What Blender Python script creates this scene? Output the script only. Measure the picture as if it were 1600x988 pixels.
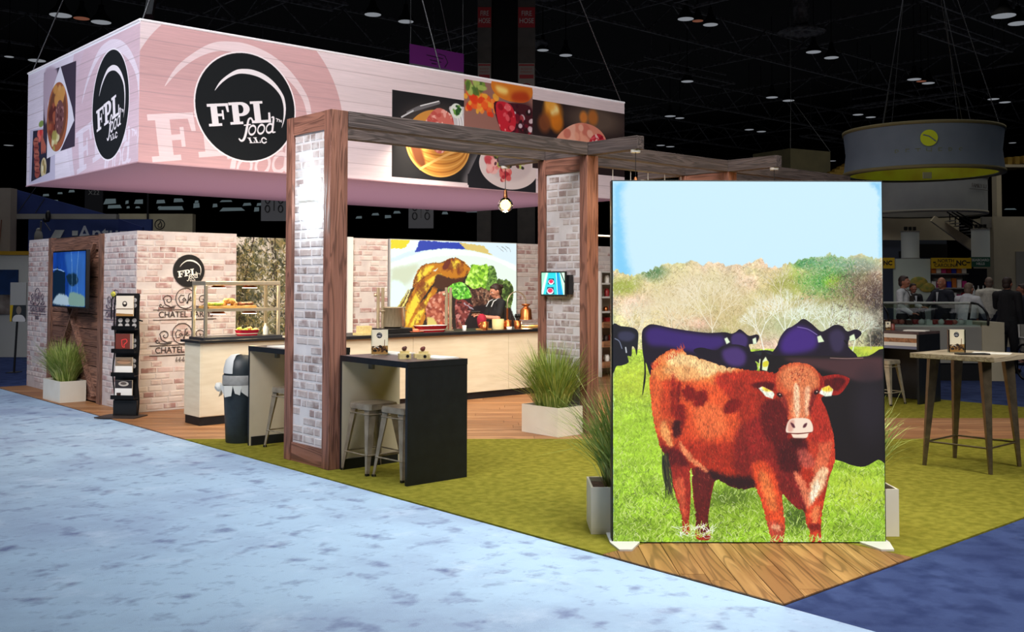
import bpy, bmesh, math, random
import numpy as np
from mathutils import Vector, Matrix
PI = math.pi
for o in list(bpy.data.objects): bpy.data.objects.remove(o)
SC = bpy.context.scene; COL = SC.collection
# ---------------------------------------------------------------- camera, world, light, exposure
# World frame: x runs along the right edge of the stand, y along its left edge, origin at its near corner.
FPX, YAW, PITCH, ROLL, PPY = 1602.0, math.radians(48.5127), math.radians(2.0139), math.radians(.1131), 382.3
CAM = Vector((-4.66, -3.12, 1.70))
_f = Vector((math.cos(YAW)*math.cos(PITCH), math.sin(YAW)*math.cos(PITCH), math.sin(PITCH)))
_r = Vector((math.sin(YAW), -math.cos(YAW), 0)); _u = _r.cross(_f)
_r, _u = _r*math.cos(ROLL)+_u*math.sin(ROLL), _u*math.cos(ROLL)-_r*math.sin(ROLL)
cd = bpy.data.cameras.new('camera'); cam = bpy.data.objects.new('camera', cd); COL.objects.link(cam)
cam.matrix_world = Matrix(((_r.x, _u.x, -_f.x, CAM.x), (_r.y, _u.y, -_f.y, CAM.y), (_r.z, _u.z, -_f.z, CAM.z), (0, 0, 0, 1)))
cd.sensor_width = 36; cd.sensor_fit = 'HORIZONTAL'; cd.lens = FPX/1600*36; cd.shift_y = -(494-PPY)/1600; cd.clip_end = 400
SC.camera = cam
SC.view_settings.view_transform = 'Standard'; SC.view_settings.look = 'None'; SC.view_settings.gamma = 1; SC.view_settings.use_curve_mapping = False
SC.view_settings.exposure = 0.0
w = bpy.data.worlds.new('world'); SC.world = w; w.use_nodes = True
w.node_tree.nodes['Background'].inputs[0].default_value = (.5, .6, .8, 1); w.node_tree.nodes['Background'].inputs[1].default_value = .008

def area(name, loc, target, size, power, col=(1, 1, 1), spread=180, sy=None):
    l = bpy.data.lights.new(name, 'AREA'); l.energy = power; l.color = col; l.size = size; l.spread = math.radians(spread)
    if sy: l.shape = 'RECTANGLE'; l.size_y = sy
    o = bpy.data.objects.new(name, l); COL.objects.link(o); o.location = loc
    o.rotation_euler = (Vector(target)-Vector(loc)).to_track_quat('-Z', 'Y').to_euler(); return o
def point(name, loc, power, col, r=.04):
    l = bpy.data.lights.new(name, 'POINT'); l.energy = power; l.color = col; l.shadow_soft_size = r
    o = bpy.data.objects.new(name, l); COL.objects.link(o); o.location = loc; return o
area('aisle_light', (-.6, 2.2, 8.0), (-.4, 2.0, 0), 2.5, 86, (.80, .90, 1.0), 72, 5)  # unseen area lights, one per zone, stand in for the hall lighting
area('aisle_fill_light', (-4.0, 9.0, 9.0), (-2.0, 9.0, 0), 4, 55, (.80, .90, 1.0), 110, 8)
area('stand_light', (-5.5, 2.5, 8.5), (4.0, 9.5, 1.6), 4, 270, (1, .96, .95), 70)
area('corner_light', (-.5, -1.5, 7.5), (.6, .4, 0), 1.5, 50, (1, .95, .85), 50)
area('front_light', (3.0, -7.0, 8.5), (4.5, 3.5, .5), 4, 210, (1, .97, .92), 80)
area('grass_light', (3.2, 3.2, 8.5), (3.0, 3.0, 0), 4, 150, (1, .93, .80), 90)
area('left_end_light', (-5.5, 12.0, 6.5), (.4, 12.0, 2.6), 3, 60, (.74, .80, 1.0), 90)
area('kitchen_light', (4.6, 7.6, 3.15), (4.6, 8.6, 0), .6, 95, (1, .86, .66), 150, 5.5)  # unseen area light added to warm and brighten the kitchen
area('cafe_light', (1.6, 7.4, 3.15), (1.3, 9.0, .9), .5, 42, (1, .82, .6), 150)  # unseen area light added to brighten the cafe corner
area('banner_uplight', (4.9, 12.0, 2.2), (4.9, 12.0, 3.3), 8.6, 52, (1, .86, .92), 170, 3.8)  # unseen upward light added to brighten the banner's underside
area('ceiling_wash', (30, 30, 8.6), (30, 30, 15), 60, 480, (.85, .9, 1), 170, 60)  # unseen upward light added to lift the dark ceiling and trusses
area('deli_light', (15.5, 7.5, 9.0), (15.0, 6.5, 0), 6, 60, (.9, .9, 1.0), 110)
area('right_hall_light', (24, 8, 11), (24, 9, 0), 14, 300, (1, .95, .85), 140)
area('left_hall_light', (2, 24, 10), (2, 26, 0), 12, 240, (.85, .9, 1.0), 140)

# ---------------------------------------------------------------- placing and tagging
def V(px, d, z=0.):
    """point d metres ahead of the lens, at picture column px, height z"""
    return Vector((CAM.x+math.cos(YAW)*d+math.sin(YAW)*(px-800)/FPX*d, CAM.y+math.sin(YAW)*d-math.cos(YAW)*(px-800)/FPX*d, z))
def H(py, d): return 1.70+(438.5-py)/FPX*d
FACE = YAW-PI/2
def tag(o, label=None, cat=None, group=None, kind=None):
    if label: o['label'] = label
    if cat: o['category'] = cat
    if group: o['group'] = group
    if kind: o['kind'] = kind
    return o
def thing(name, label, cat, loc=(0, 0, 0), rz=0, group=None):
    o = bpy.data.objects.new(name, None); o.empty_display_size = .1; COL.objects.link(o); o.location = loc; o.rotation_euler = (0, 0, rz)
    return tag(o, label, cat, group)
def put(name, me, parent=None, loc=None, rot=None):
    o = bpy.data.objects.new(name, me); COL.objects.link(o)
    if parent: o.parent = parent
    if loc is not None: o.location = loc
    if rot is not None: o.rotation_euler = rot
    return o
def kids(r): return [o for o in bpy.data.objects if o.parent == r]
def copy_tree(r, loc, rz=0, label=None, group=None):
    c = r.copy(); COL.objects.link(c); c.location = loc; c.rotation_euler = (0, 0, rz)
    if label: c['label'] = label
    if group: c['group'] = group
    for k in kids(r):
        q = k.copy(); COL.objects.link(q); q.parent = c
        for g in kids(k):
            h = g.copy(); COL.objects.link(h); h.parent = q
    return c

class MB:
    """mesh builder"""
    def __init__(s): s.v = []; s.f = []; s.m = []; s.uv = {}; s.sm = []
    def add(s, vs, fs, mi=0, uv=None, smooth=False):
        n = len(s.v); s.v += [tuple(p) for p in vs]
        for k, f in enumerate(fs):
            if uv: s.uv[len(s.f)] = uv[k]
            s.f.append(tuple(n+i for i in f)); s.m.append(mi); s.sm.append(smooth)
        return s
    def box(s, x0, x1, y0, y1, z0, z1, mi=0, M=None):
        vs = [(x, y, z) for z in (z0, z1) for x, y in ((x0, y0), (x1, y0), (x1, y1), (x0, y1))]
        if M: vs = [M@Vector(p) for p in vs]
        return s.add(vs, [(3, 2, 1, 0), (4, 5, 6, 7), (0, 1, 5, 4), (1, 2, 6, 5), (2, 3, 7, 6), (3, 0, 4, 7)], mi)
    def prism(s, poly, z0, z1, mi=0, M=None, smooth=False):
        n = len(poly); vs = [(x, y, z0) for x, y in poly]+[(x, y, z1) for x, y in poly]
        if M: vs = [M@Vector(p) for p in vs]
        s.add(vs, [tuple(range(n))[::-1], tuple(range(n, 2*n))], mi)
        return s.add(vs, [(i, (i+1) % n, n+(i+1) % n, n+i) for i in range(n)], mi, smooth=smooth)
    def lathe(s, prof, n=20, mi=0, M=None, cap=True, smooth=True, a0=0, a1=2*PI):
        full = abs(a1-a0-2*PI) < 1e-6; k = n if full else n+1
        vs = [(r*math.cos(a0+(a1-a0)*i/n), r*math.sin(a0+(a1-a0)*i/n), z) for r, z in prof for i in range(k)]
        if M: vs = [M@Vector(p) for p in vs]
        fs = [(j*k+i, j*k+(i+1) % k, (j+1)*k+(i+1) % k, (j+1)*k+i) for j in range(len(prof)-1) for i in range(n)]
        s.add(vs, fs, mi, smooth=smooth)
        if cap and full:
            if prof[0][0] > 1e-4: s.add(vs[:k], [tuple(range(k))[::-1]], mi)
            if prof[-1][0] > 1e-4: s.add(vs[-k:], [tuple(range(k))], mi)
        return s
    def tube(s, pts, r, n=8, mi=0, closed=False):
        P = [Vector(p) for p in pts]; N = len(P); R = r if hasattr(r, '__len__') else [r]*N; up = Vector((0, 0, 1)); vs = []
        last = None
        for i, p in enumerate(P):
            a = P[(i-1) % N] if (closed or i) else p; b = P[(i+1) % N] if (closed or i < N-1) else p
            t = (b-a).normalized() if (b-a).length > 1e-9 else up
            u = (last-t*last.dot(t)) if last is not None else t.orthogonal()
            if u.length < 1e-6: u = t.orthogonal()
            u.normalize(); last = u; v = t.cross(u)
            vs += [p+u*(R[i]*math.cos(2*PI*k/n))+v*(R[i]*math.sin(2*PI*k/n)) for k in range(n)]
        fs = [(i*n+k, i*n+(k+1) % n, ((i+1) % N)*n+(k+1) % n, ((i+1) % N)*n+k) for i in range(N if closed else N-1) for k in range(n)]
        s.add(vs, fs, mi, smooth=True)
        if not closed: s.add(vs[:n], [tuple(range(n))[::-1]], mi); s.add(vs[-n:], [tuple(range(n))], mi)
        return s
    def bar(s, a, b, w, d=None, mi=0, up=(0, 0, 1), w2=None, d2=None):
        a, b = Vector(a), Vector(b); t = (b-a).normalized(); u = Vector(up).cross(t)
        if u.length < 1e-4: u = Vector((1, 0, 0)).cross(t)
        u.normalize(); v = t.cross(u); d = d or w; w2 = w2 or w; d2 = d2 or d
        vs = [p+u*(i*ww/2)+v*(j*dd/2) for p, ww, dd in ((a, w, d), (b, w2, d2)) for i, j in ((-1, -1), (1, -1), (1, 1), (-1, 1))]
        return s.add(vs, [(3, 2, 1, 0), (4, 5, 6, 7), (0, 1, 5, 4), (1, 2, 6, 5), (2, 3, 7, 6), (3, 0, 4, 7)], mi)
    def sph(s, c, rx, ry=None, rz=None, n=14, mi=0, M=None):
        ry = ry or rx; rz = rz or rx; T = Matrix.Translation(c)@(M or Matrix.Identity(4))@Matrix.Diagonal((rx, ry, rz, 1))
        k = max(4, n//2); return s.lathe([(max(1e-5, math.sin(PI*i/k)), -math.cos(PI*i/k)) for i in range(k+1)], n, mi, T, cap=False)
    def quad(s, p, mi=0, uv=((0, 0), (1, 0), (1, 1), (0, 1))):
        return s.add(p, [(0, 1, 2, 3)], mi, [uv])
    def mesh(s, name, *mats):
        me = bpy.data.meshes.new(name); me.from_pydata(s.v, [], s.f)
        for m in mats: me.materials.append(m)
        me.polygons.foreach_set('material_index', s.m); me.polygons.foreach_set('use_smooth', s.sm)
        if s.uv:
            L = me.uv_layers.new(name='UVMap')
            for fi, u in s.uv.items():
                for li, c in zip(me.polygons[fi].loop_indices, u): L.data[li].uv = c
        me.update(); return me
    def to(s, name, parent, *mats, loc=None, rot=None, bevel=0, kind=None, label=None):
        o = put(name, s.mesh(name, *mats), parent, loc, rot)
        if bevel: b = o.modifiers.new('b', 'BEVEL'); b.width = bevel; b.segments = 2; b.limit_method = 'ANGLE'
        if kind: o['kind'] = kind
        if label: o['label'] = label
        return o
# ---------------------------------------------------------------- materials (all procedural)
def c4(c): return tuple((x/255/12.92 if x/255 <= .04045 else ((x/255+.055)/1.055)**2.4) for x in c)+(1,)
MATS = {}
def mat(name, a, b=None, sc=8., st=(1, 1, 1), rough=.6, metal=0., bump=0., bsc=None, rnd=None, em=0., alpha=1., spec=.5, thr=(.35, .65), tr=0., det=4):
    """a, b sRGB colours mixed by stretched noise; rnd = list of colours picked per object"""
    if name in MATS: return MATS[name]
    m = bpy.data.materials.new(name); m.use_nodes = True; N = m.node_tree.nodes; L = m.node_tree.links; P = N['Principled BSDF']; MATS[name] = m
    P.inputs['Roughness'].default_value = rough; P.inputs['Metallic'].default_value = metal; P.inputs['Specular IOR Level'].default_value = spec; P.inputs['Transmission Weight'].default_value = tr
    tc = N.new('ShaderNodeTexCoord'); mp = N.new('ShaderNodeMapping'); mp.inputs['Scale'].default_value = st; L.new(tc.outputs['Object'], mp.inputs[0])
    oi = None
    if rnd:
        oi = N.new('ShaderNodeObjectInfo'); va = N.new('ShaderNodeVectorMath'); va.operation = 'ADD'; L.new(mp.outputs[0], va.inputs[0]); ml = N.new('ShaderNodeMath'); ml.operation = 'MULTIPLY'; ml.inputs[1].default_value = 40
        L.new(oi.outputs['Random'], ml.inputs[0]); L.new(ml.outputs[0], va.inputs[1]); vec = va.outputs[0]
    else: vec = mp.outputs[0]
    nt = N.new('ShaderNodeTexNoise'); nt.inputs['Scale'].default_value = sc; nt.inputs['Detail'].default_value = det; L.new(vec, nt.inputs['Vector'])
    src = None
    if rnd:
        cr = N.new('ShaderNodeValToRGB'); cr.color_ramp.interpolation = 'CONSTANT'; e = cr.color_ramp.elements
        while len(e) < len(rnd): e.new(.5)
        for i, c in enumerate(rnd): e[i].position = i/len(rnd); e[i].color = c4(c)
        L.new(oi.outputs['Random'], cr.inputs[0]); src = cr.outputs[0]
    if b:
        rp = N.new('ShaderNodeMapRange'); rp.inputs[1].default_value, rp.inputs[2].default_value = thr; L.new(nt.outputs[0], rp.inputs[0])
        mx = N.new('ShaderNodeMix'); mx.data_type = 'RGBA'; L.new(rp.outputs[0], mx.inputs[0]); mx.inputs[6].default_value = c4(a); mx.inputs[7].default_value = c4(b)
        if src: L.new(src, mx.inputs[6]); mx.inputs[7].default_value = c4(b)
        src = mx.outputs[2]
    if src: L.new(src, P.inputs['Base Color'])
    else: P.inputs['Base Color'].default_value = c4(a)
    if em:
        P.inputs['Emission Strength'].default_value = em
        if src: L.new(src, P.inputs['Emission Color'])
        else: P.inputs['Emission Color'].default_value = c4(a)
    if bump:
        bp = N.new('ShaderNodeBump'); bp.inputs['Strength'].default_value = bump; bp.inputs['Distance'].default_value = .01
        n2 = nt
        if bsc: n2 = N.new('ShaderNodeTexNoise'); n2.inputs['Scale'].default_value = bsc; n2.inputs['Detail'].default_value = 3; L.new(vec, n2.inputs['Vector'])
        L.new(n2.outputs[0], bp.inputs['Height']); L.new(bp.outputs[0], P.inputs['Normal'])
    if alpha < 1: P.inputs['Alpha'].default_value = alpha
    return m
def wood(name, a, b, ax='z', dens=1., rough=.55, rnd=None, bump=.25, dark=None):
    """wood grain: stretched noise plus wavy rings along one axis"""
    if name in MATS: return MATS[name]
    st = {'x': (.7, 9, 9), 'y': (9, .7, 9), 'z': (9, 9, .7)}[ax]
    m = mat(name, a, b, 1.6*dens, st, rough, 0, 0, rnd=rnd); N = m.node_tree.nodes; L = m.node_tree.links; P = N['Principled BSDF']
    vec = [l for l in L if l.to_node.type == 'TEX_NOISE'][0].from_socket
    n2 = N.new('ShaderNodeTexNoise'); n2.inputs['Scale'].default_value = .9*dens; n2.inputs['Detail'].default_value = 2; n2.inputs['Distortion'].default_value = .6; L.new(vec, n2.inputs['Vector'])
    sn = N.new('ShaderNodeMath'); sn.operation = 'MULTIPLY'; sn.inputs[1].default_value = 42; L.new(n2.outputs[0], sn.inputs[0])
    s2 = N.new('ShaderNodeMath'); s2.operation = 'SINE'; L.new(sn.outputs[0], s2.inputs[0]); rp = N.new('ShaderNodeMapRange'); rp.inputs[1].default_value = .2; rp.inputs[2].default_value = 1; rp.inputs[3].default_value = 0; rp.inputs[4].default_value = .6; L.new(s2.outputs[0], rp.inputs[0])
    mx = N.new('ShaderNodeMix'); mx.data_type = 'RGBA'; L.new(rp.outputs[0], mx.inputs[0]); L.new(P.inputs['Base Color'].links[0].from_socket, mx.inputs[6]); mx.inputs[7].default_value = c4(dark or [x*.5 for x in a]); L.new(mx.outputs[2], P.inputs['Base Color'])
    bp = N.new('ShaderNodeBump'); bp.inputs['Strength'].default_value = bump; bp.inputs['Distance'].default_value = .004; L.new(s2.outputs[0], bp.inputs['Height']); L.new(bp.outputs[0], P.inputs['Normal'])
    return m
def glass(name, tint=(240, 250, 248), a=.12):
    if name in MATS: return MATS[name]
    m = bpy.data.materials.new(name); m.use_nodes = True; N = m.node_tree.nodes; L = m.node_tree.links; N.remove(N['Principled BSDF']); MATS[name] = m
    t = N.new('ShaderNodeBsdfTransparent'); t.inputs[0].default_value = c4(tint); g = N.new('ShaderNodeBsdfGlossy'); g.inputs['Roughness'].default_value = .04
    mx = N.new('ShaderNodeMixShader'); lw = N.new('ShaderNodeLayerWeight'); lw.inputs[0].default_value = a; L.new(lw.outputs['Fresnel'], mx.inputs[0]); L.new(t.outputs[0], mx.inputs[1]); L.new(g.outputs[0], mx.inputs[2])
    L.new(mx.outputs[0], N['Material Output'].inputs[0]); return m
def printed(name, cv, em=0., rough=.6, base=1.):
    """a flat print painted by this script"""
    im = bpy.data.images.new(name, cv.w, cv.h, alpha=False)
    px = np.ones((cv.h, cv.w, 4), np.float32); px[..., :3] = np.clip(cv.a[::-1], 0, 1); im.pixels.foreach_set(px.ravel()); im.update(); im.pack()
    m = bpy.data.materials.new(name); m.use_nodes = True; N = m.node_tree.nodes; L = m.node_tree.links; P = N['Principled BSDF']; MATS[name] = m
    t = N.new('ShaderNodeTexImage'); t.image = im; t.extension = 'EXTEND'; u = N.new('ShaderNodeUVMap'); L.new(u.outputs[0], t.inputs[0])
    P.inputs['Roughness'].default_value = rough; P.inputs['Specular IOR Level'].default_value = .25
    if base > 0: L.new(t.outputs[0], P.inputs['Base Color'])
    else: P.inputs['Base Color'].default_value = (.02, .02, .02, 1)
    if em: L.new(t.outputs[0], P.inputs['Emission Color']); P.inputs['Emission Strength'].default_value = em
    return m
def lettering(body, size, ext=.002, font_w=1., align='CENTER'):
    cu = bpy.data.curves.new('lettering', 'FONT'); cu.body = body; cu.size = size; cu.extrude = ext; cu.align_x = align; cu.align_y = 'CENTER'; cu.offset = (font_w-1)*.01
    o = bpy.data.objects.new('t', cu); COL.objects.link(o); bpy.context.view_layer.update()
    me = bpy.data.meshes.new_from_object(o.evaluated_get(bpy.context.evaluated_depsgraph_get())); bpy.data.objects.remove(o); me.name = 'lettering'; return me
def text(name, body, size, parent, m, loc, rot=(PI/2, 0, 0), ext=.002, fw=1., label=None, sx=1., align='CENTER'):
    me = lettering(body, size, ext, fw, align); me.materials.clear(); me.materials.append(m); o = put(name, me, parent, loc, rot); o.scale = (sx, 1, 1)
    if label: o['label'] = label
    return o
# ---------------------------------------------------------------- flat prints
class Canvas:
    """A small painter for flat prints (graphics, screens). Units are free: x left to right, y downwards."""
    def __init__(s, x0, y0, x1, y1, w, bg):
        s.x0, s.y0, s.w = x0, y0, int(w); s.k = w/(x1-x0); s.h = int(round((y1-y0)*s.k))
        s.a = np.empty((s.h, s.w, 3), np.float32); s.a[:] = np.array(bg, np.float32)/255
    def bb(s, xs, ys, pad=0):
        i0 = max(0, int((min(xs)-pad-s.x0)*s.k)-1); i1 = min(s.w, int((max(xs)+pad-s.x0)*s.k)+2)
        j0 = max(0, int((min(ys)-pad-s.y0)*s.k)-1); j1 = min(s.h, int((max(ys)+pad-s.y0)*s.k)+2)
        return i0, i1, j0, j1
    def grid(s, i0, i1, j0, j1, dx=.5, dy=.5):
        return np.meshgrid((np.arange(i0, i1)+dx)/s.k+s.x0, (np.arange(j0, j1)+dy)/s.k+s.y0)
    def put(s, m, i0, i1, j0, j1, col, al=1., clip=None):
        if clip is not None: m = m*clip[j0:j1, i0:i1]
        m = (m*al)[..., None]; r = s.a[j0:j1, i0:i1]
        c = col[j0:j1, i0:i1] if isinstance(col, np.ndarray) and col.ndim == 3 else np.array(col, np.float32)/255
        r += (c-r)*m
    def full(s, m, i0, i1, j0, j1):
        f = np.zeros((s.h, s.w), np.float32); f[j0:j1, i0:i1] = m; return f
    def pmask(s, pts, soft=0):
        p = np.array(pts, float); i0, i1, j0, j1 = s.bb(p[:, 0], p[:, 1], soft*1.6)
        if i1 <= i0 or j1 <= j0: return None
        m = np.zeros((j1-j0, i1-i0), np.float32)
        for dx, dy in ((.25, .3), (.75, .2), (.3, .8), (.8, .7)):
            ys = (np.arange(j0, j1)+dy)/s.k+s.y0; xs = (np.arange(i0, i1)+dx)/s.k+s.x0
            ins = np.zeros(m.shape, bool)
            for (ax, ay), (bx, by) in zip(p, np.roll(p, -1, 0)):
                if ay == by: continue
                r = np.nonzero((ys >= min(ay, by)) & (ys < max(ay, by)))[0]
                if len(r): ins[r] ^= xs[None, :] < (ax+(ys[r]-ay)*(bx-ax)/(by-ay))[:, None]
            m += ins*.25
        if soft:
            n = max(1, int(soft*s.k*.6)); m = blur(m, n)
        return m, i0, i1, j0, j1
    def poly(s, pts, col, soft=0, smooth=True, al=1., clip=None, mask=False):
        if smooth and len(pts) > 3: pts = crom(pts)
        r = s.pmask(pts, soft)
        if r is None: return None
        s.put(r[0], *r[1:], col, al, clip)
        if mask: return s.full(*r)
    def ell(s, cx, cy, rx, ry, col, soft=.1, rot=0, al=1., clip=None):
        R = max(rx, ry)*(1+soft); i0, i1, j0, j1 = s.bb((cx-R, cx+R), (cy-R, cy+R))
        if i1 <= i0 or j1 <= j0: return
        X, Y = s.grid(i0, i1, j0, j1); c, n = math.cos(rot), math.sin(rot)
        u = ((X-cx)*c+(Y-cy)*n)/rx; v = (-(X-cx)*n+(Y-cy)*c)/ry
        d = np.sqrt(u*u+v*v); e = max(soft, 1.2/(min(rx, ry)*s.k))
        s.put(np.clip((1+e/2-d)/e, 0, 1).astype(np.float32), i0, i1, j0, j1, col, al, clip)
    def line(s, pts, w, col, al=1., clip=None, smooth=True):
        """stroke through pts, w = width or widths along it"""
        if smooth and len(pts) > 2: pts = crom(pts, False)
        p = np.array(pts, float); n = len(p)
        ws = np.interp(np.linspace(0, 1, n), np.linspace(0, 1, len(w)), w) if hasattr(w, '__len__') else np.full(n, w)
        i0, i1, j0, j1 = s.bb(p[:, 0], p[:, 1], max(ws))
        if i1 <= i0 or j1 <= j0: return
        X, Y = s.grid(i0, i1, j0, j1); m = np.zeros(X.shape, np.float32)
        for k in range(n-1):
            a, b = p[k], p[k+1]; d = b-a; L = d@d+1e-12
            t = np.clip(((X-a[0])*d[0]+(Y-a[1])*d[1])/L, 0, 1)
            q = np.hypot(X-a[0]-t*d[0], Y-a[1]-t*d[1]); r = (ws[k]+(ws[k+1]-ws[k])*t)/2
            m = np.maximum(m, np.clip((r-q)*s.k+.5, 0, 1)*np.clip(r*s.k*2.2, 0, 1))
        s.put(m, i0, i1, j0, j1, col, al, clip)
    def mul(s, n, clip=None, amt=1.):
        f = 1+(n-.5)*amt
        if clip is not None: f = 1+(f-1)*clip
        s.a *= f[..., None]
    def tufts(s, rnd, n, x0, x1, y0, y1, cols, ln, w, ang=(-2.2, -.9), clip=None, al=.8, fn=None):
        for i in range(n):
            x = rnd.uniform(x0, x1); y = rnd.uniform(y0, y1)
            k = fn(x, y) if fn else 1
            a = rnd.uniform(*ang); l = ln*rnd.uniform(.5, 1.3)*k
            bx = x+math.cos(a)*l; by = y+math.sin(a)*l
            s.line([(x, y), ((x+bx)/2+rnd.uniform(-.2, .2)*l, (y+by)/2), (bx, by)], w*k*rnd.uniform(.6, 1.2), cols[rnd.randrange(len(cols))], al, clip, False)
    def warp(s, rs, amp, sc, clip=None):
        dx = (vnoise(s.w, s.h, sc, sc, rs, 3, .8)-.5)*2*amp; dy = (vnoise(s.w, s.h, sc, sc, rs, 3, .8)-.5)*2*amp
        if clip is not None: dx *= clip; dy *= clip
        X, Y = np.meshgrid(np.arange(s.w), np.arange(s.h))
        s.a = s.a[np.clip((Y+dy).astype(int), 0, s.h-1), np.clip((X+dx).astype(int), 0, s.w-1)]
def blur(m, n):
    for ax in (0, 1, 0, 1):
        c = np.cumsum(np.concatenate([np.zeros_like(np.take(m, [0], ax)), np.pad(m, [(n, n) if i == ax else (0, 0) for i in (0, 1)])], ax), ax)
        N = m.shape[ax]; hi = np.take(c, np.arange(N)+2*n+1, ax); lo = np.take(c, np.arange(N), ax); m = (hi-lo)/(2*n+1)
    return m.astype(np.float32)
def crom(pts, closed=True, k=4):
    p = np.array(pts, float); n = len(p); out = []
    for i in range(n if closed else n-1):
        if closed: a, b, c, d = p[i-1], p[i], p[(i+1) % n], p[(i+2) % n]
        else: a, b, c, d = p[max(i-1, 0)], p[i], p[i+1], p[min(i+2, n-1)]
        for t in np.arange(k)/k:
            out.append(.5*((2*b)+(c-a)*t+(2*a-5*b+4*c-d)*t*t+(3*b-a-3*c+d)*t**3))
    if not closed: out.append(p[-1])
    return np.array(out)
def vnoise(w, h, sx, sy, rs, octs=3, gain=.5):
    """value noise 0..1, cell size sx by sy pixels"""
    o = np.zeros((h, w), np.float32); amp = 1; tot = 0
    for _ in range(octs):
        gw, gh = int(w/sx)+3, int(h/sy)+3; g = rs.rand(gh, gw).astype(np.float32)
        x = np.arange(w)/sx; y = np.arange(h)/sy; xi = x.astype(int); yi = y.astype(int)
        fx = x-xi; fy = y-yi; fx = (fx*fx*(3-2*fx)).astype(np.float32); fy = (fy*fy*(3-2*fy)).astype(np.float32)[:, None]
        r0 = g[:, xi]*(1-fx)+g[:, xi+1]*fx; o += amp*(r0[yi]*(1-fy)+r0[yi+1]*fy); tot += amp; amp *= gain; sx = max(1, sx/2); sy = max(1, sy/2)
    return o/tot
def arcpts(cx, cy, rx, ry, a0, a1, n=16):
    return [(cx+rx*math.cos(a0+(a1-a0)*i/n), cy+ry*math.sin(a0+(a1-a0)*i/n)) for i in range(n+1)]

def logo(cv, cx, cy, r, disc=(18, 22, 26), ink=(232, 226, 232), rim=None, al=1., xs=1.):
    """round company emblem: slab serif F P L over an italic 'food', 'LLC', 'TM' and a tapering arc"""
    def T(p): return [(cx+x*r*xs, cy-y*r) for x, y in p]
    if rim: cv.poly(T(arcpts(0, 0, 1.03, 1.03, 0, 2*PI, 60)), rim, smooth=False, al=al)
    if disc: cv.poly(T(arcpts(0, 0, 1, 1, 0, 2*PI, 60)), disc, smooth=False, al=al)
    out = [(-.635, .221), (-.53, .41), (-.357, .57), (-.2, .67), (-.046, .706), (.14, .71), (.374, .65), (.58, .52), (.746, .329), (.80, .18), (.813, .03), (.79, -.15), (.727, -.325)]
    inn = [(.76, -.15), (.767, .03), (.745, .17), (.682, .31), (.52, .46), (.30, .57), (.12, .61), (-.045, .615), (-.19, .59), (-.36, .50), (-.52, .36)]
    cv.poly(T(out+inn), ink, al=al)
    def G(shape, ox, oy, s=1., h=.405, w=.40, tilt=.155):      # letter space -> emblem space, baseline climbs to the right
        return T([(ox+(x*w+y*-.055)*s, oy+(y*h+x*w*tilt)*s) for x, y in shape])
    def slab(ps, ox, oy, s=1., **k):
        for q in ps: cv.poly(G(q, ox, oy, s, **k), ink, smooth=False, al=al)
    R = lambda a, b, c, d: [(a, c), (b, c), (b, d), (a, d)]
    F = [R(.16, .48, 0, 1), R(0, .64, 0, .12), R(0, 1.02, .87, 1), [(.86, 1), (1.02, 1), (1.04, .6), (.94, .6)], R(.4, .74, .43, .55), [(.68, .28), (.77, .28), (.77, .7), (.68, .7)]]
    P = [R(.16, .48, 0, 1), R(0, .64, 0, .12), R(0, .62, .87, 1), R(.4, .62, .36, .49)]
    L = [R(.16, .48, 0, 1), R(0, .64, .88, 1), R(0, .96, 0, .13), [(.84, 0), (.98, 0), (.98, .46), (.88, .46)]]
    slab(F, -.73, -.44); slab(P, -.315, -.365)
    o = arcpts(.60, .68, .44, .32, -PI/2, PI/2, 12); i = arcpts(.58, .68, .14, .19, PI/2, -PI/2, 12)
    cv.poly(G(o+i, -.315, -.365), ink, smooth=False, al=al)
    slab(L, .115, -.295)
    def S(p, w): cv.line(T(p), [q*r for q in (w if hasattr(w, '__len__') else [w, w])], ink, al)
    S([(.12, -.235), (.09, -.2), (.045, -.23), (.02, -.34), (-.01, -.5), (-.05, -.61), (-.10, -.64), (-.14, -.61)], (.035, .035, .05, .045, .03))
    S([(-.04, -.345), (.08, -.32)], .025)
    for ox, oy in ((.12, -.42), (.30, -.385), (.475, -.35)):
        q = [(ox+.066*math.cos(t)+.02*math.sin(t), oy+.086*math.sin(t)) for t in np.linspace(0, 2*PI, 13)]
        S(q, (.022, .042, .022, .042, .022))
    S([(.52, -.14), (.555, -.14), (.545, -.28), (.535, -.41), (.59, -.41)], (.025, .042, .042, .025))
    k = dict(h=.10, w=.12, tilt=.12)
    slab(L, .07, -.67, **k); slab(L, .19, -.655, **k)
    S([(.405, -.565), (.36, -.54), (.32, -.565), (.32, -.615), (.365, -.64), (.41, -.615)], .026)
    S([(.61, -.15), (.67, -.165)], .016); S([(.64, -.155), (.632, -.205)], .016)
    S([(.675, -.21), (.683, -.165), (.7, -.2), (.72, -.17), (.722, -.215)], .014)

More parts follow.
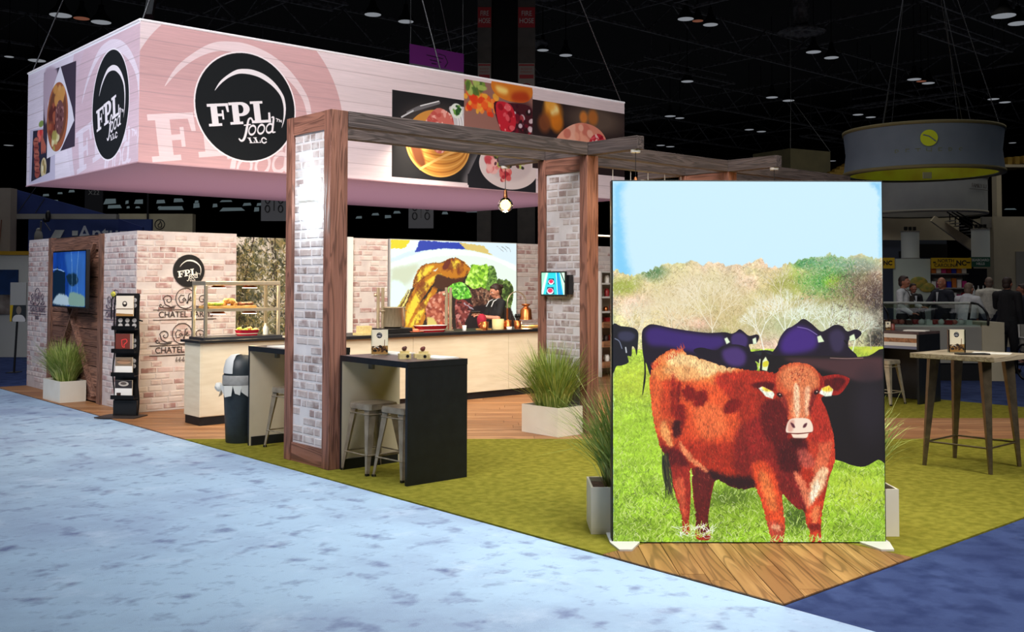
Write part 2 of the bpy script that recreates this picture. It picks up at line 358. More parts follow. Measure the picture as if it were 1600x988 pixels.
def cow_print():
    rnd = random.Random(5); rs = np.random.RandomState(5)
    cv = Canvas(957, 282, 1384, 851, 1068, (206, 240, 255)); W, H = cv.w, cv.h
    cv.poly([(950, 270), (985, 275), (970, 300), (974, 360), (978, 400), (985, 440), (950, 450)], (135, 210, 250), 9)
    cv.poly([(1360, 275), (1392, 275), (1392, 330), (1380, 300)], (140, 205, 245), 5)
    cv.poly([(1381, 300), (1392, 300), (1392, 420), (1381, 410)], (150, 215, 250), 4)
    B = lambda L: [(950+x/3.5556, 480+y/3.5556) for x, y in L]
    D = lambda L: [(1000+x/4, 660+y/4) for x, y in L]
    # grass field
    top = Canvas(957, 282, 1384, 851, 1068, (0, 0, 0)); yy = np.linspace(282, 851, H)[:, None]; t = np.clip((yy-545)/300, 0, 1)
    g = np.zeros((H, W, 3), np.float32); c0 = np.array((176, 205, 70.))/255; c1 = np.array((150, 196, 44.))/255
    g[:] = (c0*(1-t)+c1*t)[:, None, :] if t.ndim == 1 else (c0+(c1-c0)*t[..., None])
    n1 = vnoise(W, H, 60, 24, rs, 5, .7); n2 = vnoise(W, H, 5, 7, rs, 2, .9); g *= (.42+.66*n1+.5*n2)[..., None]
    cv.poly([(950, 544), (1390, 541), (1390, 860), (950, 860)], g, 1, False)
    for (x, y, rx, ry, c, a) in [(1000, 600, 60, 26, (206, 214, 60), .45), (1000, 690, 60, 40, (170, 214, 50), .4), (1150, 800, 60, 30, (120, 150, 40), .55), (1140, 778, 40, 16, (60, 84, 24), .6), (1340, 770, 50, 30, (196, 210, 60), .5), (1245, 812, 26, 22, (40, 64, 26), .7), (1340, 830, 50, 20, (120, 150, 36), .5), (985, 830, 40, 26, (110, 140, 34), .5), (1090, 838, 30, 16, (80, 100, 40), .5), (1370, 548, 30, 8, (206, 214, 70), .8)]: cv.ell(x, y, rx, ry, c, 1, 0, a)
    cv.warp(rs, 8, 16)
    f = lambda x, y: .45+(y-545)/300
    cv.tufts(rnd, 9000, 957, 1384, 556, 853, [(215, 236, 130), (196, 226, 96), (232, 244, 170), (120, 160, 30), (74, 104, 24), (170, 214, 60)], 5.5, .8, (-2.6, -.5), None, .55, f)
    cv.tufts(rnd, 700, 957, 1384, 770, 853, [(240, 248, 205), (56, 74, 26), (50, 62, 24), (226, 240, 170)], 6, .9, (-3, -.1), None, .6)
    # trees
    tl = [(950, 423), (965, 424), (978, 431), (992, 433), (1006, 428), (1016, 424), (1034, 416), (1050, 412), (1076, 410), (1100, 414), (1119, 411), (1140, 416), (1161, 418), (1180, 408), (1189, 403), (1203, 417), (1220, 419), (1231, 414), (1245, 410), (1259, 406), (1280, 403), (1299, 397), (1315, 402), (1330, 401), (1349, 396), (1365, 403), (1378, 404), (1392, 406)]
    tp = []
    for (ax, ay), (bx, by) in zip(tl, tl[1:]):
        for q in range(5): tp.append((ax+(bx-ax)*q/5, ay+(by-ay)*q/5+rnd.uniform(-3.5, 3)))
    tg = np.zeros((H, W, 3), np.float32); tg[:] = np.array((214, 200, 150.))/255
    nz = vnoise(W, H, 46, 40, rs, 5, .75); nz2 = vnoise(W, H, 90, 80, rs, 3)
    tg += ((nz2-.5)[..., None])*np.array((-.25, .12, -.3), np.float32); tg *= (.54+.64*nz+.44*vnoise(W, H, 6, 6, rs, 2, .9))[..., None]
    M = cv.poly(tp+[(1392, 543), (1200, 548), (950, 549)], tg, .6, False, mask=True)
    for (x, y, rx, ry, c, a) in [(975, 450, 26, 14, (150, 170, 60), .8), (1022, 428, 20, 12, (46, 110, 60), .9), (1050, 470, 50, 40, (226, 206, 160), .8), (1110, 450, 60, 34, (232, 214, 176), .8), (1150, 500, 60, 40, (206, 182, 130), .7),
            (1230, 450, 34, 30, (158, 166, 72), .75), (1262, 412, 18, 8, (40, 130, 70), .8), (1300, 412, 34, 14, (110, 170, 130), .8), (1305, 440, 44, 22, (70, 150, 66), .85), (1306, 442, 14, 10, (160, 214, 50), .9), (1350, 415, 34, 14, (140, 165, 150), .8),
            (1355, 460, 44, 34, (104, 78, 66), .85), (1375, 500, 22, 50, (50, 40, 44), .8), (1300, 480, 40, 24, (140, 150, 80), .7), (1250, 510, 70, 30, (186, 196, 150), .8), (1330, 510, 46, 30, (202, 214, 180), .75), (1095, 530, 50, 12, (80, 86, 60), .6), (1375, 535, 14, 16, (30, 30, 30), .8)]:
        cv.ell(x, y, rx, ry, c, 1., 0, a, M)
    cv.warp(rs, 7, 9, M)
    cv.tufts(rnd, 7000, 957, 1384, 408, 548, [(246, 240, 214), (236, 222, 184), (150, 128, 84), (120, 110, 70), (250, 246, 230), (176, 160, 100), (250, 240, 214)], 4.5, .6, (-2.9, -.3), M, .5)
    cv.tufts(rnd, 700, 1300, 1384, 430, 545, [(70, 50, 44), (150, 120, 100), (50, 40, 40)], 5, .7, (-3, 0), M, .6)
    cv.tufts(rnd, 500, 1250, 1340, 400, 470, [(60, 140, 60), (120, 190, 80), (40, 100, 50), (170, 200, 110)], 3, .8, (-3, 0), M, .7)
    def tree(x, y, a, l, w, c, d):
        x2 = x+math.cos(a)*l; y2 = y+math.sin(a)*l
        cv.line([(x, y), (x2, y2)], [w, w*.75], c, .85, None, False)
        if d:
            for s in (-1, 1, rnd.choice((-1, 1))*.3): tree(x2, y2, a+s*rnd.uniform(.25, .6), l*rnd.uniform(.6, .85), w*.68, c, d-1)
    for x, y, l, w, c, d in [(985, 545, 24, 1.6, (240, 236, 214), 4), (1005, 540, 26, 1.8, (236, 224, 190), 4), (1045, 545, 30, 1.6, (244, 236, 206), 4), (1082, 546, 34, 2, (240, 226, 190), 4), (1115, 545, 36, 2.2, (248, 238, 210), 4), (1150, 545, 30, 1.6, (226, 206, 160), 4),
            (1175, 540, 30, 1.8, (240, 226, 190), 4), (1196, 545, 26, 2, (250, 252, 240), 4), (1228, 546, 32, 2.4, (246, 252, 238), 4), (1262, 546, 26, 2.2, (238, 250, 236), 4), (1300, 546, 24, 2, (244, 252, 240), 4), (1335, 545, 22, 2, (236, 246, 230), 4), (1365, 540, 20, 1.4, (190, 180, 160), 4), (1330, 500, 26, 1.4, (170, 150, 130), 4), (1225, 470, 20, 1.4, (236, 226, 206), 3)]:
        tree(x, y+8, -PI/2+rnd.uniform(-.25, .25), l, w, c, d+1)
    # black cattle
    blk = (26, 16, 34); pur = (58, 34, 110)
    m = cv.poly(B([(20, 118), (70, 115), (140, 125), (166, 150), (166, 200), (158, 280), (148, 240), (132, 230), (128, 282), (106, 282), (112, 318), (72, 336), (44, 340), (30, 372), (14, 372)]), (24, 24, 34), mask=True)
    cv.poly(B([(60, 150), (120, 145), (150, 170), (120, 200), (60, 190)]), (54, 54, 80), 3, clip=m); cv.line(B([(36, 185), (60, 200), (75, 240)]), 1.6, (150, 160, 190), .7); cv.line(B([(96, 235), (100, 262)]), 2.2, (230, 236, 240), .8)
    m = cv.poly(B([(188, 150), (212, 116), (250, 104), (350, 124), (450, 140), (560, 152), (650, 148), (690, 156), (716, 146), (736, 131), (760, 146), (790, 168), (834, 160), (846, 178), (828, 212), (804, 214), (788, 220), (800, 270), (800, 380), (300, 400), (240, 400), (214, 330), (200, 306), (190, 250)]), blk, mask=True)
    cv.poly(B([(206, 150), (260, 118), (380, 140), (560, 165), (640, 170), (640, 230), (500, 260), (330, 230), (230, 220)]), pur, 6, clip=m); cv.poly(B([(690, 170), (740, 150), (780, 180), (770, 230), (700, 230)]), (64, 44, 104), 3, clip=m)
    cv.line(B([(202, 306), (205, 370), (200, 430), (190, 500)]), (2.2, 2.4, 3, .8), (14, 10, 18))
    for L in ([(650, 184), (666, 176), (682, 204), (662, 216)], [(808, 186), (828, 176), (832, 212), (812, 216)]): cv.poly(B(L), (232, 248, 214), .3, False)
    m = cv.poly(B([(476, 250), (520, 234), (600, 250), (640, 226), (700, 216), (760, 226), (796, 256), (850, 250), (900, 250), (938, 268), (930, 290), (890, 310), (860, 330), (820, 310), (800, 350), (760, 380), (660, 370), (620, 300), (560, 306), (510, 280)]), (22, 14, 30), mask=True)
    cv.poly(B([(640, 250), (720, 230), (770, 270), (760, 330), (700, 340), (650, 310)]), (72, 48, 112), 5, clip=m); cv.poly(B([(810, 262), (870, 256), (920, 268), (880, 284)]), (34, 40, 44), 2)
    cv.poly(B([(846, 300), (880, 284), (898, 320), (886, 360), (842, 352)]), (240, 250, 200), .3, False); cv.poly(B([(850, 320), (884, 310), (884, 340), (850, 340)]), (226, 224, 50), 1)
    m = cv.poly(B([(942, 300), (948, 220), (968, 170), (1000, 130), (1030, 116), (1060, 96), (1096, 72), (1140, 98), (1192, 142), (1228, 130), (1270, 106), (1312, 112), (1342, 142), (1390, 130), (1420, 146), (1416, 166), (1376, 196), (1352, 188), (1348, 230), (1374, 300)]), (24, 14, 34), mask=True)
    cv.poly(B([(966, 200), (1010, 140), (1080, 110), (1170, 160), (1160, 240), (1040, 270), (970, 260)]), (66, 36, 124), 7, clip=m); cv.poly(B([(1240, 160), (1290, 130), (1330, 170), (1310, 250), (1260, 250)]), (52, 42, 74), 4, clip=m)
    cv.line(B([(1062, 118), (1120, 130), (1172, 162)]), 1.2, (150, 130, 200), .8); cv.line(B([(1326, 195), (1340, 210)]), 2.4, (8, 6, 10))
    for L in ([(1172, 172), (1192, 164), (1212, 200), (1178, 206)], [(1354, 170), (1380, 156), (1390, 192), (1354, 196)]): cv.poly(B(L), (226, 244, 200), .3, False)
    m = cv.poly([(1190, 562), (1215, 559), (1310, 559), (1335, 561), (1360, 559), (1392, 558), (1392, 716), (1374, 722), (1352, 733), (1330, 730), (1306, 722), (1200, 700)], (20, 14, 18), mask=True)
    cv.poly([(1225, 563), (1310, 563), (1390, 562), (1392, 590), (1350, 600), (1300, 584)], (72, 44, 48), 5, clip=m); cv.line([(1300, 562), (1326, 563), (1352, 562)], 1.2, (186, 150, 140), .7)
    cv.ell(1362, 640, 26, 50, (34, 28, 38), 1, 0, .8, m)
    cv.poly([(1193, 567), (1198, 560), (1203, 570), (1200, 583), (1192, 581)], (240, 250, 200), .3, False); cv.poly([(1194, 569), (1202, 567), (1201, 575), (1194, 576)], (226, 214, 50), 1)
    # the red cow
    tailh = B([(235, 380), (246, 330), (262, 300), (300, 270), (330, 252), (360, 240), (398, 244), (415, 234), (430, 262), (520, 295), (620, 330), (720, 350), (800, 360), (900, 368), (940, 372)])
    head = B([(960, 345), (1010, 322), (1070, 317), (1130, 330), (1165, 358), (1200, 390), (1240, 390), (1290, 383), (1340, 400), (1352, 418), (1320, 470), (1290, 496), (1260, 490), (1215, 505), (1192, 522), (1220, 580), (1250, 680), (1262, 740)])
    legs = D([(1226, 240), (1210, 300), (1190, 350), (1170, 430), (1150, 530), (1140, 600), (1132, 680), (1130, 780), (1066, 780), (1056, 700), (1036, 640), (1028, 575), (980, 552), (930, 505), (892, 465), (893, 530), (906, 620), (904, 700), (884, 780), (822, 780), (804, 700), (784, 630), (770, 560), (742, 475), (715, 425), (640, 437), (560, 415), (478, 376), (452, 440), (434, 540), (424, 640), (440, 742), (348, 742), (345, 640), (335, 540), (324, 440), (322, 350), (318, 300), (311, 350), (316, 440), (312, 540), (304, 640), (314, 704), (262, 708), (256, 625), (234, 520), (202, 420), (180, 300), (152, 220), (122, 170), (100, 90), (80, 0)])
    red = cv.poly(tailh+head+legs+[(1016, 625), (1014, 600)], (168, 42, 22), mask=True)
    S = lambda L, c, sf=4, al=1.: cv.poly(L, c, sf, clip=red, al=al)
    S(B([(240, 330), (430, 300), (640, 370), (900, 380), (900, 720), (300, 740), (235, 560)]), (206, 66, 32), 10)
    S(B([(250, 300), (400, 245), (560, 300), (760, 355), (640, 385), (590, 450), (470, 440), (380, 400), (300, 420), (245, 420)]), (240, 134, 66), 5)
    S(B([(330, 270), (430, 268), (560, 308), (720, 352), (620, 375), (520, 400), (430, 370), (340, 340)]), (252, 206, 142), 5)
    S(B([(300, 350), (420, 330), (520, 380), (480, 430), (360, 400)]), (250, 178, 110), 6)
    S(B([(380, 440), (560, 430), (700, 500), (760, 620), (720, 740), (480, 740), (440, 600)]), (226, 84, 40), 9)
    S(B([(480, 560), (620, 560), (660, 700), (520, 730)]), (238, 112, 60), 7, .8)
    S(B([(235, 400), (300, 440), (290, 560), (320, 720), (260, 700), (235, 560)]), (228, 96, 46), 6)
    S(B([(620, 380), (760, 370), (920, 378), (940, 460), (880, 560), (780, 620), (720, 560), (600, 430)]), (178, 44, 26), 5)
    S(B([(700, 420), (880, 430), (900, 600), (780, 700), (720, 620)]), (160, 40, 24), 6, .8)
    for L in ([(410, 470), (460, 450), (490, 490), (470, 530), (430, 520)], [(480, 500), (540, 470), (556, 520), (520, 560), (480, 560)], [(660, 540), (730, 520), (740, 560), (690, 600), (640, 600)], [(370, 560), (410, 550), (430, 610), (400, 700), (370, 640)], [(380, 450), (400, 430), (400, 520), (375, 540)]): S(B(L), (122, 18, 14), 3)
    S(B([(350, 400), (370, 400), (372, 560), (350, 640)]), (130, 22, 16), 3, .8)
    S(D([(110, 0), (240, 0), (230, 120), (200, 150), (130, 100)]), (200, 80, 40), 5); S(D([(120, 20), (160, 20), (200, 150), (180, 170), (130, 100)]), (250, 160, 90), 3); S(D([(200, 20), (240, 0), (250, 90), (215, 110)]), (60, 8, 12), 3)
    S(D([(125, 165), (190, 175), (250, 190), (300, 280), (250, 330), (190, 300), (150, 230)]), (92, 14, 18), 4)
    S(D([(180, 300), (310, 300), (316, 430), (305, 640), (270, 640), (220, 440)]), (150, 36, 26), 4); S(D([(210, 380), (260, 360), (280, 460), (285, 620), (262, 600), (235, 500)]), (214, 92, 58), 3, .8)
    S(D([(322, 300), (470, 340), (450, 440), (430, 700), (350, 700), (335, 540)]), (92, 20, 22), 4); S(D([(250, 130), (330, 230), (420, 310), (410, 330), (330, 270), (260, 200)]), (224, 130, 84), 2.5)
    S(D([(420, 310), (560, 350), (700, 350), (715, 430), (620, 440), (470, 380)]), (40, 10, 18), 5)
    S(D([(600, 60), (700, 40), (720, 250), (690, 340), (590, 320)]), (112, 22, 22), 6, .8)
    S(D([(680, 0), (830, 0), (860, 200), (880, 330), (760, 320), (690, 260)]), (142, 30, 26), 6)
    S(D([(700, 270), (800, 270), (860, 400), (890, 560), (900, 680), (800, 680), (770, 540), (730, 420)]), (222, 74, 36), 5); S(D([(740, 330), (790, 330), (840, 460), (850, 560), (800, 540)]), (240, 120, 60), 4)
    S(D([(790, 640), (880, 640), (900, 680), (880, 770), (820, 770)]), (190, 70, 50), 3); S(D([(820, 650), (880, 660), (870, 690), (825, 680)]), (236, 160, 120), 2)
    S(D([(840, 100), (960, 110), (1060, 140), (1000, 300), (1030, 420), (1060, 540), (1030, 580), (900, 470), (870, 300)]), (74, 12, 18), 6)
    S(D([(860, 330), (960, 340), (1040, 520), (1000, 550), (890, 470)]), (120, 26, 26), 4)
    S(D([(1080, 0), (1200, 20), (1226, 200), (1190, 330), (1080, 330), (1060, 120)]), (196, 60, 36), 6)
    for k in range(7): S(D([(1100+k*14, 10), (1110+k*14, 10), (1130+k*12, 200), (1090+k*10, 330), (1084+k*10, 300), (1118+k*12, 190)]), (232, 122, 80), 1, .55)
    S(D([(960, 330), (1000, 340), (1060, 440), (1080, 540), (1050, 560), (1010, 470)]), (226, 120, 84), 3); S(D([(1070, 400), (1130, 300), (1180, 320), (1150, 420), (1100, 500), (1062, 540)]), (252, 196, 150), 3.5); S(D([(1070, 460), (1110, 380), (1120, 420), (1080, 520)]), (255, 236, 206), 2)
    S(D([(990, 180), (1060, 200), (1100, 260), (1060, 300), (1010, 280)]), (196, 90, 76), 4, .8)
    S(D([(1040, 560), (1140, 500), (1136, 640), (1125, 780), (1070, 780), (1056, 690)]), (206, 62, 34), 4); S(D([(1070, 560), (1120, 540), (1110, 640), (1080, 650)]), (244, 130, 76), 3); S(D([(1060, 650), (1130, 650), (1125, 690), (1065, 690)]), (120, 24, 20), 3)
    cv.warp(rs, 9, 14, red); cv.warp(rs, 4, 5, red)
    # head of the red cow
    S(B([(850, 560), (960, 520), (1010, 620), (1000, 747), (880, 747)]), (96, 16, 18), 5); S(B([(1120, 560), (1190, 520), (1230, 600), (1250, 747), (1120, 747)]), (176, 44, 30), 5)
    ear = cv.poly(B([(752, 448), (800, 415), (880, 402), (950, 412), (960, 470), (925, 525), (870, 510), (800, 478)]), (176, 44, 26), mask=True); cv.poly(B([(800, 440), (880, 424), (930, 440), (900, 490), (840, 470)]), (86, 10, 14), 2.5, clip=ear)
    ear = cv.poly(B([(1176, 430), (1205, 396), (1290, 384), (1352, 412), (1320, 468), (1290, 498), (1240, 500), (1185, 490)]), (150, 26, 20), mask=True); cv.poly(B([(1210, 420), (1280, 402), (1330, 416), (1290, 470), (1230, 470)]), (84, 8, 14), 2.5, clip=ear)
    face = cv.poly(B([(938, 400), (960, 350), (1010, 322), (1070, 317), (1130, 330), (1170, 366), (1186, 420), (1176, 480), (1150, 540), (1134, 600), (1130, 640), (1010, 640), (1000, 590), (965, 530), (942, 470)]), (206, 86, 48), mask=True)
    F = lambda L, c, sf=2.5, al=1.: cv.poly(B(L), c, sf, clip=face, al=al)
    F([(960, 390), (1010, 340), (1100, 336), (1160, 380), (1170, 450), (1100, 480), (1000, 470)], (226, 126, 78), 5); F([(1040, 470), (1110, 470), (1120, 620), (1020, 620)], (226, 132, 88), 4); F([(1040, 450), (1064, 450), (1070, 600), (1044, 620)], (250, 200, 160), 2.5); F([(1100, 470), (1130, 460), (1120, 600), (1100, 600)], (240, 176, 136), 2.5)
    F([(1150, 470), (1180, 470), (1160, 560), (1130, 620), (1124, 540)], (120, 30, 26), 3); F([(945, 480), (990, 510), (1010, 600), (990, 620), (960, 540)], (140, 40, 32), 3)
    cv.warp(rs, 4, 8, face)
    for k in range(26):
        a = rnd.uniform(0, 6.3); x = 1075+rnd.gauss(0, 40); y = 385+rnd.gauss(0, 22); q = B([(x, y), (x+14*math.cos(a), y+14*math.sin(a)), (x+20*math.cos(a+.9), y+20*math.sin(a+.9))]); cv.line(q, (.4, 1.1, .3), rnd.choice([(160, 50, 30), (250, 176, 126), (130, 36, 26)]), .7, face)
    for x, y, s in ((958, 500, 1), (1166, 484, -1)):
        cv.ell(*B([(x, y)])[0], 4.6, 3.2, (40, 12, 14), .4, .5*s); cv.ell(*B([(x+2, y-3)])[0], 1.2, .9, (240, 200, 180), .5)
    mz = cv.poly(B([(992, 690), (1004, 650), (1026, 632), (1076, 628), (1120, 634), (1140, 660), (1144, 700), (1120, 714), (1106, 740), (1040, 742), (1020, 716), (996, 710)]), (250, 226, 204), .6, mask=True)
    cv.poly(B([(1010, 650), (1040, 640), (1030, 700), (1004, 700)]), (226, 170, 150), 2.5, clip=mz); cv.poly(B([(1018, 654), (1036, 662), (1044, 682), (1030, 680)]), (90, 40, 50), .8); cv.poly(B([(1112, 656), (1094, 664), (1088, 682), (1104, 678)]), (90, 40, 50), .8)
    cv.line(B([(998, 712), (1060, 716), (1140, 708)]), (1.2, 2, 1.2), (120, 50, 40)); cv.poly(B([(1020, 742), (1106, 742), (1100, 747), (1060, 775), (1030, 770)]), (60, 14, 14), 1.5, al=.8)
    for L in ([(840, 462), (862, 452), (920, 480), (930, 495), (920, 522), (880, 508)], [(1180, 490), (1195, 462), (1236, 446), (1260, 470), (1250, 505), (1215, 508)]):
        t = cv.poly(B(L), (240, 246, 226), .4, False, mask=True); cx = sum(p[0] for p in L)/6; cv.poly(B([(cx-30, 440), (cx+40, 446), (cx+30, 476), (cx-20, 476)]), (248, 206, 60), 2, clip=t)
    for k in range(2600):
        x = rnd.uniform(1014, 1305); y = rnd.uniform(560, 850); a = 1.2+.5*math.sin(x*.03+y*.02)+rnd.uniform(-.4, .4); l = rnd.uniform(2, 5)
        cv.line([(x, y), (x+math.cos(a)*l, y+math.sin(a)*l)], .6, rnd.choice([(250, 150, 100), (90, 14, 14), (224, 90, 50), (120, 20, 16)]), .3, red*(1-mz), False)
    # hide texture, tail tuft, fringe of hair on the rump
    hn = vnoise(W, H, 3, 9, rs, 2, .8); cv.mul(hn, red*(1-mz), .6); cv.mul(vnoise(W, H, 22, 30, rs, 4, .7), red*(1-mz), .4)
    for k in range(60):
        x = 1018+rnd.uniform(0, 54); y = 580-(x-1016)*.62+rnd.uniform(-2, 5)*(1 if x < 1060 else .6); cv.line([(x, y), (x-rnd.uniform(-1, 5), y-rnd.uniform(4, 9))], (1.3, .4), rnd.choice([(232, 90, 50), (250, 140, 90), (196, 50, 30)]), .8)
    for k in range(46):
        x = 1036+rnd.uniform(-2, 8); cv.line([(x, 710+rnd.uniform(0, 20)), (x+3+rnd.uniform(-3, 3), 745), (x+9+rnd.uniform(-6, 4), 775+rnd.uniform(-8, 10))], (1.2, 1, .4), rnd.choice([(40, 44, 24), (70, 60, 40), (20, 26, 20)]), .8)
    cv.tufts(rnd, 130, 1060, 1115, 826, 846, [(236, 244, 220), (190, 220, 90), (250, 252, 240)], 9, 1.1, (-3, -.1), None, .85); cv.tufts(rnd, 90, 1195, 1290, 846, 853, [(216, 240, 150), (170, 210, 70)], 8, 1.2, (-2.6, -.5), None, .9)
    return cv
def blobs(cv, rnd, n, x0, x1, y0, y1, r0, r1, cols, soft=.35, clip=None, al=.9, asp=1.5):
    for i in range(n):
        r = rnd.uniform(r0, r1); cv.ell(rnd.uniform(x0, x1), rnd.uniform(y0, y1), r*rnd.uniform(1, asp), r, rnd.choice(cols), soft, rnd.uniform(0, 3.1), al, clip)

def boards(cv, rs, rnd, n=7):
    """pale printed planks: thin dark joints and a breath of grain"""
    for k in range(1, n):
        y = cv.y0+(cv.h/cv.k)*k/n
        cv.line([(cv.x0, y), (cv.x0+cv.w/cv.k, y)], .012, (150, 128, 134), .35, None, False)
    cv.mul(vnoise(cv.w, cv.h, 90, 3, rs, 3, .7), None, .10)

def burger(cv, x0, y0, x1, y1, rnd, rs):
    w, h = x1-x0, y1-y0; P = lambda L: [(x0+u*w, y0+v*h) for u, v in L]
    c = cv.pmask(P([(0, 0), (1, 0), (1, 1), (0, 1)])); C = cv.full(*c); s = w
    cv.poly(P([(0, 0), (1, 0), (1, 1), (0, 1)]), (150, 105, 96), smooth=False)
    cv.poly(P([(.7, .3), (1, .3), (1, 1), (.7, 1)]), (70, 40, 44), .1, clip=C)
    blobs(cv, rnd, 60, x0, x0+.45*w, y0+.2*h, y0+.55*h, .02*s, .05*s, [(240, 96, 40), (226, 60, 30), (250, 140, 60), (240, 170, 60)], clip=C)
    blobs(cv, rnd, 16, x0+.05*w, x0+.3*w, y0+.02*h, y0+.2*h, .02*s, .04*s, [(120, 150, 60), (170, 190, 100), (80, 110, 50)], clip=C, asp=3)
    b = cv.poly(P([(.38, .0), (.44, .16), (.6, .24), (.85, .24), (.97, .15), (1, 0), (.9, -.2), (.5, -.2)]), (214, 122, 40), mask=True)
    cv.poly(P([(.45, .02), (.62, .05), (.6, .14), (.48, .12)]), (250, 214, 120), .05, clip=b); cv.poly(P([(.7, .1), (.9, .05), (.95, .2), (.7, .24)]), (176, 60, 26), .06, clip=b)
    m = cv.poly(P([(.42, .32), (.6, .28), (.95, .28), (1, .5), (.96, .85), (.8, .95), (.6, .88), (.5, .7)]), (70, 24, 34), mask=True)
    blobs(cv, rnd, 70, x0+.45*w, x1, y0+.3*h, y0+.9*h, .01*s, .035*s, [(60, 12, 30), (110, 20, 40), (40, 20, 24), (150, 40, 50), (220, 200, 210)], clip=m)
    m = cv.poly(P([(.46, .3), (.66, .3), (.74, .5), (.72, .72), (.56, .78), (.48, .6)]), (196, 34, 52), mask=True)
    blobs(cv, rnd, 16, x0+.48*w, x0+.72*w, y0+.32*h, y0+.75*h, .01*s, .04*s, [(226, 90, 100), (150, 20, 36), (240, 150, 150)], clip=m)
    cv.poly(P([(.46, .84), (.6, .9), (.75, 1), (.5, 1.02), (.44, .92)]), (226, 150, 60), .03, clip=C)
    cv.poly(P([(.74, .985), (1, .94), (1, 1), (.74, 1)]), (214, 206, 206), clip=C, smooth=False)

def steakboard(cv, x0, y0, x1, y1, rnd, rs):
    w, h = x1-x0, y1-y0; P = lambda L: [(x0+u*w, y0+v*h) for u, v in L]; s = w
    C = cv.poly(P([(0, 0), (1, 0), (1, 1), (0, 1)]), (28, 28, 32), smooth=False, mask=True)
    cv.poly(P([(.1, .25), (.6, .1), (.9, .3), (.8, .8), (.3, .7)]), (70, 62, 60), .2, clip=C)
    cv.poly(P([(.84, .8), (.9, .66), (1.02, .6), (1.02, 1.02), (.78, 1.02)]), (110, 106, 110), .08, clip=C)
    m = cv.poly(P(arcpts(.5, .56, .36, .40, 0, 2*PI, 24)), (204, 140, 66), mask=True)
    for k in range(7): cv.line(P(arcpts(.5, .56, .35-k*.012, .39-k*.05, .1, PI-.1, 14)), .012*s, (150, 86, 34) if k % 2 else (236, 180, 100), .6, m)
    cv.poly(P([(.18, .5), (.3, .62), (.36, .86), (.24, .78)]), (104, 56, 30), .03, clip=m)
    cv.line(P([(.3, .88), (.5, .74), (.74, .6)]), .022*s, (232, 178, 104), .95, C)
    st = cv.poly(P([(.36, .3), (.48, .14), (.62, .18), (.74, .32), (.66, .52), (.52, .68), (.40, .58), (.36, .42)]), (206, 110, 100), mask=True)
    blobs(cv, rnd, 70, x0+.34*w, x0+.74*w, y0+.14*h, y0+.68*h, .006*s, .02*s, [(236, 170, 160), (170, 50, 50), (240, 200, 190), (190, 80, 74)], clip=st, asp=3)
    cv.line(P([(.16, .24), (.3, .16), (.5, .07)]), (.02*s, .04*s, .03*s), (110, 108, 112)); cv.line(P([(.3, .14), (.5, .055)]), .01*s, (226, 226, 230)); cv.line(P([(.1, .30), (.22, .21)]), .014*s, (200, 200, 206))
    p = cv.poly(P([(.62, .1), (.66, .24), (.7, .4), (.78, .5), (1.02, .55), (1.02, .1), (.8, .08)]), (200, 196, 202), mask=True, clip=C)
    for k in range(10): cv.line(P([(.7+k*.03, .12+rnd.uniform(0, .1)), (.72+k*.03, .3), (.7+k*.035, .5)]), .012*s, rnd.choice([(246, 246, 250), (130, 128, 140), (90, 90, 100)]), .7, p)
    cv.ell(x0+.7*w, y0+.14*h, .07*w, .09*h, (225, 232, 225), .1, 0, 1, C)
    blobs(cv, rnd, 18, x0+.65*w, x0+.75*w, y0+.08*h, y0+.18*h, .01*s, .02*s, [(60, 120, 50), (110, 160, 70), (40, 80, 40)], clip=C)

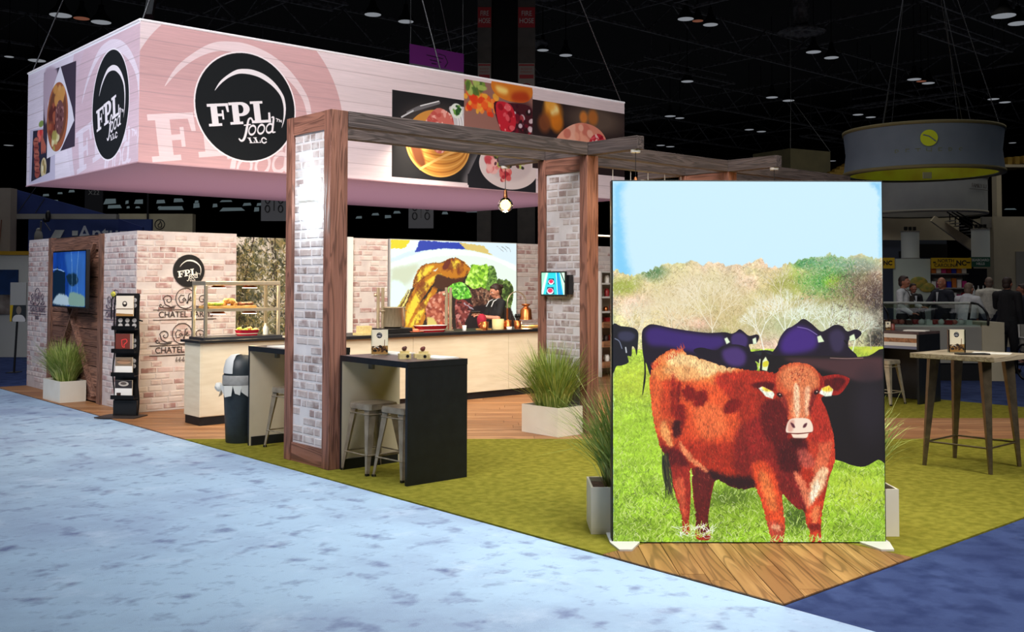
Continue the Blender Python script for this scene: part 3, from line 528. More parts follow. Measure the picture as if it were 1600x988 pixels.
def banner_side_a():
    """long face of the hanging sign, metres along the face, y down from its top edge"""
    rnd = random.Random(3); rs = np.random.RandomState(3)
    cv = Canvas(0, 0, 9.1, 1.8, 2400, (226, 208, 214)); Z = lambda z: 5-z; X = lambda x: x-.36
    cv.ell(X(1.78), Z(3.87), 1.60, 1.60, (206, 164, 168), .004)
    logo(cv, X(1.64), Z(3.86), 1.5, None, (230, 208, 214), al=1)
    cv.mul(vnoise(cv.w, cv.h, 700, 160, rs, 2), None, .12)
    boards(cv, rs, rnd, 8)
    logo(cv, X(1.84), Z(4.06), .735, rim=(238, 228, 234))
    # printed food pictures
    steakboard(cv, X(4.24), Z(4.60), X(6.02), Z(3.27), rnd, rs)
    cv.poly([(X(5.72), Z(3.42)), (X(6.02), Z(3.42)), (X(6.02), Z(3.24)), (X(5.72), Z(3.24))], (30, 30, 36), smooth=False)
    x0, x1 = X(6.02), X(7.2); P = lambda L: [(X(x), Z(z)) for x, z in L]
    C = cv.poly(P([(5.74, 3.42), (5.74, 3.2), (7.22, 3.2), (7.22, 3.9), (6.02, 3.9)]), (34, 34, 40), smooth=False, mask=True)
    cv.poly(P(arcpts(6.62, 3.62, .66, .40, 0, 2*PI, 24)), (222, 206, 206), clip=C); cv.poly(P(arcpts(6.62, 3.66, .5, .3, 0, 2*PI, 24)), (204, 186, 188), .05, clip=C)
    blobs(cv, rnd, 26, X(6.15), X(6.35), Z(3.72), Z(3.5), .03, .07, [(224, 130, 130), (196, 70, 80), (240, 180, 176)], clip=C); blobs(cv, rnd, 26, X(6.45), X(6.62), Z(3.6), Z(3.36), .03, .07, [(214, 90, 90), (170, 40, 54), (236, 160, 150)], clip=C)
    blobs(cv, rnd, 60, X(6.3), X(6.95), Z(3.84), Z(3.6), .02, .05, [(60, 70, 40), (40, 40, 34), (130, 150, 60), (180, 200, 90), (80, 40, 50)], clip=C)
    burger(cv, X(5.64), Z(4.95), X(7.14), Z(3.95), rnd, rs)
    x0, y0, x1, y1 = X(7.14), Z(4.80), X(9.16), Z(3.62)
    C = cv.poly([(x0, y0), (9.1, y0), (9.1, y1), (x0, y1)], (40, 28, 30), smooth=False, mask=True); Q = lambda L: [(X(x), Z(z)) for x, z in L]
    cv.ell(X(8.7), Z(4.6), .7, .25, (110, 92, 80), .9, 0, .8, C)
    for x, z, r, c in ((7.62, 4.62, .22, (226, 140, 40)), (7.66, 4.66, .10, (255, 240, 170)), (7.72, 4.45, .15, (214, 120, 30)), (7.42, 4.42, .15, (130, 70, 40)), (7.55, 4.78, .13, (240, 170, 70)), (8.38, 4.62, .10, (224, 130, 54)), (8.62, 4.64, .13, (190, 110, 46))):
        cv.ell(X(x), Z(z), r, r*1.1, c, .6, 0, .85, C)
    m = cv.poly(Q([(7.62, 3.95), (7.72, 4.2), (7.95, 4.39), (8.27, 4.51), (8.6, 4.50), (8.85, 4.40), (8.98, 4.22), (8.9, 3.98), (8.5, 3.85), (7.9, 3.85)]), (222, 140, 120), mask=True)
    blobs(cv, rnd, 20, X(7.75), X(8.6), Z(4.45), Z(3.95), .05, .12, [(236, 164, 140), (206, 116, 100), (240, 180, 160)], clip=m)
    r_ = cv.poly(Q([(8.5, 4.1), (8.6, 4.3), (8.8, 4.36), (8.95, 4.24), (8.9, 4.0), (8.65, 3.9)]), (196, 40, 56), mask=True)
    blobs(cv, rnd, 36, X(8.5), X(8.95), Z(4.36), Z(3.9), .01, .03, [(246, 200, 196), (226, 90, 100), (150, 20, 40)], clip=r_, asp=4)
    cv.warp(rs, 0, 9)
    return cv

def banner_side_b():
    """short face of the hanging sign: x runs from its far end to the near corner"""
    rnd = random.Random(4); rs = np.random.RandomState(4)
    cv = Canvas(0, 0, 4.6, 1.8, 1500, (222, 212, 226)); Z = lambda z: 5-z; Y = lambda y: 14.3-y
    C = cv.poly([(Y(12.15), 0), (4.6, 0), (4.6, 1.0), (Y(12.6), 1.25)], (200, 170, 184), smooth=False, al=.7)
    cv.ell(Y(10.6), Z(3.86), 1.6, 1.55, (206, 178, 190), .004, 0, .8)
    logo(cv, Y(10.85), Z(3.86), 1.5, None, (226, 216, 230), al=.85)
    cv.poly([(Y(13.1), Z(3.2)), (Y(12.2), Z(3.2)), (Y(12.6), Z(4.0)), (Y(12.8), Z(4.0))], (232, 224, 236), smooth=False, al=.6)
    cv.mul(vnoise(cv.w, cv.h, 500, 160, rs, 2), None, .1); boards(cv, rs, rnd, 8)
    logo(cv, Y(10.70), Z(4.05), .735, rim=(238, 232, 240), xs=.9)
    P = lambda L: [(Y(y), Z(z)) for y, z in L]
    cv.poly(P([(14.15, 4.08), (12.95, 4.02), (12.9, 3.2), (14.15, 3.22)]), (196, 190, 212), smooth=False)
    m = cv.poly(P([(14.0, 4.05), (13.1, 4.0), (13.15, 3.33), (14.05, 3.25)]), (42, 40, 58), smooth=False, mask=True)
    for k in range(6): y, z = 13.85-.02*k, 3.88-k*.1; cv.poly(P(arcpts(y, z-.02, .13, .075, 0, 2*PI, 10)), (150, 74, 66) if k % 2 else (176, 100, 84), clip=m); cv.line(P([(y+.09, z), (y-.08, z-.02)]), .02, (90, 36, 40), .8)
    blobs(cv, rnd, 8, Y(13.75), Y(13.45), Z(4.02), Z(3.9), .05, .08, [(206, 60, 60), (226, 110, 100)], clip=m); cv.ell(Y(13.6), Z(4.12), .12, .05, (130, 150, 80), .3)
    for k in range(3): cv.poly(P(arcpts(13.55-.08*k, 3.8, .05, .16, 0, 2*PI, 10)), (176, 96, 80), clip=m)
    cv.poly(P(arcpts(13.45, 3.42, .14, .16, 0, 2*PI, 12)), (206, 190, 150), clip=m); blobs(cv, rnd, 10, Y(13.5), Y(13.4), Z(3.5), Z(3.35), .02, .05, [(150, 130, 80), (190, 160, 90), (230, 220, 190)], clip=m)
    cv.poly(P([(13.5, 4.9), (12.06, 4.86), (12.06, 3.62), (13.2, 3.6), (13.5, 3.9)]), (60, 50, 66), smooth=False)
    cv.poly(P([(13.5, 4.9), (12.9, 4.86), (13.0, 4.5), (13.4, 4.1)]), (180, 160, 176), .04)
    cv.poly(P([(12.75, 4.9), (12.2, 4.2), (12.1, 4.0), (12.7, 3.6), (13.3, 3.55), (13.3, 4.4)]), (222, 218, 230), smooth=False)
    m = cv.poly(P(arcpts(12.85, 4.14, .48, .52, 0, 2*PI, 22)), (160, 92, 60), mask=True); cv.poly(P(arcpts(12.85, 4.17, .41, .43, 0, 2*PI, 22)), (112, 66, 48))
    blobs(cv, rnd, 9, Y(13.0), Y(12.6), Z(4.6), Z(4.35), .07, .11, [(196, 140, 76), (214, 160, 96)], clip=m); blobs(cv, rnd, 18, Y(13.2), Y(12.95), Z(4.3), Z(3.95), .05, .09, [(130, 60, 44), (90, 40, 36), (160, 84, 60)], clip=m)
    s = cv.poly(P(arcpts(12.75, 4.12, .2, .26, 0, 2*PI, 14)), (110, 70, 70), mask=True); blobs(cv, rnd, 30, Y(12.95), Y(12.55), Z(4.35), Z(3.9), .01, .03, [(170, 120, 116), (80, 40, 44)], clip=s)
    blobs(cv, rnd, 12, Y(13.05), Y(12.8), Z(3.9), Z(3.65), .04, .07, [(200, 190, 130), (160, 150, 80), (220, 214, 170)], clip=m)
    cv.poly([(0, 0), (4.6, 0), (4.6, .03), (0, .03)], (240, 240, 250), smooth=False)
    return cv

def plate_print():
    """backlit picture: steaks, roast potato skins and greens on a white plate; photo units"""
    rnd = random.Random(8); rs = np.random.RandomState(8)
    cv = Canvas(0, 0, 1300, 930, 1000, (226, 240, 228)); W, H = cv.w, cv.h       # crop units, x-60, y-30
    P = lambda L: [(x-60, y-30) for x, y in L]
    cv.poly(P([(0, 0), (1400, 0), (1400, 260), (1000, 110), (760, 100), (400, 120), (60, 220)]), (214, 232, 240), 4)
    cv.poly(P([(60, 0), (260, 20), (250, 80), (180, 104), (60, 108)]), (232, 214, 40), 3); cv.poly(P([(255, 20), (330, 20), (330, 90), (210, 140), (60, 190), (60, 110), (180, 106)]), (232, 244, 250), 3)
    cv.poly(P([(332, 30), (760, 40), (820, 100), (600, 95), (420, 112), (290, 135)]), (36, 62, 170), 3, False); cv.poly(P([(735, 40), (1000, 60), (1060, 130), (1100, 150), (960, 120), (800, 98)]), (214, 190, 110), 3, False)
    for k in range(3): cv.line(P([(1140+k*50, 60), (1180+k*50, 85), (1215+k*40, 110)]), 5, (120, 120, 110), .8)
    cv.poly(P([(60, 240), (400, 130), (760, 110), (1100, 160), (1370, 250), (1370, 300), (1000, 170), (500, 170), (60, 290)]), (240, 248, 242), 8)
    cv.poly(P([(60, 300), (200, 260), (330, 250), (220, 420), (60, 480)]), (200, 206, 170), 30, al=.7); cv.poly(P([(60, 400), (200, 440), (160, 560), (60, 700)]), (226, 250, 240), 16)
    cv.poly(P([(180, 700), (300, 420), (700, 260), (1000, 420), (1200, 420), (1290, 640), (1300, 960), (180, 960)]), (40, 26, 22), 8)
    # potato skins
    def wedge(L, hi, dk=(70, 30, 14)):
        m = cv.poly(P(L), (196, 120, 22), 2, mask=True); cv.poly(P(hi), (246, 214, 60), 12, clip=m); return m
    ws = []
    ws.append(wedge([(270, 440), (300, 340), (370, 250), (560, 228), (480, 300), (360, 390), (290, 450)], [(290, 420), (340, 300), (480, 250), (400, 340)]))
    for k in range(5): cv.line(P([(70+k*14, 700), (150+k*18, 600), (230+k*8, 470+k*6)]), (8, 16, 6), [(200, 180, 80), (120, 90, 30), (236, 220, 120), (90, 60, 20), (214, 190, 90)][k])
    ws.append(wedge([(205, 850), (180, 720), (230, 560), (330, 400), (470, 310), (640, 280), (780, 260), (840, 270), (800, 340), (640, 360), (500, 400), (430, 470), (330, 600), (280, 720), (260, 840)], [(210, 800), (220, 640), (320, 480), (440, 370), (600, 300), (480, 390), (360, 540), (280, 680)]))
    ws.append(wedge([(500, 300), (600, 200), (720, 185), (850, 270), (800, 350), (680, 380), (560, 330)], [(640, 230), (720, 200), (740, 260), (660, 280)]))
    ws.append(wedge([(210, 850), (300, 640), (400, 540), (480, 440), (520, 430), (480, 540), (400, 640), (390, 740), (320, 830)], [(240, 800), (340, 640), (450, 500), (400, 620), (330, 760)]))
    m = np.clip(sum(ws), 0, 1); n = vnoise(W, H, 60, 90, rs, 4, .7); d = np.clip((n-.52)*6, 0, 1)*m
    cv.a += (np.array((110, 40, 14))/255-cv.a)*(d*.75)[..., None]
    cv.poly(P([(520, 330), (640, 370), (800, 350), (820, 290), (760, 420), (640, 470), (500, 460), (480, 400)]), (74, 36, 20), 10)
    cv.line(P([(270, 450), (330, 300), (400, 240), (560, 226), (640, 190), (720, 186), (850, 275)]), 5, (60, 24, 16), .8); cv.line(P([(200, 620), (280, 440), (470, 310)]), 4, (90, 40, 16), .8)
    cv.poly(P([(560, 260), (620, 200), (650, 210), (600, 290)]), (110, 40, 26), 4)
    # steaks
    def meat(L, base, cols, n, sz):
        m = cv.poly(P(L), base, 2, mask=True); q = np.array(P(L)); blobs(cv, rnd, n, q[:, 0].min(), q[:, 0].max(), q[:, 1].min(), q[:, 1].max(), sz*.4, sz, cols, .5, m, .8, 3); return m
    meat([(400, 700), (410, 610), (480, 520), (600, 480), (650, 520), (660, 700), (640, 960), (430, 960), (420, 850)], (176, 84, 60), [(214, 130, 100), (120, 44, 34), (236, 170, 140), (150, 64, 46)], 150, 16)
    cv.poly(P([(410, 740), (440, 720), (500, 760), (520, 830), (560, 960), (430, 960)]), (222, 200, 110), 10); cv.poly(P([(540, 760), (580, 800), (640, 960), (580, 960)]), (236, 110, 70), 8, al=.8)
    meat([(700, 560), (770, 560), (890, 640), (860, 700), (800, 780), (820, 960), (740, 960), (700, 760)], (130, 54, 48), [(180, 96, 84), (80, 24, 26), (210, 140, 130), (50, 16, 16)], 90, 14)
    meat([(850, 470), (1000, 440), (1120, 500), (1120, 600), (1000, 640), (900, 650), (860, 560)], (96, 60, 46), [(150, 104, 80), (60, 34, 26), (40, 24, 20), (176, 140, 110)], 110, 14)
    cv.poly(P([(880, 640), (1000, 620), (1100, 640), (1100, 960), (840, 960), (820, 780)]), (32, 22, 24), 10); cv.line(P([(740, 780), (780, 860), (800, 950)]), 16, (150, 90, 50), .8); cv.line(P([(790, 600), (850, 640), (880, 660)]), 12, (190, 180, 190), .8)
    # greens
    def green(L, base, cols, n, sz):
        m = cv.poly(P(L), base, 3, mask=True); q = np.array(P(L)); blobs(cv, rnd, n, q[:, 0].min(), q[:, 0].max(), q[:, 1].min(), q[:, 1].max(), sz*.5, sz, cols, .5, m, .8, 1.6)
    green([(1120, 420), (1160, 370), (1210, 390), (1250, 380), (1310, 430), (1325, 520), (1300, 640), (1230, 640), (1200, 540), (1140, 500)], (66, 86, 34), [(110, 140, 60), (50, 66, 26), (150, 170, 90), (40, 50, 20)], 120, 15)
    green([(1030, 280), (1060, 250), (1110, 265), (1140, 360), (1130, 460), (1060, 480), (1010, 440)], (84, 120, 50), [(140, 180, 80), (50, 80, 30), (110, 150, 60)], 90, 14)
    green([(800, 400), (850, 300), (870, 240), (960, 245), (1030, 235), (1045, 290), (1030, 400), (1010, 460), (960, 450), (900, 470), (840, 440)], (150, 206, 50), [(196, 240, 90), (110, 170, 40), (220, 250, 130), (90, 140, 30)], 120, 16)
    green([(600, 490), (640, 440), (700, 410), (780, 410), (840, 470), (860, 540), (800, 560), (700, 560), (660, 510)], (110, 200, 50), [(160, 240, 90), (70, 150, 40), (200, 250, 140), (50, 110, 30)], 120, 13)
    cv.warp(rs, 8, 14); cv.warp(rs, 3, 5)
    return cv

def forest_print():
    rnd = random.Random(9); rs = np.random.RandomState(9)
    cv = Canvas(0, 0, 2.1, 2.33, 700, (196, 186, 176)); W, H = cv.w, cv.h
    cv.mul(vnoise(W, H, 60, 60, rs, 4), None, .3)
    blobs(cv, rnd, 500, 0, 2.1, 0, 2.33, .02, .10, [(84, 84, 56), (60, 62, 44), (104, 98, 62), (120, 104, 60), (44, 46, 36)], .8, None, .6)
    for k in range(7):
        x = rnd.uniform(0, 2.1); cv.line([(x, 2.4), (x+rnd.uniform(-.1, .1), 1.2), (x+rnd.uniform(-.2, .2), -.1)], (.05, .02), (54, 44, 36))
        for j in range(6): y = rnd.uniform(.1, 2); cv.line([(x, y), (x+rnd.uniform(-.4, .4), y-rnd.uniform(.05, .3))], (.02, .006), (60, 48, 40))
    cv.tufts(rnd, 5200, 0, 2.1, 0, 2.33, [(70, 74, 46), (48, 52, 34), (126, 118, 70), (150, 130, 80), (206, 200, 186), (36, 38, 30)], .045, .016, (-3.1, 3.1), None, .8)
    cv.warp(rs, 4, 7)
    return cv

def tv_print():
    rnd = random.Random(2); rs = np.random.RandomState(2)
    cv = Canvas(0, 0, 1.4, .8, 420, (20, 60, 140)); cv.mul(vnoise(cv.w, cv.h, 120, 90, rs, 2), None, .5)
    cv.mul(vnoise(cv.w, cv.h, 30, 60, rs, 3), None, .35)
    cv.poly([(.0, .3), (.15, .26), (.2, .2), (.25, .27), (.55, .3), (.58, .8), (0, .8)], (14, 32, 52), .01, False); cv.line([(0, .26), (.2, .25), (.5, .29)], .015, (170, 200, 220), .7)
    cv.poly([(.55, .0), (1.4, 0), (1.4, .8), (.8, .8), (.7, .4)], (60, 110, 170), .06, al=.6); cv.poly([(.6, .35), (1.0, .32), (1.1, .45), (.8, .5)], (16, 40, 60), .02)
    cv.line([(.8, 0), (.85, .4), (.8, .8)], .02, (130, 170, 200), .5); cv.line([(1.1, 0), (1.05, .4), (1.15, .8)], .02, (130, 170, 200), .5)
    cv.poly([(.05, .72), (.3, .62), (.7, .66), (.78, .78), (.1, .78)], (150, 170, 180), .02); cv.poly([(.78, .6), (1.35, .64), (1.38, .79), (.78, .79)], (110, 140, 130), .02)
    cv.warp(rs, 5, 12); return cv
def screen_print():
    cv = Canvas(0, 0, 1, .9, 240, (40, 190, 204))
    cv.poly([(0, 0), (.3, 0), (.08, .9), (0, .9)], (150, 214, 190), smooth=False); cv.poly([(.2, 0), (.27, 0), (.06, .9), (0, .9), (0, .75)], (220, 246, 240), smooth=False, al=.8)
    cv.poly([(.66, 0), (.74, 0), (.92, .9), (.7, .9)], (30, 140, 200), smooth=False); cv.line([(.64, 0), (.7, .9)], .02, (210, 240, 240)); cv.poly([(.8, 0), (1, 0), (1, .9), (.95, .9)], (190, 220, 200), smooth=False); cv.line([(.84, .0), (1, .4)], .04, (20, 60, 70))
    for x, y, s in ((.42, .36, .15), (.38, .74, .18)):
        cv.poly([(x-s, y+s*.8), (x-s*.7, y-s*.8), (x+s*.8, y-s*.8), (x+s, y+s*.8)], (24, 60, 90), smooth=False); cv.ell(x, y+.02, s*.8, s*.7, (240, 226, 236), .2); cv.ell(x, y, s*.6, s*.5, (206, 40, 80), .3)
    return cv
def card_print():
    rnd = random.Random(6); cv = Canvas(0, 0, 1, 1.45, 200, (222, 212, 186))
    cv.ell(.5, .75, .6, .5, (236, 226, 200), 1); cv.poly([(0, .98), (1, .94), (1, 1.45), (0, 1.45)], (150, 112, 60), .02, False)
    blobs(cv, rnd, 40, .05, .95, 1.0, 1.3, .03, .08, [(40, 26, 20), (70, 44, 26), (120, 80, 40), (24, 18, 16)]); cv.line([(.15, 1.06), (.3, 1.0), (.45, 1.07)], .03, (240, 240, 230))
    logo(cv, .48, .33, .17, rim=(240, 236, 226)); cv.line([(.8, .6), (.78, 1.1)], .04, (120, 84, 50))
    return cv
def disc_print():
    cv = Canvas(-1, -1, 1, 1, 360, (22, 22, 24)); logo(cv, 0, 0, .98, (22, 22, 24), (236, 230, 220)); return cv
def brochure_a():
    cv = Canvas(0, 0, 1, 1, 120, (226, 214, 196)); cv.poly([(0, .62), (1, .62), (1, .67), (0, .67)], (120, 100, 80), smooth=False); cv.ell(.5, .4, .14, .14, (40, 30, 28)); cv.ell(.5, .36, .08, .06, (226, 214, 196)); cv.poly([(0, .86), (1, .9), (1, 1), (0, 1)], (150, 110, 60), smooth=False); return cv
def brochure_b():
    cv = Canvas(0, 0, 1, 1, 120, (110, 50, 42)); cv.line([(.35, .35), (.6, .3), (.66, .45), (.5, .6), (.52, .75), (.4, .7), (.36, .5), (.35, .35)], .04, (236, 60, 60)); cv.poly([(.84, .0), (1, 0), (1, 1), (.84, 1)], (150, 130, 120), smooth=False); return cv
def brochure_c():
    cv = Canvas(0, 0, 1, 1, 120, (236, 232, 226)); cv.poly([(0, 0), (1, 0), (1, .48), (0, .48)], (130, 110, 90), smooth=False); cv.ell(.5, .25, .4, .12, (170, 130, 100)); cv.line([(.1, .18), (.9, .2)], .03, (60, 40, 34)); return cv
def brochure_d():
    cv = Canvas(0, 0, 1, 1, 120, (236, 232, 226)); cv.poly([(0, 0), (1, 0), (1, .45), (0, .45)], (44, 40, 44), smooth=False); cv.ell(.5, .2, .3, .14, (190, 180, 170)); cv.ell(.5, .18, .18, .08, (90, 80, 76)); cv.poly([(.1, .7), (.35, .7), (.35, .9), (.1, .9)], (60, 40, 34), smooth=False); return cv
def poster_print():
    cv = Canvas(0, 0, 1, 1.9, 120, (40, 46, 50)); cv.poly([(0, 0), (1, 0), (1, 1.1), (0, 1.1)], (150, 152, 150), smooth=False); cv.ell(.55, 1.35, .16, .2, (120, 110, 100)); cv.poly([(.2, 1.9), (.3, 1.6), (.8, 1.6), (.95, 1.9)], (190, 190, 190)); cv.poly([(0, 1.1), (.2, 1.1), (.1, 1.9), (0, 1.9)], (180, 150, 30), smooth=False); return cv
# ---------------------------------------------------------------- the setting: hall
ZF = .012
blue = mat('light_carpet', (162, 186, 210), (106, 118, 152), 4.6, (1, 1.1, 1), .95, bump=.3, bsc=160, thr=(.56, .74), spec=.1, det=5)
dblue = mat('dark_carpet', (58, 72, 112), (40, 52, 90), 5, (1, 1, 1), .95, bump=.3, bsc=160, thr=(.45, .65), spec=.1)  # darker copy of the aisle carpet; the dimming is put into the colour
turf = mat('turf', (142, 136, 52), (118, 114, 38), 14, rough=.95, bump=.9, bsc=190, spec=.05)
def cloudy(m, col, sc, a, b, amt=1.):
    N = m.node_tree.nodes; L = m.node_tree.links; P = N['Principled BSDF']; src = P.inputs['Base Color'].links[0].from_socket; mp = [n for n in N if n.type == 'MAPPING'][0]
    n = N.new('ShaderNodeTexNoise'); n.inputs['Scale'].default_value = sc; n.inputs['Detail'].default_value = 6; n.inputs['Roughness'].default_value = .65; L.new(mp.outputs[0], n.inputs['Vector'])
    r = N.new('ShaderNodeMapRange'); r.inputs[1].default_value = a; r.inputs[2].default_value = b; r.inputs[4].default_value = amt; L.new(n.outputs[0], r.inputs[0])
    x = N.new('ShaderNodeMix'); x.data_type = 'RGBA'; L.new(r.outputs[0], x.inputs[0]); L.new(src, x.inputs[6]); x.inputs[7].default_value = c4(col); L.new(x.outputs[2], P.inputs['Base Color'])
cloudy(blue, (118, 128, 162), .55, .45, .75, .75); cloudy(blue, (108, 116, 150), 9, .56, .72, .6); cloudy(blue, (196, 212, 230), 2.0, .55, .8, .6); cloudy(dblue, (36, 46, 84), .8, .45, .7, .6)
def struct(name, mb, *m, **k): o = mb.to(name, None, *m, **k); o['kind'] = 'structure'; return o
struct('floor', MB().box(-70, 0, -60, 120, -.2, 0), blue)
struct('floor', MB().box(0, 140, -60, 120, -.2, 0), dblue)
struct('floor', MB().prism([(1.38, .002), (8.58, .002), (.002, 7.38), (.002, 1.30), (1.38, 1.30)], 0, ZF), turf)
struct('floor', MB().prism([(5.62, 4.75), (9.7, 1.24), (9.7, 4.75)], 0, ZF), turf)
DN = Vector((.652, .758)); DE = Vector((.758, -.652))
def clip_poly(P, n, d):       # keep n.p >= d
    out = []
    for i in range(len(P)):
        a, b = P[i-1], P[i]; da, db = n.dot(a)-d, n.dot(b)-d
        if (da >= 0) != (db >= 0): out.append(a+(b-a)*(da/(da-db)))
        if db >= 0: out.append(b)
    return out
pine = wood('floor_planks', (176, 128, 84), (146, 98, 58), 'x', .8, .5, rnd=[(190, 140, 96), (170, 120, 76), (200, 150, 104), (156, 106, 68), (182, 128, 80)], dark=(120, 76, 44))
oak = wood('front_planks', (172, 128, 76), (138, 96, 52), 'x', 1., .5, rnd=[(178, 134, 80), (158, 116, 66), (190, 148, 92), (142, 102, 58), (170, 124, 72)], dark=(84, 54, 26))
base = mat('subfloor', (60, 42, 28), rough=.9)
def planks(parent, e, n, u0, u1, v0, v1, wd, ln, cons, m, rnd):
    k = 0; v = v0
    while v < v1-.01:
        u = u0-rnd.uniform(0, ln)
        while u < u1:
            P = [e*a+n*b for a, b in ((u+.002, v+.002), (u+ln-.002, v+.002), (u+ln-.002, v+wd-.002), (u+.002, v+wd-.002))]
            for nn, d in cons:
                if len(P) > 2: P = clip_poly(P, nn, d)
            if len(P) > 2:
                c = sum(P, Vector((0, 0)))/len(P); ang = math.atan2(e.y, e.x); R = Matrix.Rotation(-ang, 2)
                if sum((P[i-1].x*P[i].y-P[i].x*P[i-1].y) for i in range(len(P))) < 0: P = P[::-1]
                loc = [tuple(R@(q-c)) for q in P]
                MB().prism(loc, .004, ZF-rnd.uniform(0, .0012)).to('plank', parent, m, loc=(c.x, c.y, 0), rot=(0, 0, ang))
            u += ln
        v += wd
X_, Y_ = Vector((1, 0)), Vector((0, 1)); rn = random.Random(1)
f1 = struct('floor', MB().prism([(.002, .002), (1.38, .002), (1.38, 1.30), (.002, 1.30)], 0, .004), base)
planks(f1, DN, DE, 0, 1.9, -1.05, 1.1, .15, 2.6, [(X_, .003), (Y_, .003), (-X_, -1.378), (-Y_, -1.298)], oak, rn)
f2 = struct('floor', MB().prism([(.002, 7.385), (8.585, .002), (9.7, .002), (9.7, 1.235), (5.62, 4.75), (9.7, 4.75), (9.7, 9.84), (.44, 9.84), (.44, 14.35), (.002, 14.35)], 0, .004), base)
planks(f2, DE, DN, -12, 8, 5.594, 7.262, .2085, 2.4, [(X_, .003), (Y_, .003), (-X_, -9.7)], pine, rn)
planks(f2, DE, DN, -12, 8, 7.262, 16, .2085, 2.4, [(X_, .003), (Y_, 4.755), (-X_, -9.7), (-Y_, -9.84)], pine, rn)
planks(f2, DE, DN, -12, 0, 7.262, 12, .2085, 2.4, [(X_, .003), (Y_, 9.84), (-X_, -.43), (-Y_, -14.35)], pine, rn)
# hall shell
hallm = mat('hall_paint', (40, 40, 42), (28, 28, 30), 2, rough=.9); ceilm = mat('ceiling_paint', (16, 16, 18), (10, 10, 12), 1, rough=.95)
struct('ceiling', MB().box(-70, 140, -60, 120, 15, 15.3), ceilm)
struct('wall_far', MB().box(-70, 140, 119.7, 120, 0, 15), hallm); struct('wall_right', MB().box(139.7, 140, -60, 119.7, 0, 15), hallm)
struct('wall_left', MB().box(-70, -69.7, -60, 119.7, 0, 15), hallm); struct('wall_near', MB().box(-69.7, 139.7, -60, -59.7, 0, 15), hallm)

# ---------------------------------------------------------------- the stand's brick walls
mortar = mat('wall_print', (206, 196, 192), (190, 178, 176), 5, rough=.8)
BR = [(186, 160, 156), (176, 144, 140), (196, 176, 172), (166, 130, 126), (200, 184, 178), (190, 168, 162), (150, 112, 106), (204, 190, 184), (182, 156, 150)]
brickm = mat('brick_print', (190, 170, 166), (208, 196, 190), 9, rough=.8, rnd=BR, bump=.2, thr=(.42, .66))
brickp = mat('pale_brick_print', (204, 198, 194), (206, 198, 198), 10, rough=.8, rnd=[(184, 168, 166), (170, 154, 152), (196, 186, 184), (156, 136, 134), (180, 162, 158), (146, 128, 124), (190, 178, 176)], bump=.2, thr=(.42, .66))
BM = {}
pmort = mat('pillar_print', (222, 218, 220), (206, 202, 206), 5, rough=.8)
def brick_mesh(L, h, m):
    k = (L, h, m.name)
    if k not in BM:
        b = MB(); c = .006; b.add([(0, 0, 0), (L, 0, 0), (L, 0, h), (0, 0, h), (c, -.006, c), (L-c, -.006, c), (L-c, -.006, h-c), (c, -.006, h-c)], [(4, 5, 6, 7), (0, 1, 5, 4), (1, 2, 6, 5), (2, 3, 7, 6), (3, 0, 4, 7)]); BM[k] = b.mesh('brick', m)
    return BM[k]
def bricks(parent, org, rz, W, z0, z1, rnd, m, skip=.1, pitch=.078, lo=13, hi=24, holes=(), gap=.016):
    """course by course along local +x from org; the face looks to local -y"""
    z = z0; c, s = math.cos(rz), math.sin(rz)
    while z+pitch < z1+.01:
        x = rnd.choice((0, -.08)); 
        while x < W-.03:
            L = rnd.randrange(lo, hi)/100; a = max(x, .005); b = min(x+L, W-.005)
            L2 = round(b-a, 2)
            if L2 > .03 and rnd.random() > skip and not any(hx0 < (a+b)/2 < hx1 and hz0 < z < hz1 for hx0, hx1, hz0, hz1 in holes):
                put('brick', brick_mesh(L2, pitch-gap, m), parent, (org[0]+c*a, org[1]+s*a, z+gap/2), (0, 0, rz))
            x += L+gap*.9
        z += pitch
rb = random.Random(7)
# left face, facing -x: local x runs toward -y
wl = struct('wall_left', MB().box(.42, .52, 13.24, 14.3, ZF, 2.33), mortar); bricks(wl, (.42, 14.3), -PI/2, 1.06, .03, 2.32, rb, brickm, .12)
wl2 = struct('wall_left', MB().box(.42, .52, 9.85, 10.99, ZF, 2.33), mortar); bricks(wl2, (.42, 10.99), -PI/2, 1.14, .03, 2.32, rb, brickm, .12)
wf = struct('wall_front', MB().box(.52, 1.79, 9.85, 9.95, ZF, 2.33), mortar); bricks(wf, (.42, 9.85), 0, 1.37, .03, 2.32, rb, brickm, .16, holes=((.35, 1.0, .55, .72),))
wb = struct('wall_back', MB().box(3.63, 4.28, 9.85, 9.95, ZF, 2.33).box(1.69, 1.79, 9.95, 10.3, ZF, 2.33), mortar); bricks(wb, (3.63, 9.85), 0, .65, .9, 2.32, rb, brickm, .1)
wb2 = struct('wall_back', MB().box(6.9, 9.45, 9.85, 9.95, ZF, 2.33), mortar); bricks(wb2, (6.9, 9.85), 0, 2.5, .9, 2.32, rb, brickm, .14, lo=17, hi=30)
struct('wall_back', MB().box(4.28, 6.9, 9.9, 10, ZF, 2.33).box(3.63, 3.73, 9.95, 10.3, ZF, 2.33).box(.52, 9.45, 14.2, 14.3, ZF, 2.33).box(9.35, 9.45, 9.95, 14.2, ZF, 2.33), mortar)
white = mat('white_laminate', (222, 214, 200), (214, 206, 192), 3, (1, 1, 6), rough=.5)
struct('trim_1', MB().box(3.54, 3.63, 9.80, 9.85, ZF, 2.34), mat('white_trim', (232, 226, 220), rough=.5))
fp = struct('wall_back', MB().box(1.79, 3.54, 10.3, 10.36, ZF, 2.31).quad([(1.79, 10.298, ZF), (3.63, 10.298, ZF), (3.63, 10.298, 2.31), (1.79, 10.298, 2.31)], 1), mortar, printed('forest_print', forest_print()))
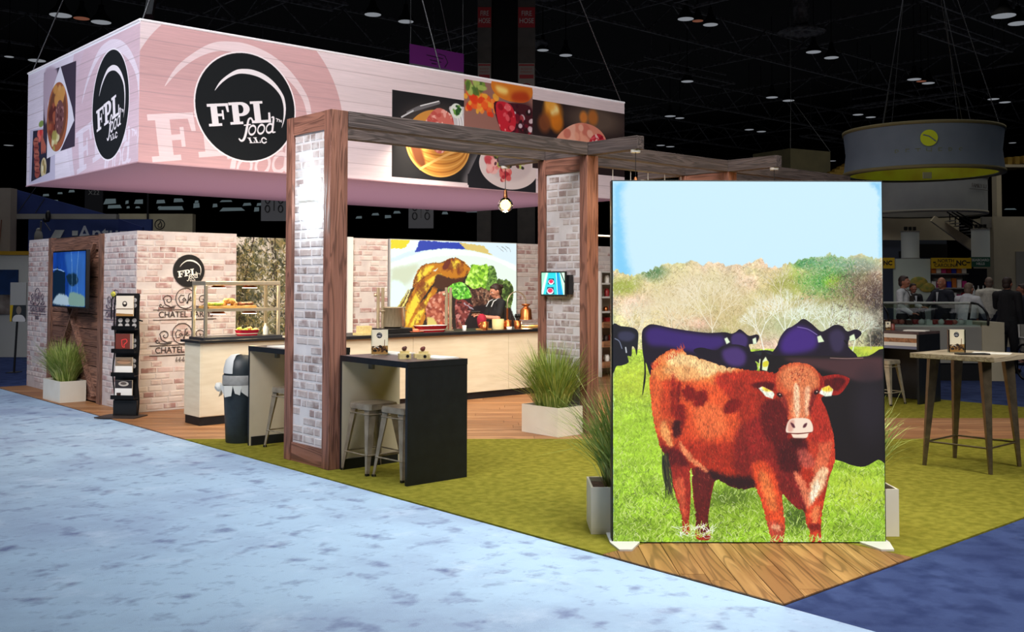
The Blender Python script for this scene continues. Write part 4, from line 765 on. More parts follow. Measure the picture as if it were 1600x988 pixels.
# barn wood section of the left face
bw = wood('barn_wood', (150, 106, 84), (116, 78, 60), 'y', 1.4, .8, rnd=[(154, 108, 86), (132, 92, 74), (168, 122, 98), (118, 82, 66), (158, 110, 84)], dark=(66, 42, 34), bump=.5)
bwv = wood('barn_wood_upright', (146, 104, 84), (118, 84, 68), 'z', 1.4, .8, dark=(56, 36, 30), bump=.5)
wd = struct('wall_left', MB().box(.46, .52, 10.99, 13.24, ZF, 2.33), mat('dark_gap', (34, 24, 20), rough=.9))
z = .03; k = 0
while z < 2.28:
    h = rb.choice((.21, .24, .27)); h = min(h, 2.32-z); MB().box(.425-rb.uniform(0, .012), .46, 11.13, 13.10, 0, h-.012).to('board', wd, bw, loc=(0, 0, z)); z += h
for y in (10.99, 13.10): MB().box(.39, .46, y, y+.14, ZF, 2.33).to('upright_board', wd, bwv)
for a, b in (((.41, 11.2, .1), (.41, 13.0, 2.2)), ((.405, 13.0, .1), (.405, 11.2, 2.2))): MB().bar(a, b, .024, .13, up=(1, 0, 0)).to('brace_board', wd, bwv)
MB().box(.385, .42, 11.13, 13.10, 2.12, 2.31).to('top_board', wd, bw)

# emblems and lettering on the walls
ink = mat('sign_ink', (58, 46, 44), rough=.7); inkp = mat('faded_ink', (110, 96, 108), rough=.7)
def emblem(name, label, org, rz, m, s=1., word='CHATEL FARMS', group=None, script=True):
    t = thing(name, label, 'wall sign', (org[0], org[1], org[2]), rz, group); r = .0055
    f = lambda P: [(x*s, -.012, z*s) for x, z in P]
    MB().tube(f([(.145*math.cos(a), .145*math.sin(a)+.02) for a in np.linspace(0, 2*PI, 36)[:-1]]), r, 5, closed=True).to('ring', t, m)
    for g in (-1, 1):
        sp = [(g*(.255+(.075-.0052*i)*math.cos(.55*i+.3)), .0+(.075-.0052*i)*math.sin(.55*i+.3)) for i in range(14)]
        sp2 = [(g*(.36+(.035-.003*i)*math.cos(.6*i+3.4)), -.075+(.035-.003*i)*math.sin(.6*i+3.4)) for i in range(11)]
        MB().tube(f([(g*.145, -.09), (g*.22, -.10), (g*.30, -.06)]+sp), r, 5).tube(f([(g*.16, -.115), (g*.26, -.115), (g*.33, -.11)]+sp2), r, 5).to('scroll', t, m)
    b = MB()
    for L in ([(-.02, .06), (-.07, .07), (-.1, .02), (-.08, -.04), (-.03, -.03)], [(.0, .0), (-.02, .03), (-.045, .0), (-.02, -.02), (.005, .01), (.01, -.02)], [(.07, .09), (.045, .07), (.04, .0), (.03, -.06), (.015, -.05), (.04, -.01), (.065, .0)], [(.06, .01), (.085, .025), (.075, .045), (.06, .01), (.08, -.015), (.11, .0)]): b.tube(f(L), r, 5)
    b.to('script_lettering', t, m)
    MB().box(-.47*s, .47*s, -.014, -.007, -.145*s, -.135*s).box(-.47*s, .47*s, -.014, -.007, -.285*s, -.275*s).to('rule', t, m)
    text('lettering', 'CHATEL', .122*s, t, m, (.035*s, -.012, -.21*s), ext=.003, fw=1, sx=.95, align='RIGHT'); text('lettering', 'FARMS', .122*s, t, m, (.075*s, -.012, -.21*s), ext=.003, fw=1, sx=.95, align='LEFT')
    if script:
        b = MB()
        for i in range(4): b.tube(f([(-.09+i*.05, -.36), (-.075+i*.05, -.31), (-.085+i*.05, -.38), (-.05+i*.05, -.35)]), r*.8, 4)
        b.to('small_script', t, m)
    return t
emblem('wall_emblem', 'upper black scroll emblem with CHATEL FARMS lettering on the brick wall', (1.07, 9.85, 1.44), 0, ink, .92, script=False)
emblem('wall_emblem', 'lower black scroll emblem with CHATEL FARMS lettering, partly behind the white cafe counter', (1.03, 9.85, .98), 0, ink, .92)
emblem('wall_emblem', 'faded grey scroll emblem on the brick left of the brochure rack', (.42, 10.52, 1.42), -PI/2, inkp, .9)
emblem('wall_emblem', 'faded grey scroll emblem at the far left end of the brick wall', (.42, 13.80, 1.42), -PI/2, inkp, .9)
t = thing('round_wall_sign', 'round black sign with FPL food logo on brick above the heated display case', 'sign', (1.11, 9.85, 1.82))
dk = mat('black_plastic', (20, 20, 22), rough=.4)
MB().lathe([(.215, -.02), (.215, 0)], 40, M=Matrix.Rotation(PI/2, 4, 'X')@Matrix.Translation((0, 0, .02))).to('disc', t, dk)
MB().add([(.21*math.cos(a), -.0215, .21*math.sin(a)) for a in np.linspace(0, 2*PI, 41)[:-1]], [tuple(range(40))], uv=[[(.5+.5*math.cos(a), .5+.5*math.sin(a)) for a in np.linspace(0, 2*PI, 41)[:-1]]]).to('logo_face', t, printed('disc_print', disc_print()))

# television on its arm, brochure rack
t = thing('television', 'wall-mounted television showing a blue picture on the barn wood', 'television', (.2, 11.73, 1.71), 0)
MB().box(0, .05, -.69, .69, -.4, .4).to('casing', t, dk, bevel=.006)
MB().box(.05, .19, -.12, .12, -.12, .12).box(.05, .09, -.3, .3, -.2, .2).to('wall_mount', t, dk)
MB().quad([(-.003, .67, -.38), (-.003, -.67, -.38), (-.003, -.67, .38), (-.003, .67, .38)]).to('screen', t, printed('tv_print', tv_print(), .55, .2))
RZ = -PI/2+.75
t = thing('brochure_rack', 'tall black wire brochure rack standing at the brick corner', 'rack', (.20, 9.58, ZF), RZ)
steel_b = mat('black_steel', (26, 26, 28), (20, 20, 22), 20, rough=.4, metal=.6)
wave = lambda s: [(s*.155+.012*math.sin(z*9), .0+.01*math.sin(z*7), z) for z in np.linspace(0, 1.5, 30)]
for s in (-1, 1): MB().tube(wave(s), .009, 6).to('side_rail', t, steel_b)
MB().prism([(-.3, -.20), (.22, -.22), (.24, .1), (-.25, .12)], -.001, .014).to('base_plate', t, mat('rack_base', (70, 60, 56), rough=.5, metal=.4))
MB().box(-.15, .15, .02, .03, .014, 1.52).to('back_panel', t, dk)
dots = MB()
for i in range(4):
    for r_ in range(2):
        for c_ in range(3): dots.lathe([(.028, 0), (.028, .004)], 12, M=Matrix.Translation((-.09+c_*.09, .018, .62+i*.27+r_*.065-.02*i))@Matrix.Rotation(PI/2, 4, 'X'))
dots.to('dot_pattern', t, mat('dot_white', (190, 186, 184), rough=.6))
for z in (.22, .50, .79, 1.07): MB().box(-.15, .15, -.09, .02, z, z+.012).box(-.15, .15, -.095, -.088, z, z+.05).to('pocket', t, steel_b)
MB().box(-.15, .15, -.02, .02, .02, .2).to('kick_panel', t, dk); MB().tube([(.15, 0, 1.19), (.22, -.04, 1.18)], .01, 6).tube([(-.15, 0, 1.5), (-.19, -.02, 1.45), (-.19, -.02, 1.2)], .008, 6).to('hook', t, steel_b)
sx, sy = math.cos(RZ), math.sin(RZ)
for z, cvf, nm, lb in ((1.24, brochure_a, 'brochure', 'cream brochure with dark round mark on top of the black rack'), (.802, brochure_b, 'brochure', 'brown brochure with red mark in the second pocket of the rack'), (.512, brochure_c, 'brochure', 'brown and white brochure in the third pocket of the rack'), (.232, brochure_d, 'brochure', 'white brochure with dark top in the lowest pocket of the rack')):
    dz = .25 if z > 1 else .22
    b = MB().box(-.11, .11, -.06, -.045, 0, dz).quad([(-.11, -.0605, 0), (.11, -.0605, 0), (.11, -.0605, dz), (-.11, -.0605, dz)], 1)
    tag(b.to(nm, None, white, printed(nm+'_print%d' % int(z*100), cvf()), loc=(.20, 9.58, z+(ZF if z > 1 else ZF)), rot=(0, 0, RZ)), lb, 'brochure', 'brochures in the rack')
tag(MB().sph((-.17, -.02, 1.51), .03, .03, .035).lathe([(.001, 1.47), (.02, 1.49)], 8, M=Matrix.Translation((-.17, -.02, 0))).to('yellow_flower', None, mat('flower', (214, 196, 70), (120, 140, 60), 40, rough=.7), loc=(.20, 9.58, ZF), rot=(0, 0, RZ)), 'small yellow flower clipped to the top of the rack', 'flower')

# ---------------------------------------------------------------- hanging sign above the stand
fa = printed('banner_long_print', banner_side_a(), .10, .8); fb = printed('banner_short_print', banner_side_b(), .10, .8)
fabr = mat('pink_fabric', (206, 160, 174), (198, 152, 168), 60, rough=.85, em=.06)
t = thing('hanging_banner', 'large rectangular hanging fabric sign with FPL food logos above the stand', 'banner', (0, 0, 0))
MB().quad([(.36, 9.7, 3.2), (9.46, 9.7, 3.2), (9.46, 9.7, 5), (.36, 9.7, 5)]).to('long_face', t, fa, label='long printed face with logo and food pictures')
MB().quad([(.36, 14.3, 3.2), (.36, 9.7, 3.2), (.36, 9.7, 5), (.36, 14.3, 5)]).to('short_face', t, fb, label='short printed face with logo')
MB().quad([(9.46, 9.7, 3.2), (9.46, 14.3, 3.2), (9.46, 14.3, 5), (9.46, 9.7, 5)]).quad([(9.46, 14.3, 3.2), (.36, 14.3, 3.2), (.36, 14.3, 5), (9.46, 14.3, 5)]).to('plain_face', t, fabr)
MB().box(.37, 9.45, 9.71, 14.29, 3.2, 3.21).to('underside', t, fabr, label='pink underside')
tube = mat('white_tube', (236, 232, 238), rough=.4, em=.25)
for a, b in (((.36, 9.7), (9.46, 9.7)), ((9.46, 9.7), (9.46, 14.3)), ((9.46, 14.3), (.36, 14.3)), ((.36, 14.3), (.36, 9.7))): MB().tube([(a[0], a[1], 5.01), (b[0], b[1], 5.01)], .018, 8).to('top_rail', t, tube)
MB().box(.36, 9.46, 9.69, 9.71, 3.185, 3.2).box(.35, .37, 9.7, 14.3, 3.185, 3.2).to('bottom_seam', t, mat('seam', (190, 150, 160), rough=.8))
cab = mat('steel_cable', (90, 92, 96), rough=.4, metal=.8)
for x, y, x2, y2 in ((.4, 9.74, 2.6, 10.2), (9.42, 9.74, 6.2, 10.4), (5.2, 9.74, 3.4, 10.2), (.4, 14.26, 2.6, 13.8), (9.42, 14.26, 7, 13.6)): MB().tube([(x, y, 5.01), (x2, y2, 11.4)], .012, 6).to('suspension_cable', t, cab)
MB().bar((.55, 9.9, 5.12), (2.3, 12.2, 11.4), .10).to('black_strut', t, steel_b)

# ---------------------------------------------------------------- pergola: brick pillars and beams
pw = wood('pillar_wood', (156, 106, 88), (130, 86, 72), 'z', 1.2, .6, dark=(66, 38, 28), bump=.35)
pwy = wood('pillar_rail_wood', (156, 106, 88), (130, 86, 72), 'y', 1.2, .6, dark=(66, 38, 28), bump=.35)
bmx = wood('beam_wood', (96, 84, 82), (74, 64, 64), 'x', 1.3, .7, dark=(46, 40, 40), bump=.4); bmy = wood('crossbeam_wood', (96, 84, 82), (74, 64, 64), 'y', 1.3, .7, dark=(46, 40, 40), bump=.4)
def pillar(x, top, label, rnd, back=.18):
    t = thing('brick_pillar', label, 'pillar', (x, 5.22, ZF), 0, 'brick and timber pillars of the pergola'); w_ = .40; T = top-ZF
    for s in (-1, 1): MB().box(0, back, min(s*w_, s*(w_-.118)), max(s*w_, s*(w_-.118)), 0, T).to('stile', t, pw, bevel=.004)
    MB().box(.012, back-.012, -w_+.118, w_-.118, 0, .17).to('bottom_rail', t, pwy); MB().box(.012, back-.012, -w_+.118, w_-.118, T-.17, T).to('top_rail', t, pwy)
    p = MB().box(.03, back-.03, -w_+.118, w_-.118, .17, T-.17).to('brick_panel', t, pmort)
    bricks(p, (.03, w_-.118), -PI/2, 2*w_-.236, .18, T-.17, rnd, brickp, .06, .082, 8, 22, gap=.019); return t
pillar(.19, 3.24, 'nearest brick and timber pillar, with a bright wall lamp, in front of the bar tables', rb)
pillar(3.47, 3.095, 'brick and timber pillar carrying the small screen, behind the middle planter', rb)
pillar(6.04, 3.095, 'brick and timber pillar whose top shows above the cattle lightbox', rb)
pillar(8.72, 3.095, 'farthest brick and timber pillar, hidden behind the right part of the lightbox', rb)
for x0, x1, lb in ((.375, 3.485, 'left'), (3.605, 6.035, 'middle'), (6.155, 8.98, 'right')):
    for y, f in ((4.82, 'front'), (5.51, 'rear')):
        a = .0 if lb == 'left' else 0
        tag(MB().box(x0, x1, y, y+.11, 3.097, 3.24).to('pergola_beam', None, bmx, bevel=.004), '%s %s grey wooden beam of the pergola along the pillars' % (lb, f), 'beam', 'pergola beams')
for x, lb in ((3.487, 'nearer grey crossbeam of the pergola, over the pillar with the screen'), (6.037, 'farther grey crossbeam of the pergola, above the cattle lightbox')):
    t = tag(MB().box(x, x+.114, 4.1, 6.35, 3.097, 3.242).to('pergola_crossbeam', None, bmy, bevel=.004), lb, 'beam', 'pergola crossbeams')
bulbm = mat('bulb_glow', (255, 226, 120), rough=.2, em=9); bulbg = glass('bulb_glass', (255, 236, 190), .3); brass = mat('brass', (150, 96, 60), rough=.35, metal=.9)
whm = mat('white_metal', (210, 208, 204), rough=.4)
for x, y, lb in ((3.544, 6.28, 'round glowing pendant bulb hanging left of the pillar with the screen'), (3.544, 4.17, 'pendant bulb just above the left top corner of the cattle lightbox'), (6.094, 4.17, 'pendant bulb hidden behind the top of the cattle lightbox'), (6.094, 6.28, 'pendant bulb at the rear end of the farther crossbeam')):
    t = thing('pendant_lamp', lb, 'lamp', (x, y, 3.097), 0, 'pendant bulbs of the pergola')
    MB().lathe([(.05, -.03), (.055, 0)], 16).to('ceiling_rose', t, whm); MB().tube([(0, 0, -.03), (0, 0, -.3)], .004, 5).to('cord', t, dk)
    MB().lathe([(.012, -.29), (.02, -.31), (.024, -.36), (.028, -.37), (.028, -.385)], 14).to('socket', t, brass)
    b = MB().lathe([(.028, -.385), (.045, -.395), (.075, -.42), (.092, -.46), (.092, -.49), (.075, -.53), (.045, -.555), (.001, -.565)], 20, cap=False).to('bulb', t, bulbg)
    MB().sph((0, 0, -.475), .07).to('filament', b, bulbm)
    point('pendant_light', (x, y, 2.53), 16, (1, .72, .36), .08)
t = thing('wall_lamp', 'bright rectangular wall lamp on the brick of the nearest pillar', 'lamp', (.19, 5.17, 2.42))
MB().box(-.06, .03, -.10, .10, -.015, .015).to('housing', t, whm)
MB().box(-.055, .02, -.095, .095, .016, .16).box(-.055, .02, -.095, .095, -.16, -.016).to('diffuser', t, mat('lamp_white', (214, 244, 255), rough=.3, em=20))
for dz in (.22, -.22):
    point('wall_lamp_glow', (.10, 5.17, 2.42+dz), 1.3, (.8, .95, 1), .05)
for dz in (.25, -.25):
    l = bpy.data.lights.new('wall_lamp_light', 'SPOT'); l.energy = 3.5; l.color = (.85, .95, 1); l.spot_size = 1.9; l.spot_blend = 1; l.shadow_soft_size = .05
    o = bpy.data.objects.new('wall_lamp_light', l); COL.objects.link(o); o.location = (.02, 5.22, 2.42+dz*.56); o.rotation_euler = (PI if dz > 0 else 0, 0, 0)
# little screen on the second pillar
t = thing('tablet_screen', 'small black-framed screen showing turquoise picture on the brick pillar', 'screen', (3.40, 5.29, 1.665), .0)
MB().box(0, .022, -.205, .205, -.14, .14).to('bezel', t, dk, bevel=.004); MB().box(.022, .08, -.24, -.10, -.12, .10).to('mount', t, dk)
MB().quad([(-.002, .188, -.122), (-.002, -.188, -.122), (-.002, -.188, .125), (-.002, .188, .125)]).to('display', t, printed('screen_print', screen_print(), .8, .2))
# thin hanging rods behind the lightbox
wire = mat('rod_white', (206, 204, 200), rough=.4, metal=.3)
t = thing('hanging_rod_rail', 'row of thin white rods hanging from the pergola above the cattle lightbox', 'rail', (0, 0, 0))
for i in range(6): MB().tube([(4.36+i*.33, 5.565, 3.09), (4.36+i*.33, 5.565, 2.25)], .006, 5).to('rod', t, wire)
MB().tube([(4.2, 5.565, 2.25), (6.03, 5.565, 2.25)], .012, 6).to('bottom_bar', t, wire)
# ---------------------------------------------------------------- cattle lightbox, planters
LA = math.atan2(-1.16, 1.33); LC = Vector((.905, .86))
def lb(x, y, z=0): return (LC.x+x*math.cos(LA)-y*math.sin(LA), LC.y+x*math.sin(LA)+y*math.cos(LA), z)
t = thing('lightbox', 'tall backlit picture panel of a red cow in a green field', 'lightbox', lb(0, 0, ZF), LA)
MB().box(-.885, .885, .0, .10, 0, 2.345).to('frame', t, mat('dark_frame', (40, 44, 44), rough=.4, metal=.5), bevel=.004)
MB().quad([(-.877, -.004, .008), (.877, -.004, .008), (.877, -.004, 2.337), (-.877, -.004, 2.337)]).to('picture', t, printed('cow_print', cow_print(), 1.0, .5, 0))
for s in (-1, 1): MB().prism([(s*.90, .25), (s*.90, -.02), (s*.86, -.20), (s*.78, -.20), (s*.71, -.02), (s*.71, .25)][::(1 if s < 0 else -1)], 0, .012).to('foot', t, whm, label='white base plate')
soil = mat('bark_chips', (96, 70, 54), (60, 42, 32), 40, rough=.9, bump=1)
grassm = mat('grass_blades', (160, 176, 84), (206, 208, 134), 9, rough=.6, thr=(.4, .7)); grassd = mat('dark_grass_blades', (104, 132, 46), (150, 166, 76), 9, rough=.6)
planterm = mat('planter_white', (236, 230, 214), (230, 222, 204), 3, (1, 1, 1), rough=.55)
def planter(name, label, loc, rz, wx, wy, h, n, gh, spread, seed, lean=(0, 0), cat='planter', lim=lambda p: p):
    rnd = random.Random(seed); t = thing('grass_planter', label, cat, loc, rz, 'white planters of ornamental grass'); e = .014
    b = MB().box(-wx, wx, -wy, -wy+e, 0, h).box(-wx, wx, wy-e, wy, 0, h).box(-wx, -wx+e, -wy+e, wy-e, 0, h).box(wx-e, wx, -wy+e, wy-e, 0, h).box(-wx+e, wx-e, -wy+e, wy-e, 0, .02)
    b.to('planter_box', t, planterm); MB().box(-wx+e, wx-e, -wy+e, wy-e, h-.08, h-.03).to('soil', t, soil)
    g = MB()
    for i in range(n):
        a = rnd.uniform(0, 2*PI); q = rnd.random()**.5; x0 = q*math.cos(a)*wx*.62; y0 = q*math.sin(a)*wy*.7
        out = Vector((math.cos(a)*q+rnd.gauss(0, .22)+lean[0], math.sin(a)*q+rnd.gauss(0, .22)+lean[1], 0))*spread*rnd.uniform(.5, 1.25); L = gh*rnd.uniform(.62, 1.08)*(1-.25*q*rnd.random()); wd = rnd.uniform(.0035, .0065)
        drop = rnd.uniform(0, .38)*L*out.length/spread; sd = Vector((-math.sin(a+rnd.uniform(-1, 1)), math.cos(a), 0)).normalized(); P = []
        for k, s in enumerate((0, .35, .7, 1)):
            p = Vector((x0, y0, h-.05))+out*(s**1.6)+Vector((0, 0, L*s-drop*s*s*s)); ww = wd*(1, .95, .7, .12)[k]; P += [lim(p-sd*ww), lim(p+sd*ww)]
        g.add(P, [(0, 1, 3, 2), (2, 3, 5, 4), (4, 5, 7, 6)], 0 if rnd.random() < .62 else 1)
    g.to('grass', t, grassd, grassm, kind='stuff'); return t
planter('p', 'white planter of tall grass at the left edge of the cattle lightbox', lb(-.70, .42, ZF), LA, .30, .19, .31, 620, .84, .34, 11, (-.25, 0), lim=lambda p: Vector((p.x, max(p.y, -.27), p.z)))
planter('p', 'white planter of tall grass at the right edge of the cattle lightbox', lb(.735, .36, ZF), LA, .30, .19, .31, 560, .74, .30, 12, (.1, 0), lim=lambda p: Vector((p.x, max(p.y, -.21), p.z)))
planter('p', 'white planter of tall grass in front of the pillar with the screen', (3.26, 5.16, ZF), 0, .19, .29, .31, 950, .78, .42, 13, lim=lambda p: Vector((min(p.x, .195), p.y, p.z)))
planter('p', 'white planter of tall grass below the television', (.215, 11.88, ZF), 0, .175, .36, .29, 900, .66, .34, 14, lim=lambda p: Vector((min(p.x, .16), p.y, p.z)))

# ---------------------------------------------------------------- bar tables and stools
beige = mat('beige_laminate', (204, 192, 168), (196, 184, 160), 4, rough=.5); black = mat('black_laminate', (24, 27, 32), (18, 20, 25), 12, rough=.45, spec=.4); topm = mat('dark_table_top', (92, 76, 76), (74, 60, 62), 9, rough=.35)
def bar_table(label, y0, y1, faces):
    t = thing('bar_table', label, 'table', (.30, y0, ZF), 0, 'black sided bar tables'); D = y1-y0; h = 1.0
    MB().box(0, .63, 0, D, h-.035, h+.015).box(-.002, .632, -.002, .004, h-.035, h+.016, 1).box(-.003, 0, 0, D, h-.035, h+.0155, 1).to('table_top', t, topm, black)
    MB().box(0, .63, 0, .03, 0, h-.036).quad([(.63, .031, 0), (0, .031, 0), (0, .031, h-.036), (.63, .031, h-.036)], 1).to('end_panel', t, black, beige, label='black outer face')
    MB().box(0, .63, D-.03, D, 0, h-.036).quad([(0, D-.031, 0), (.63, D-.031, 0), (.63, D-.031, h-.036), (0, D-.031, h-.036)], 1).to('end_panel', t, black, beige, label='beige inner face')
    MB().box(.6, .628, .03, D-.03, .45, h-.036).to('modesty_panel', t, beige) if faces else None
    MB().box(.02, .60, D-.05, D-.032, 0, .09).to('kick_plate', t, black); MB().box(.28, .31, D-.09, D-.032, h-.12, h-.036).to('bracket', t, mat('bracket', (110, 104, 90), rough=.5)); return t  # black strip along the foot of the far end panel
bar_table('nearest bar table with black end panel, by two metal stools', 3.78, 4.81, False); bar_table('bar table with beige end panel beside the rubbish bin', 5.64, 6.56, False)
gun = mat('gunmetal', (176, 162, 142), (148, 136, 118), 12, rough=.35, metal=.45); 
def stool(label, x, y, rz=0., m=gun, group='metal bar stools'):
    t = thing('metal_stool', label, 'stool', (x, y, ZF), rz, group); s = .155; h = .605; f = .205
    r = .03; pr = [(cx+r*math.cos(a), cy+r*math.sin(a)) for cx, cy, a0 in ((s-r, s-r, 0), (-s+r, s-r, PI/2), (-s+r, -s+r, PI), (s-r, -s+r, 1.5*PI)) for a in (a0, a0+PI/4, a0+PI/2)]
    b = MB().prism(pr, h-.012, h); b.prism([(x*1.03, y*1.03) for x, y in pr], h-.05, h-.012); b.to('seat', t, m, bevel=.004)
    for i, j in ((1, 1), (1, -1), (-1, -1), (-1, 1)):
        a = Vector((i*(s-.012), j*(s-.012), h-.03)); c = Vector((i*f, j*f, 0)); L = MB(); w0, w1 = .078, .026   # folded sheet leg, wide at the top
        for ax in (Vector((-i, 0, 0)), Vector((0, -j, 0))):
            nrm = Vector((0, j*.003, 0)) if ax.x else Vector((i*.003, 0, 0)); P = [a, a+ax*w0, c+ax*w1, c]; V8 = P+[p-nrm for p in P]
            L.add(V8, [(0, 1, 2, 3), (7, 6, 5, 4), (0, 4, 5, 1), (1, 5, 6, 2), (2, 6, 7, 3), (3, 7, 4, 0)])
        lg = L.to('leg', t, m); MB().box(-.014, .014, -.014, .014, 0, .02).to('foot_cap', lg, dk, loc=(c.x-i*.01, c.y-j*.01, 0))
    k = .185; z = .17; q = [(k, k), (-k, k), (-k, -k), (k, -k)]
    for n in range(4): a, b2 = q[n], q[(n+1) % 4]; MB().tube([(a[0], a[1], z+.0*n), (b2[0], b2[1], z)], .007, 6).to('footrest', t, m)
    b = MB(); q = [(.15, .15), (-.15, .15), (-.15, -.15), (.15, -.15)]
    for n in range(4): a, b2 = q[n], q[(n+1) % 4]; b.tube([(a[0]*1.0, a[1], h-.09), (b2[0], b2[1], h-.09)], .006, 5)
    b.to('brace', t, m); return t
stool('metal bar stool under the nearest bar table, closer to the pillar', .50, 4.57); stool('metal bar stool beside the black end panel of the nearest bar table', .545, 4.14, .06)
stool('metal bar stool partly behind the brick pillar, at the table by the rubbish bin', .60, 6.18, .1)
cardm = printed('card_print', card_print()); acr = glass('acrylic')
def card_stand(label, x, y, z, rz, s=1.):
    t = thing('table_card', label, 'table card', (x, y, z), rz, 'printed table cards'); w_, h_, d_ = .078*s, .225*s, .03*s
    MB().box(-w_, w_, -d_, d_, .0, .006).box(w_-.003, w_, -d_, d_, .006, h_).box(-w_, -w_+.003, -d_, d_, .006, h_).to('holder', t, acr)
    MB().box(-w_+.004, w_-.004, -.012, .012, .006, h_).quad([(-w_+.004, -.0125, .006), (w_-.004, -.0125, .006), (w_-.004, -.0125, h_), (-w_+.004, -.0125, h_)], 1).quad([(-w_+.0035, .012, .006), (-w_+.0035, -.012, .006), (-w_+.0035, -.012, h_), (-w_+.0035, .012, h_)], 1).to('card', t, white, cardm)
ZT = ZF+1.0155
card_stand('printed logo card standing on the nearest bar table', .60, 4.63, ZT, -.60)
papm = mat('paper', (232, 228, 218), rough=.7); kraft = mat('kraft_box', (214, 196, 140), (200, 180, 120), 30, rough=.7); meatm = mat('dark_meat', (92, 44, 34), (60, 26, 22), 40, rough=.6)
def paper(label, x, y, z, rz, w_=.11, d_=.15, n=6, cat='papers'): tag(MB().box(-w_, w_, -d_, d_, 0, .002*n).to('paper_stack', None, papm, loc=(x, y, z), rot=(0, 0, rz)), label, cat)
paper('white papers lying on the near end of the nearest bar table', .76, 3.98, ZT, .1); paper('white papers on the nearest bar table beside the pillar', .78, 4.64, ZT, .2); paper('white papers on the bar table by the rubbish bin', .45, 6.1, ZT, 0)
def sample_box(label, x, y, z, rz, m2=meatm):
    t = thing('sample_box', label, 'box', (x, y, z), rz, 'small kraft sample boxes on the bar table')
    MB().prism([(-.05, -.035), (.05, -.035), (.055, .04), (-.055, .04)], 0, .045).to('carton', t, kraft); MB().lathe([(.014, 0), (.014, .002)], 14, M=Matrix.Translation((.02, -.035, .024))@Matrix.Rotation(PI/2, 4, 'X')).to('round_sticker', t, dk)
    MB().box(-.04, .04, .0, .03, .045, .065).to('lid_flap', t, kraft)
    tag(MB().sph((0, 0, 0), .022, .02, .02).sph((.02, .01, .008), .014).to('jerky_piece', None, m2, loc=(x-.0, y+.01, z+.085)), 'dark snack piece on the '+label.split(' on the')[0], 'snack')
sample_box('left kraft sample box on the nearest bar table', .50, 4.10, ZT, -.5); sample_box('right kraft sample box on the nearest bar table', .60, 3.97, ZT, -.8, mat('red_meat', (120, 50, 40), (80, 30, 24), 40)); 
tag(MB().prism([(-.04, -.03), (.04, -.03), (.04, .03), (-.04, .03)], 0, .035).to('sample_box', None, kraft, loc=(.66, 4.12, ZT), rot=(0, 0, -.4)), 'low kraft box behind the two sample boxes', 'box')

# rubbish bin
t = thing('rubbish_bin', 'dark rubbish bin with grey domed lid and white liner', 'bin', (.36, 6.84, ZF))
bind = mat('bin_plastic', (34, 44, 50), (28, 36, 42), 20, rough=.5); grey = mat('grey_plastic', (150, 150, 148), (140, 140, 138), 30, rough=.45)
MB().lathe([(.145, 0), (.15, .01), (.178, .60), (.182, .62), (.17, .62)], 28).to('body', t, bind)
MB().lathe([(.186, .60), (.188, .61), (.188, .69), (.183, .70)], 28, cap=False).to('rim_band', t, grey)
MB().lathe([(.175, .69), (.17, .76), (.15, .84), (.10, .895), (.0, .91)], 24, cap=False).to('dome_lid', t, bind)
MB().lathe([(.179, .72), (.176, .77), (.156, .85), (.105, .905), (.0, .92)], 12, cap=False, a0=1.7, a1=3.75).to('swing_flap', t, mat('flap_grey', (205, 206, 204), rough=.4))
g = MB(); rr = random.Random(4)
for k in range(9):
    a = 2.2+k*.42; g.add([((.185+rr.uniform(0, .05))*math.cos(a+da), (.185+rr.uniform(0, .03))*math.sin(a+da), z) for z, da in ((.60, 0), (.60, .42), (.50+rr.uniform(-.06, .06), .40), (.53+rr.uniform(-.06, .06), .02))], [(0, 1, 2, 3)], smooth=True)
g.lathe([(.03, -.03), (.055, .0), (.04, .04), (.01, .05)], 9, M=Matrix.Translation((-.20, .10, .57))@Matrix.Rotation(1.1, 4, 'Y')); g.to('bin_liner', t, mat('liner', (224, 224, 218), rough=.4, alpha=.85))

# ---------------------------------------------------------------- cafe counter with heated display case
cream = mat('counter_panel', (226, 216, 192), (216, 204, 178), 2.2, (1.2, 1.2, 8), rough=.5)
t = thing('cafe_counter', 'white cafe counter with black plinth under the heated display case', 'counter', (.52, 8.18, ZF))
MB().box(0, 1.10, 0, .42, .10, .955).to('cabinet', t, cream, bevel=.004); MB().box(.012, 1.09, .012, .41, 0, .10).to('plinth', t, black); MB().box(-.04, 1.13, -.04, .46, .955, .985).to('worktop', t, black, bevel=.004)
MB().box(.02, 1.08, -.003, 0, .11, .94).to('front_panel', t, cream)
CB = ZF+.985; t = thing('heated_display_case', 'glass heated food display case with two lit shelves on the cafe counter', 'display case', (.60, 8.24, CB))
frm = mat('satin_steel', (206, 196, 176), (196, 186, 166), 20, rough=.3, metal=.7); W_, D_, H_ = .98, .36, .69
MB().box(-.02, W_+.02, -.02, D_+.02, 0, .03).to('base', t, mat('case_base', (70, 72, 78), rough=.4, metal=.6))
for x in (0, W_-.035):
    for y in (0, D_-.035): MB().box(x, x+.035, y, y+.035, .03, H_-.05).to('corner_post', t, frm, bevel=.004)
MB().box(0, W_, 0, D_, H_-.05, H_).to('top', t, frm, bevel=.008)
MB().box(.035, W_-.035, .0, D_, .33, .365).to('shelf', t, frm)
gl = glass('case_glass', (250, 252, 250), .08)
for q in ([(.035, .004, .03), (W_-.035, .004, .03), (W_-.035, .004, H_-.05), (.035, .004, H_-.05)], [(.004, D_-.035, .03), (.004, .035, .03), (.004, .035, H_-.05), (.004, D_-.035, H_-.05)], [(W_-.004, .035, .03), (W_-.004, D_-.035, .03), (W_-.004, D_-.035, H_-.05), (W_-.004, .035, H_-.05)]): MB().quad(q).to('glass_pane', t, gl)
hot = mat('hot_lamp', (255, 236, 196), rough=.3, em=12); copp = mat('copper', (190, 110, 60), rough=.3, metal=.9)
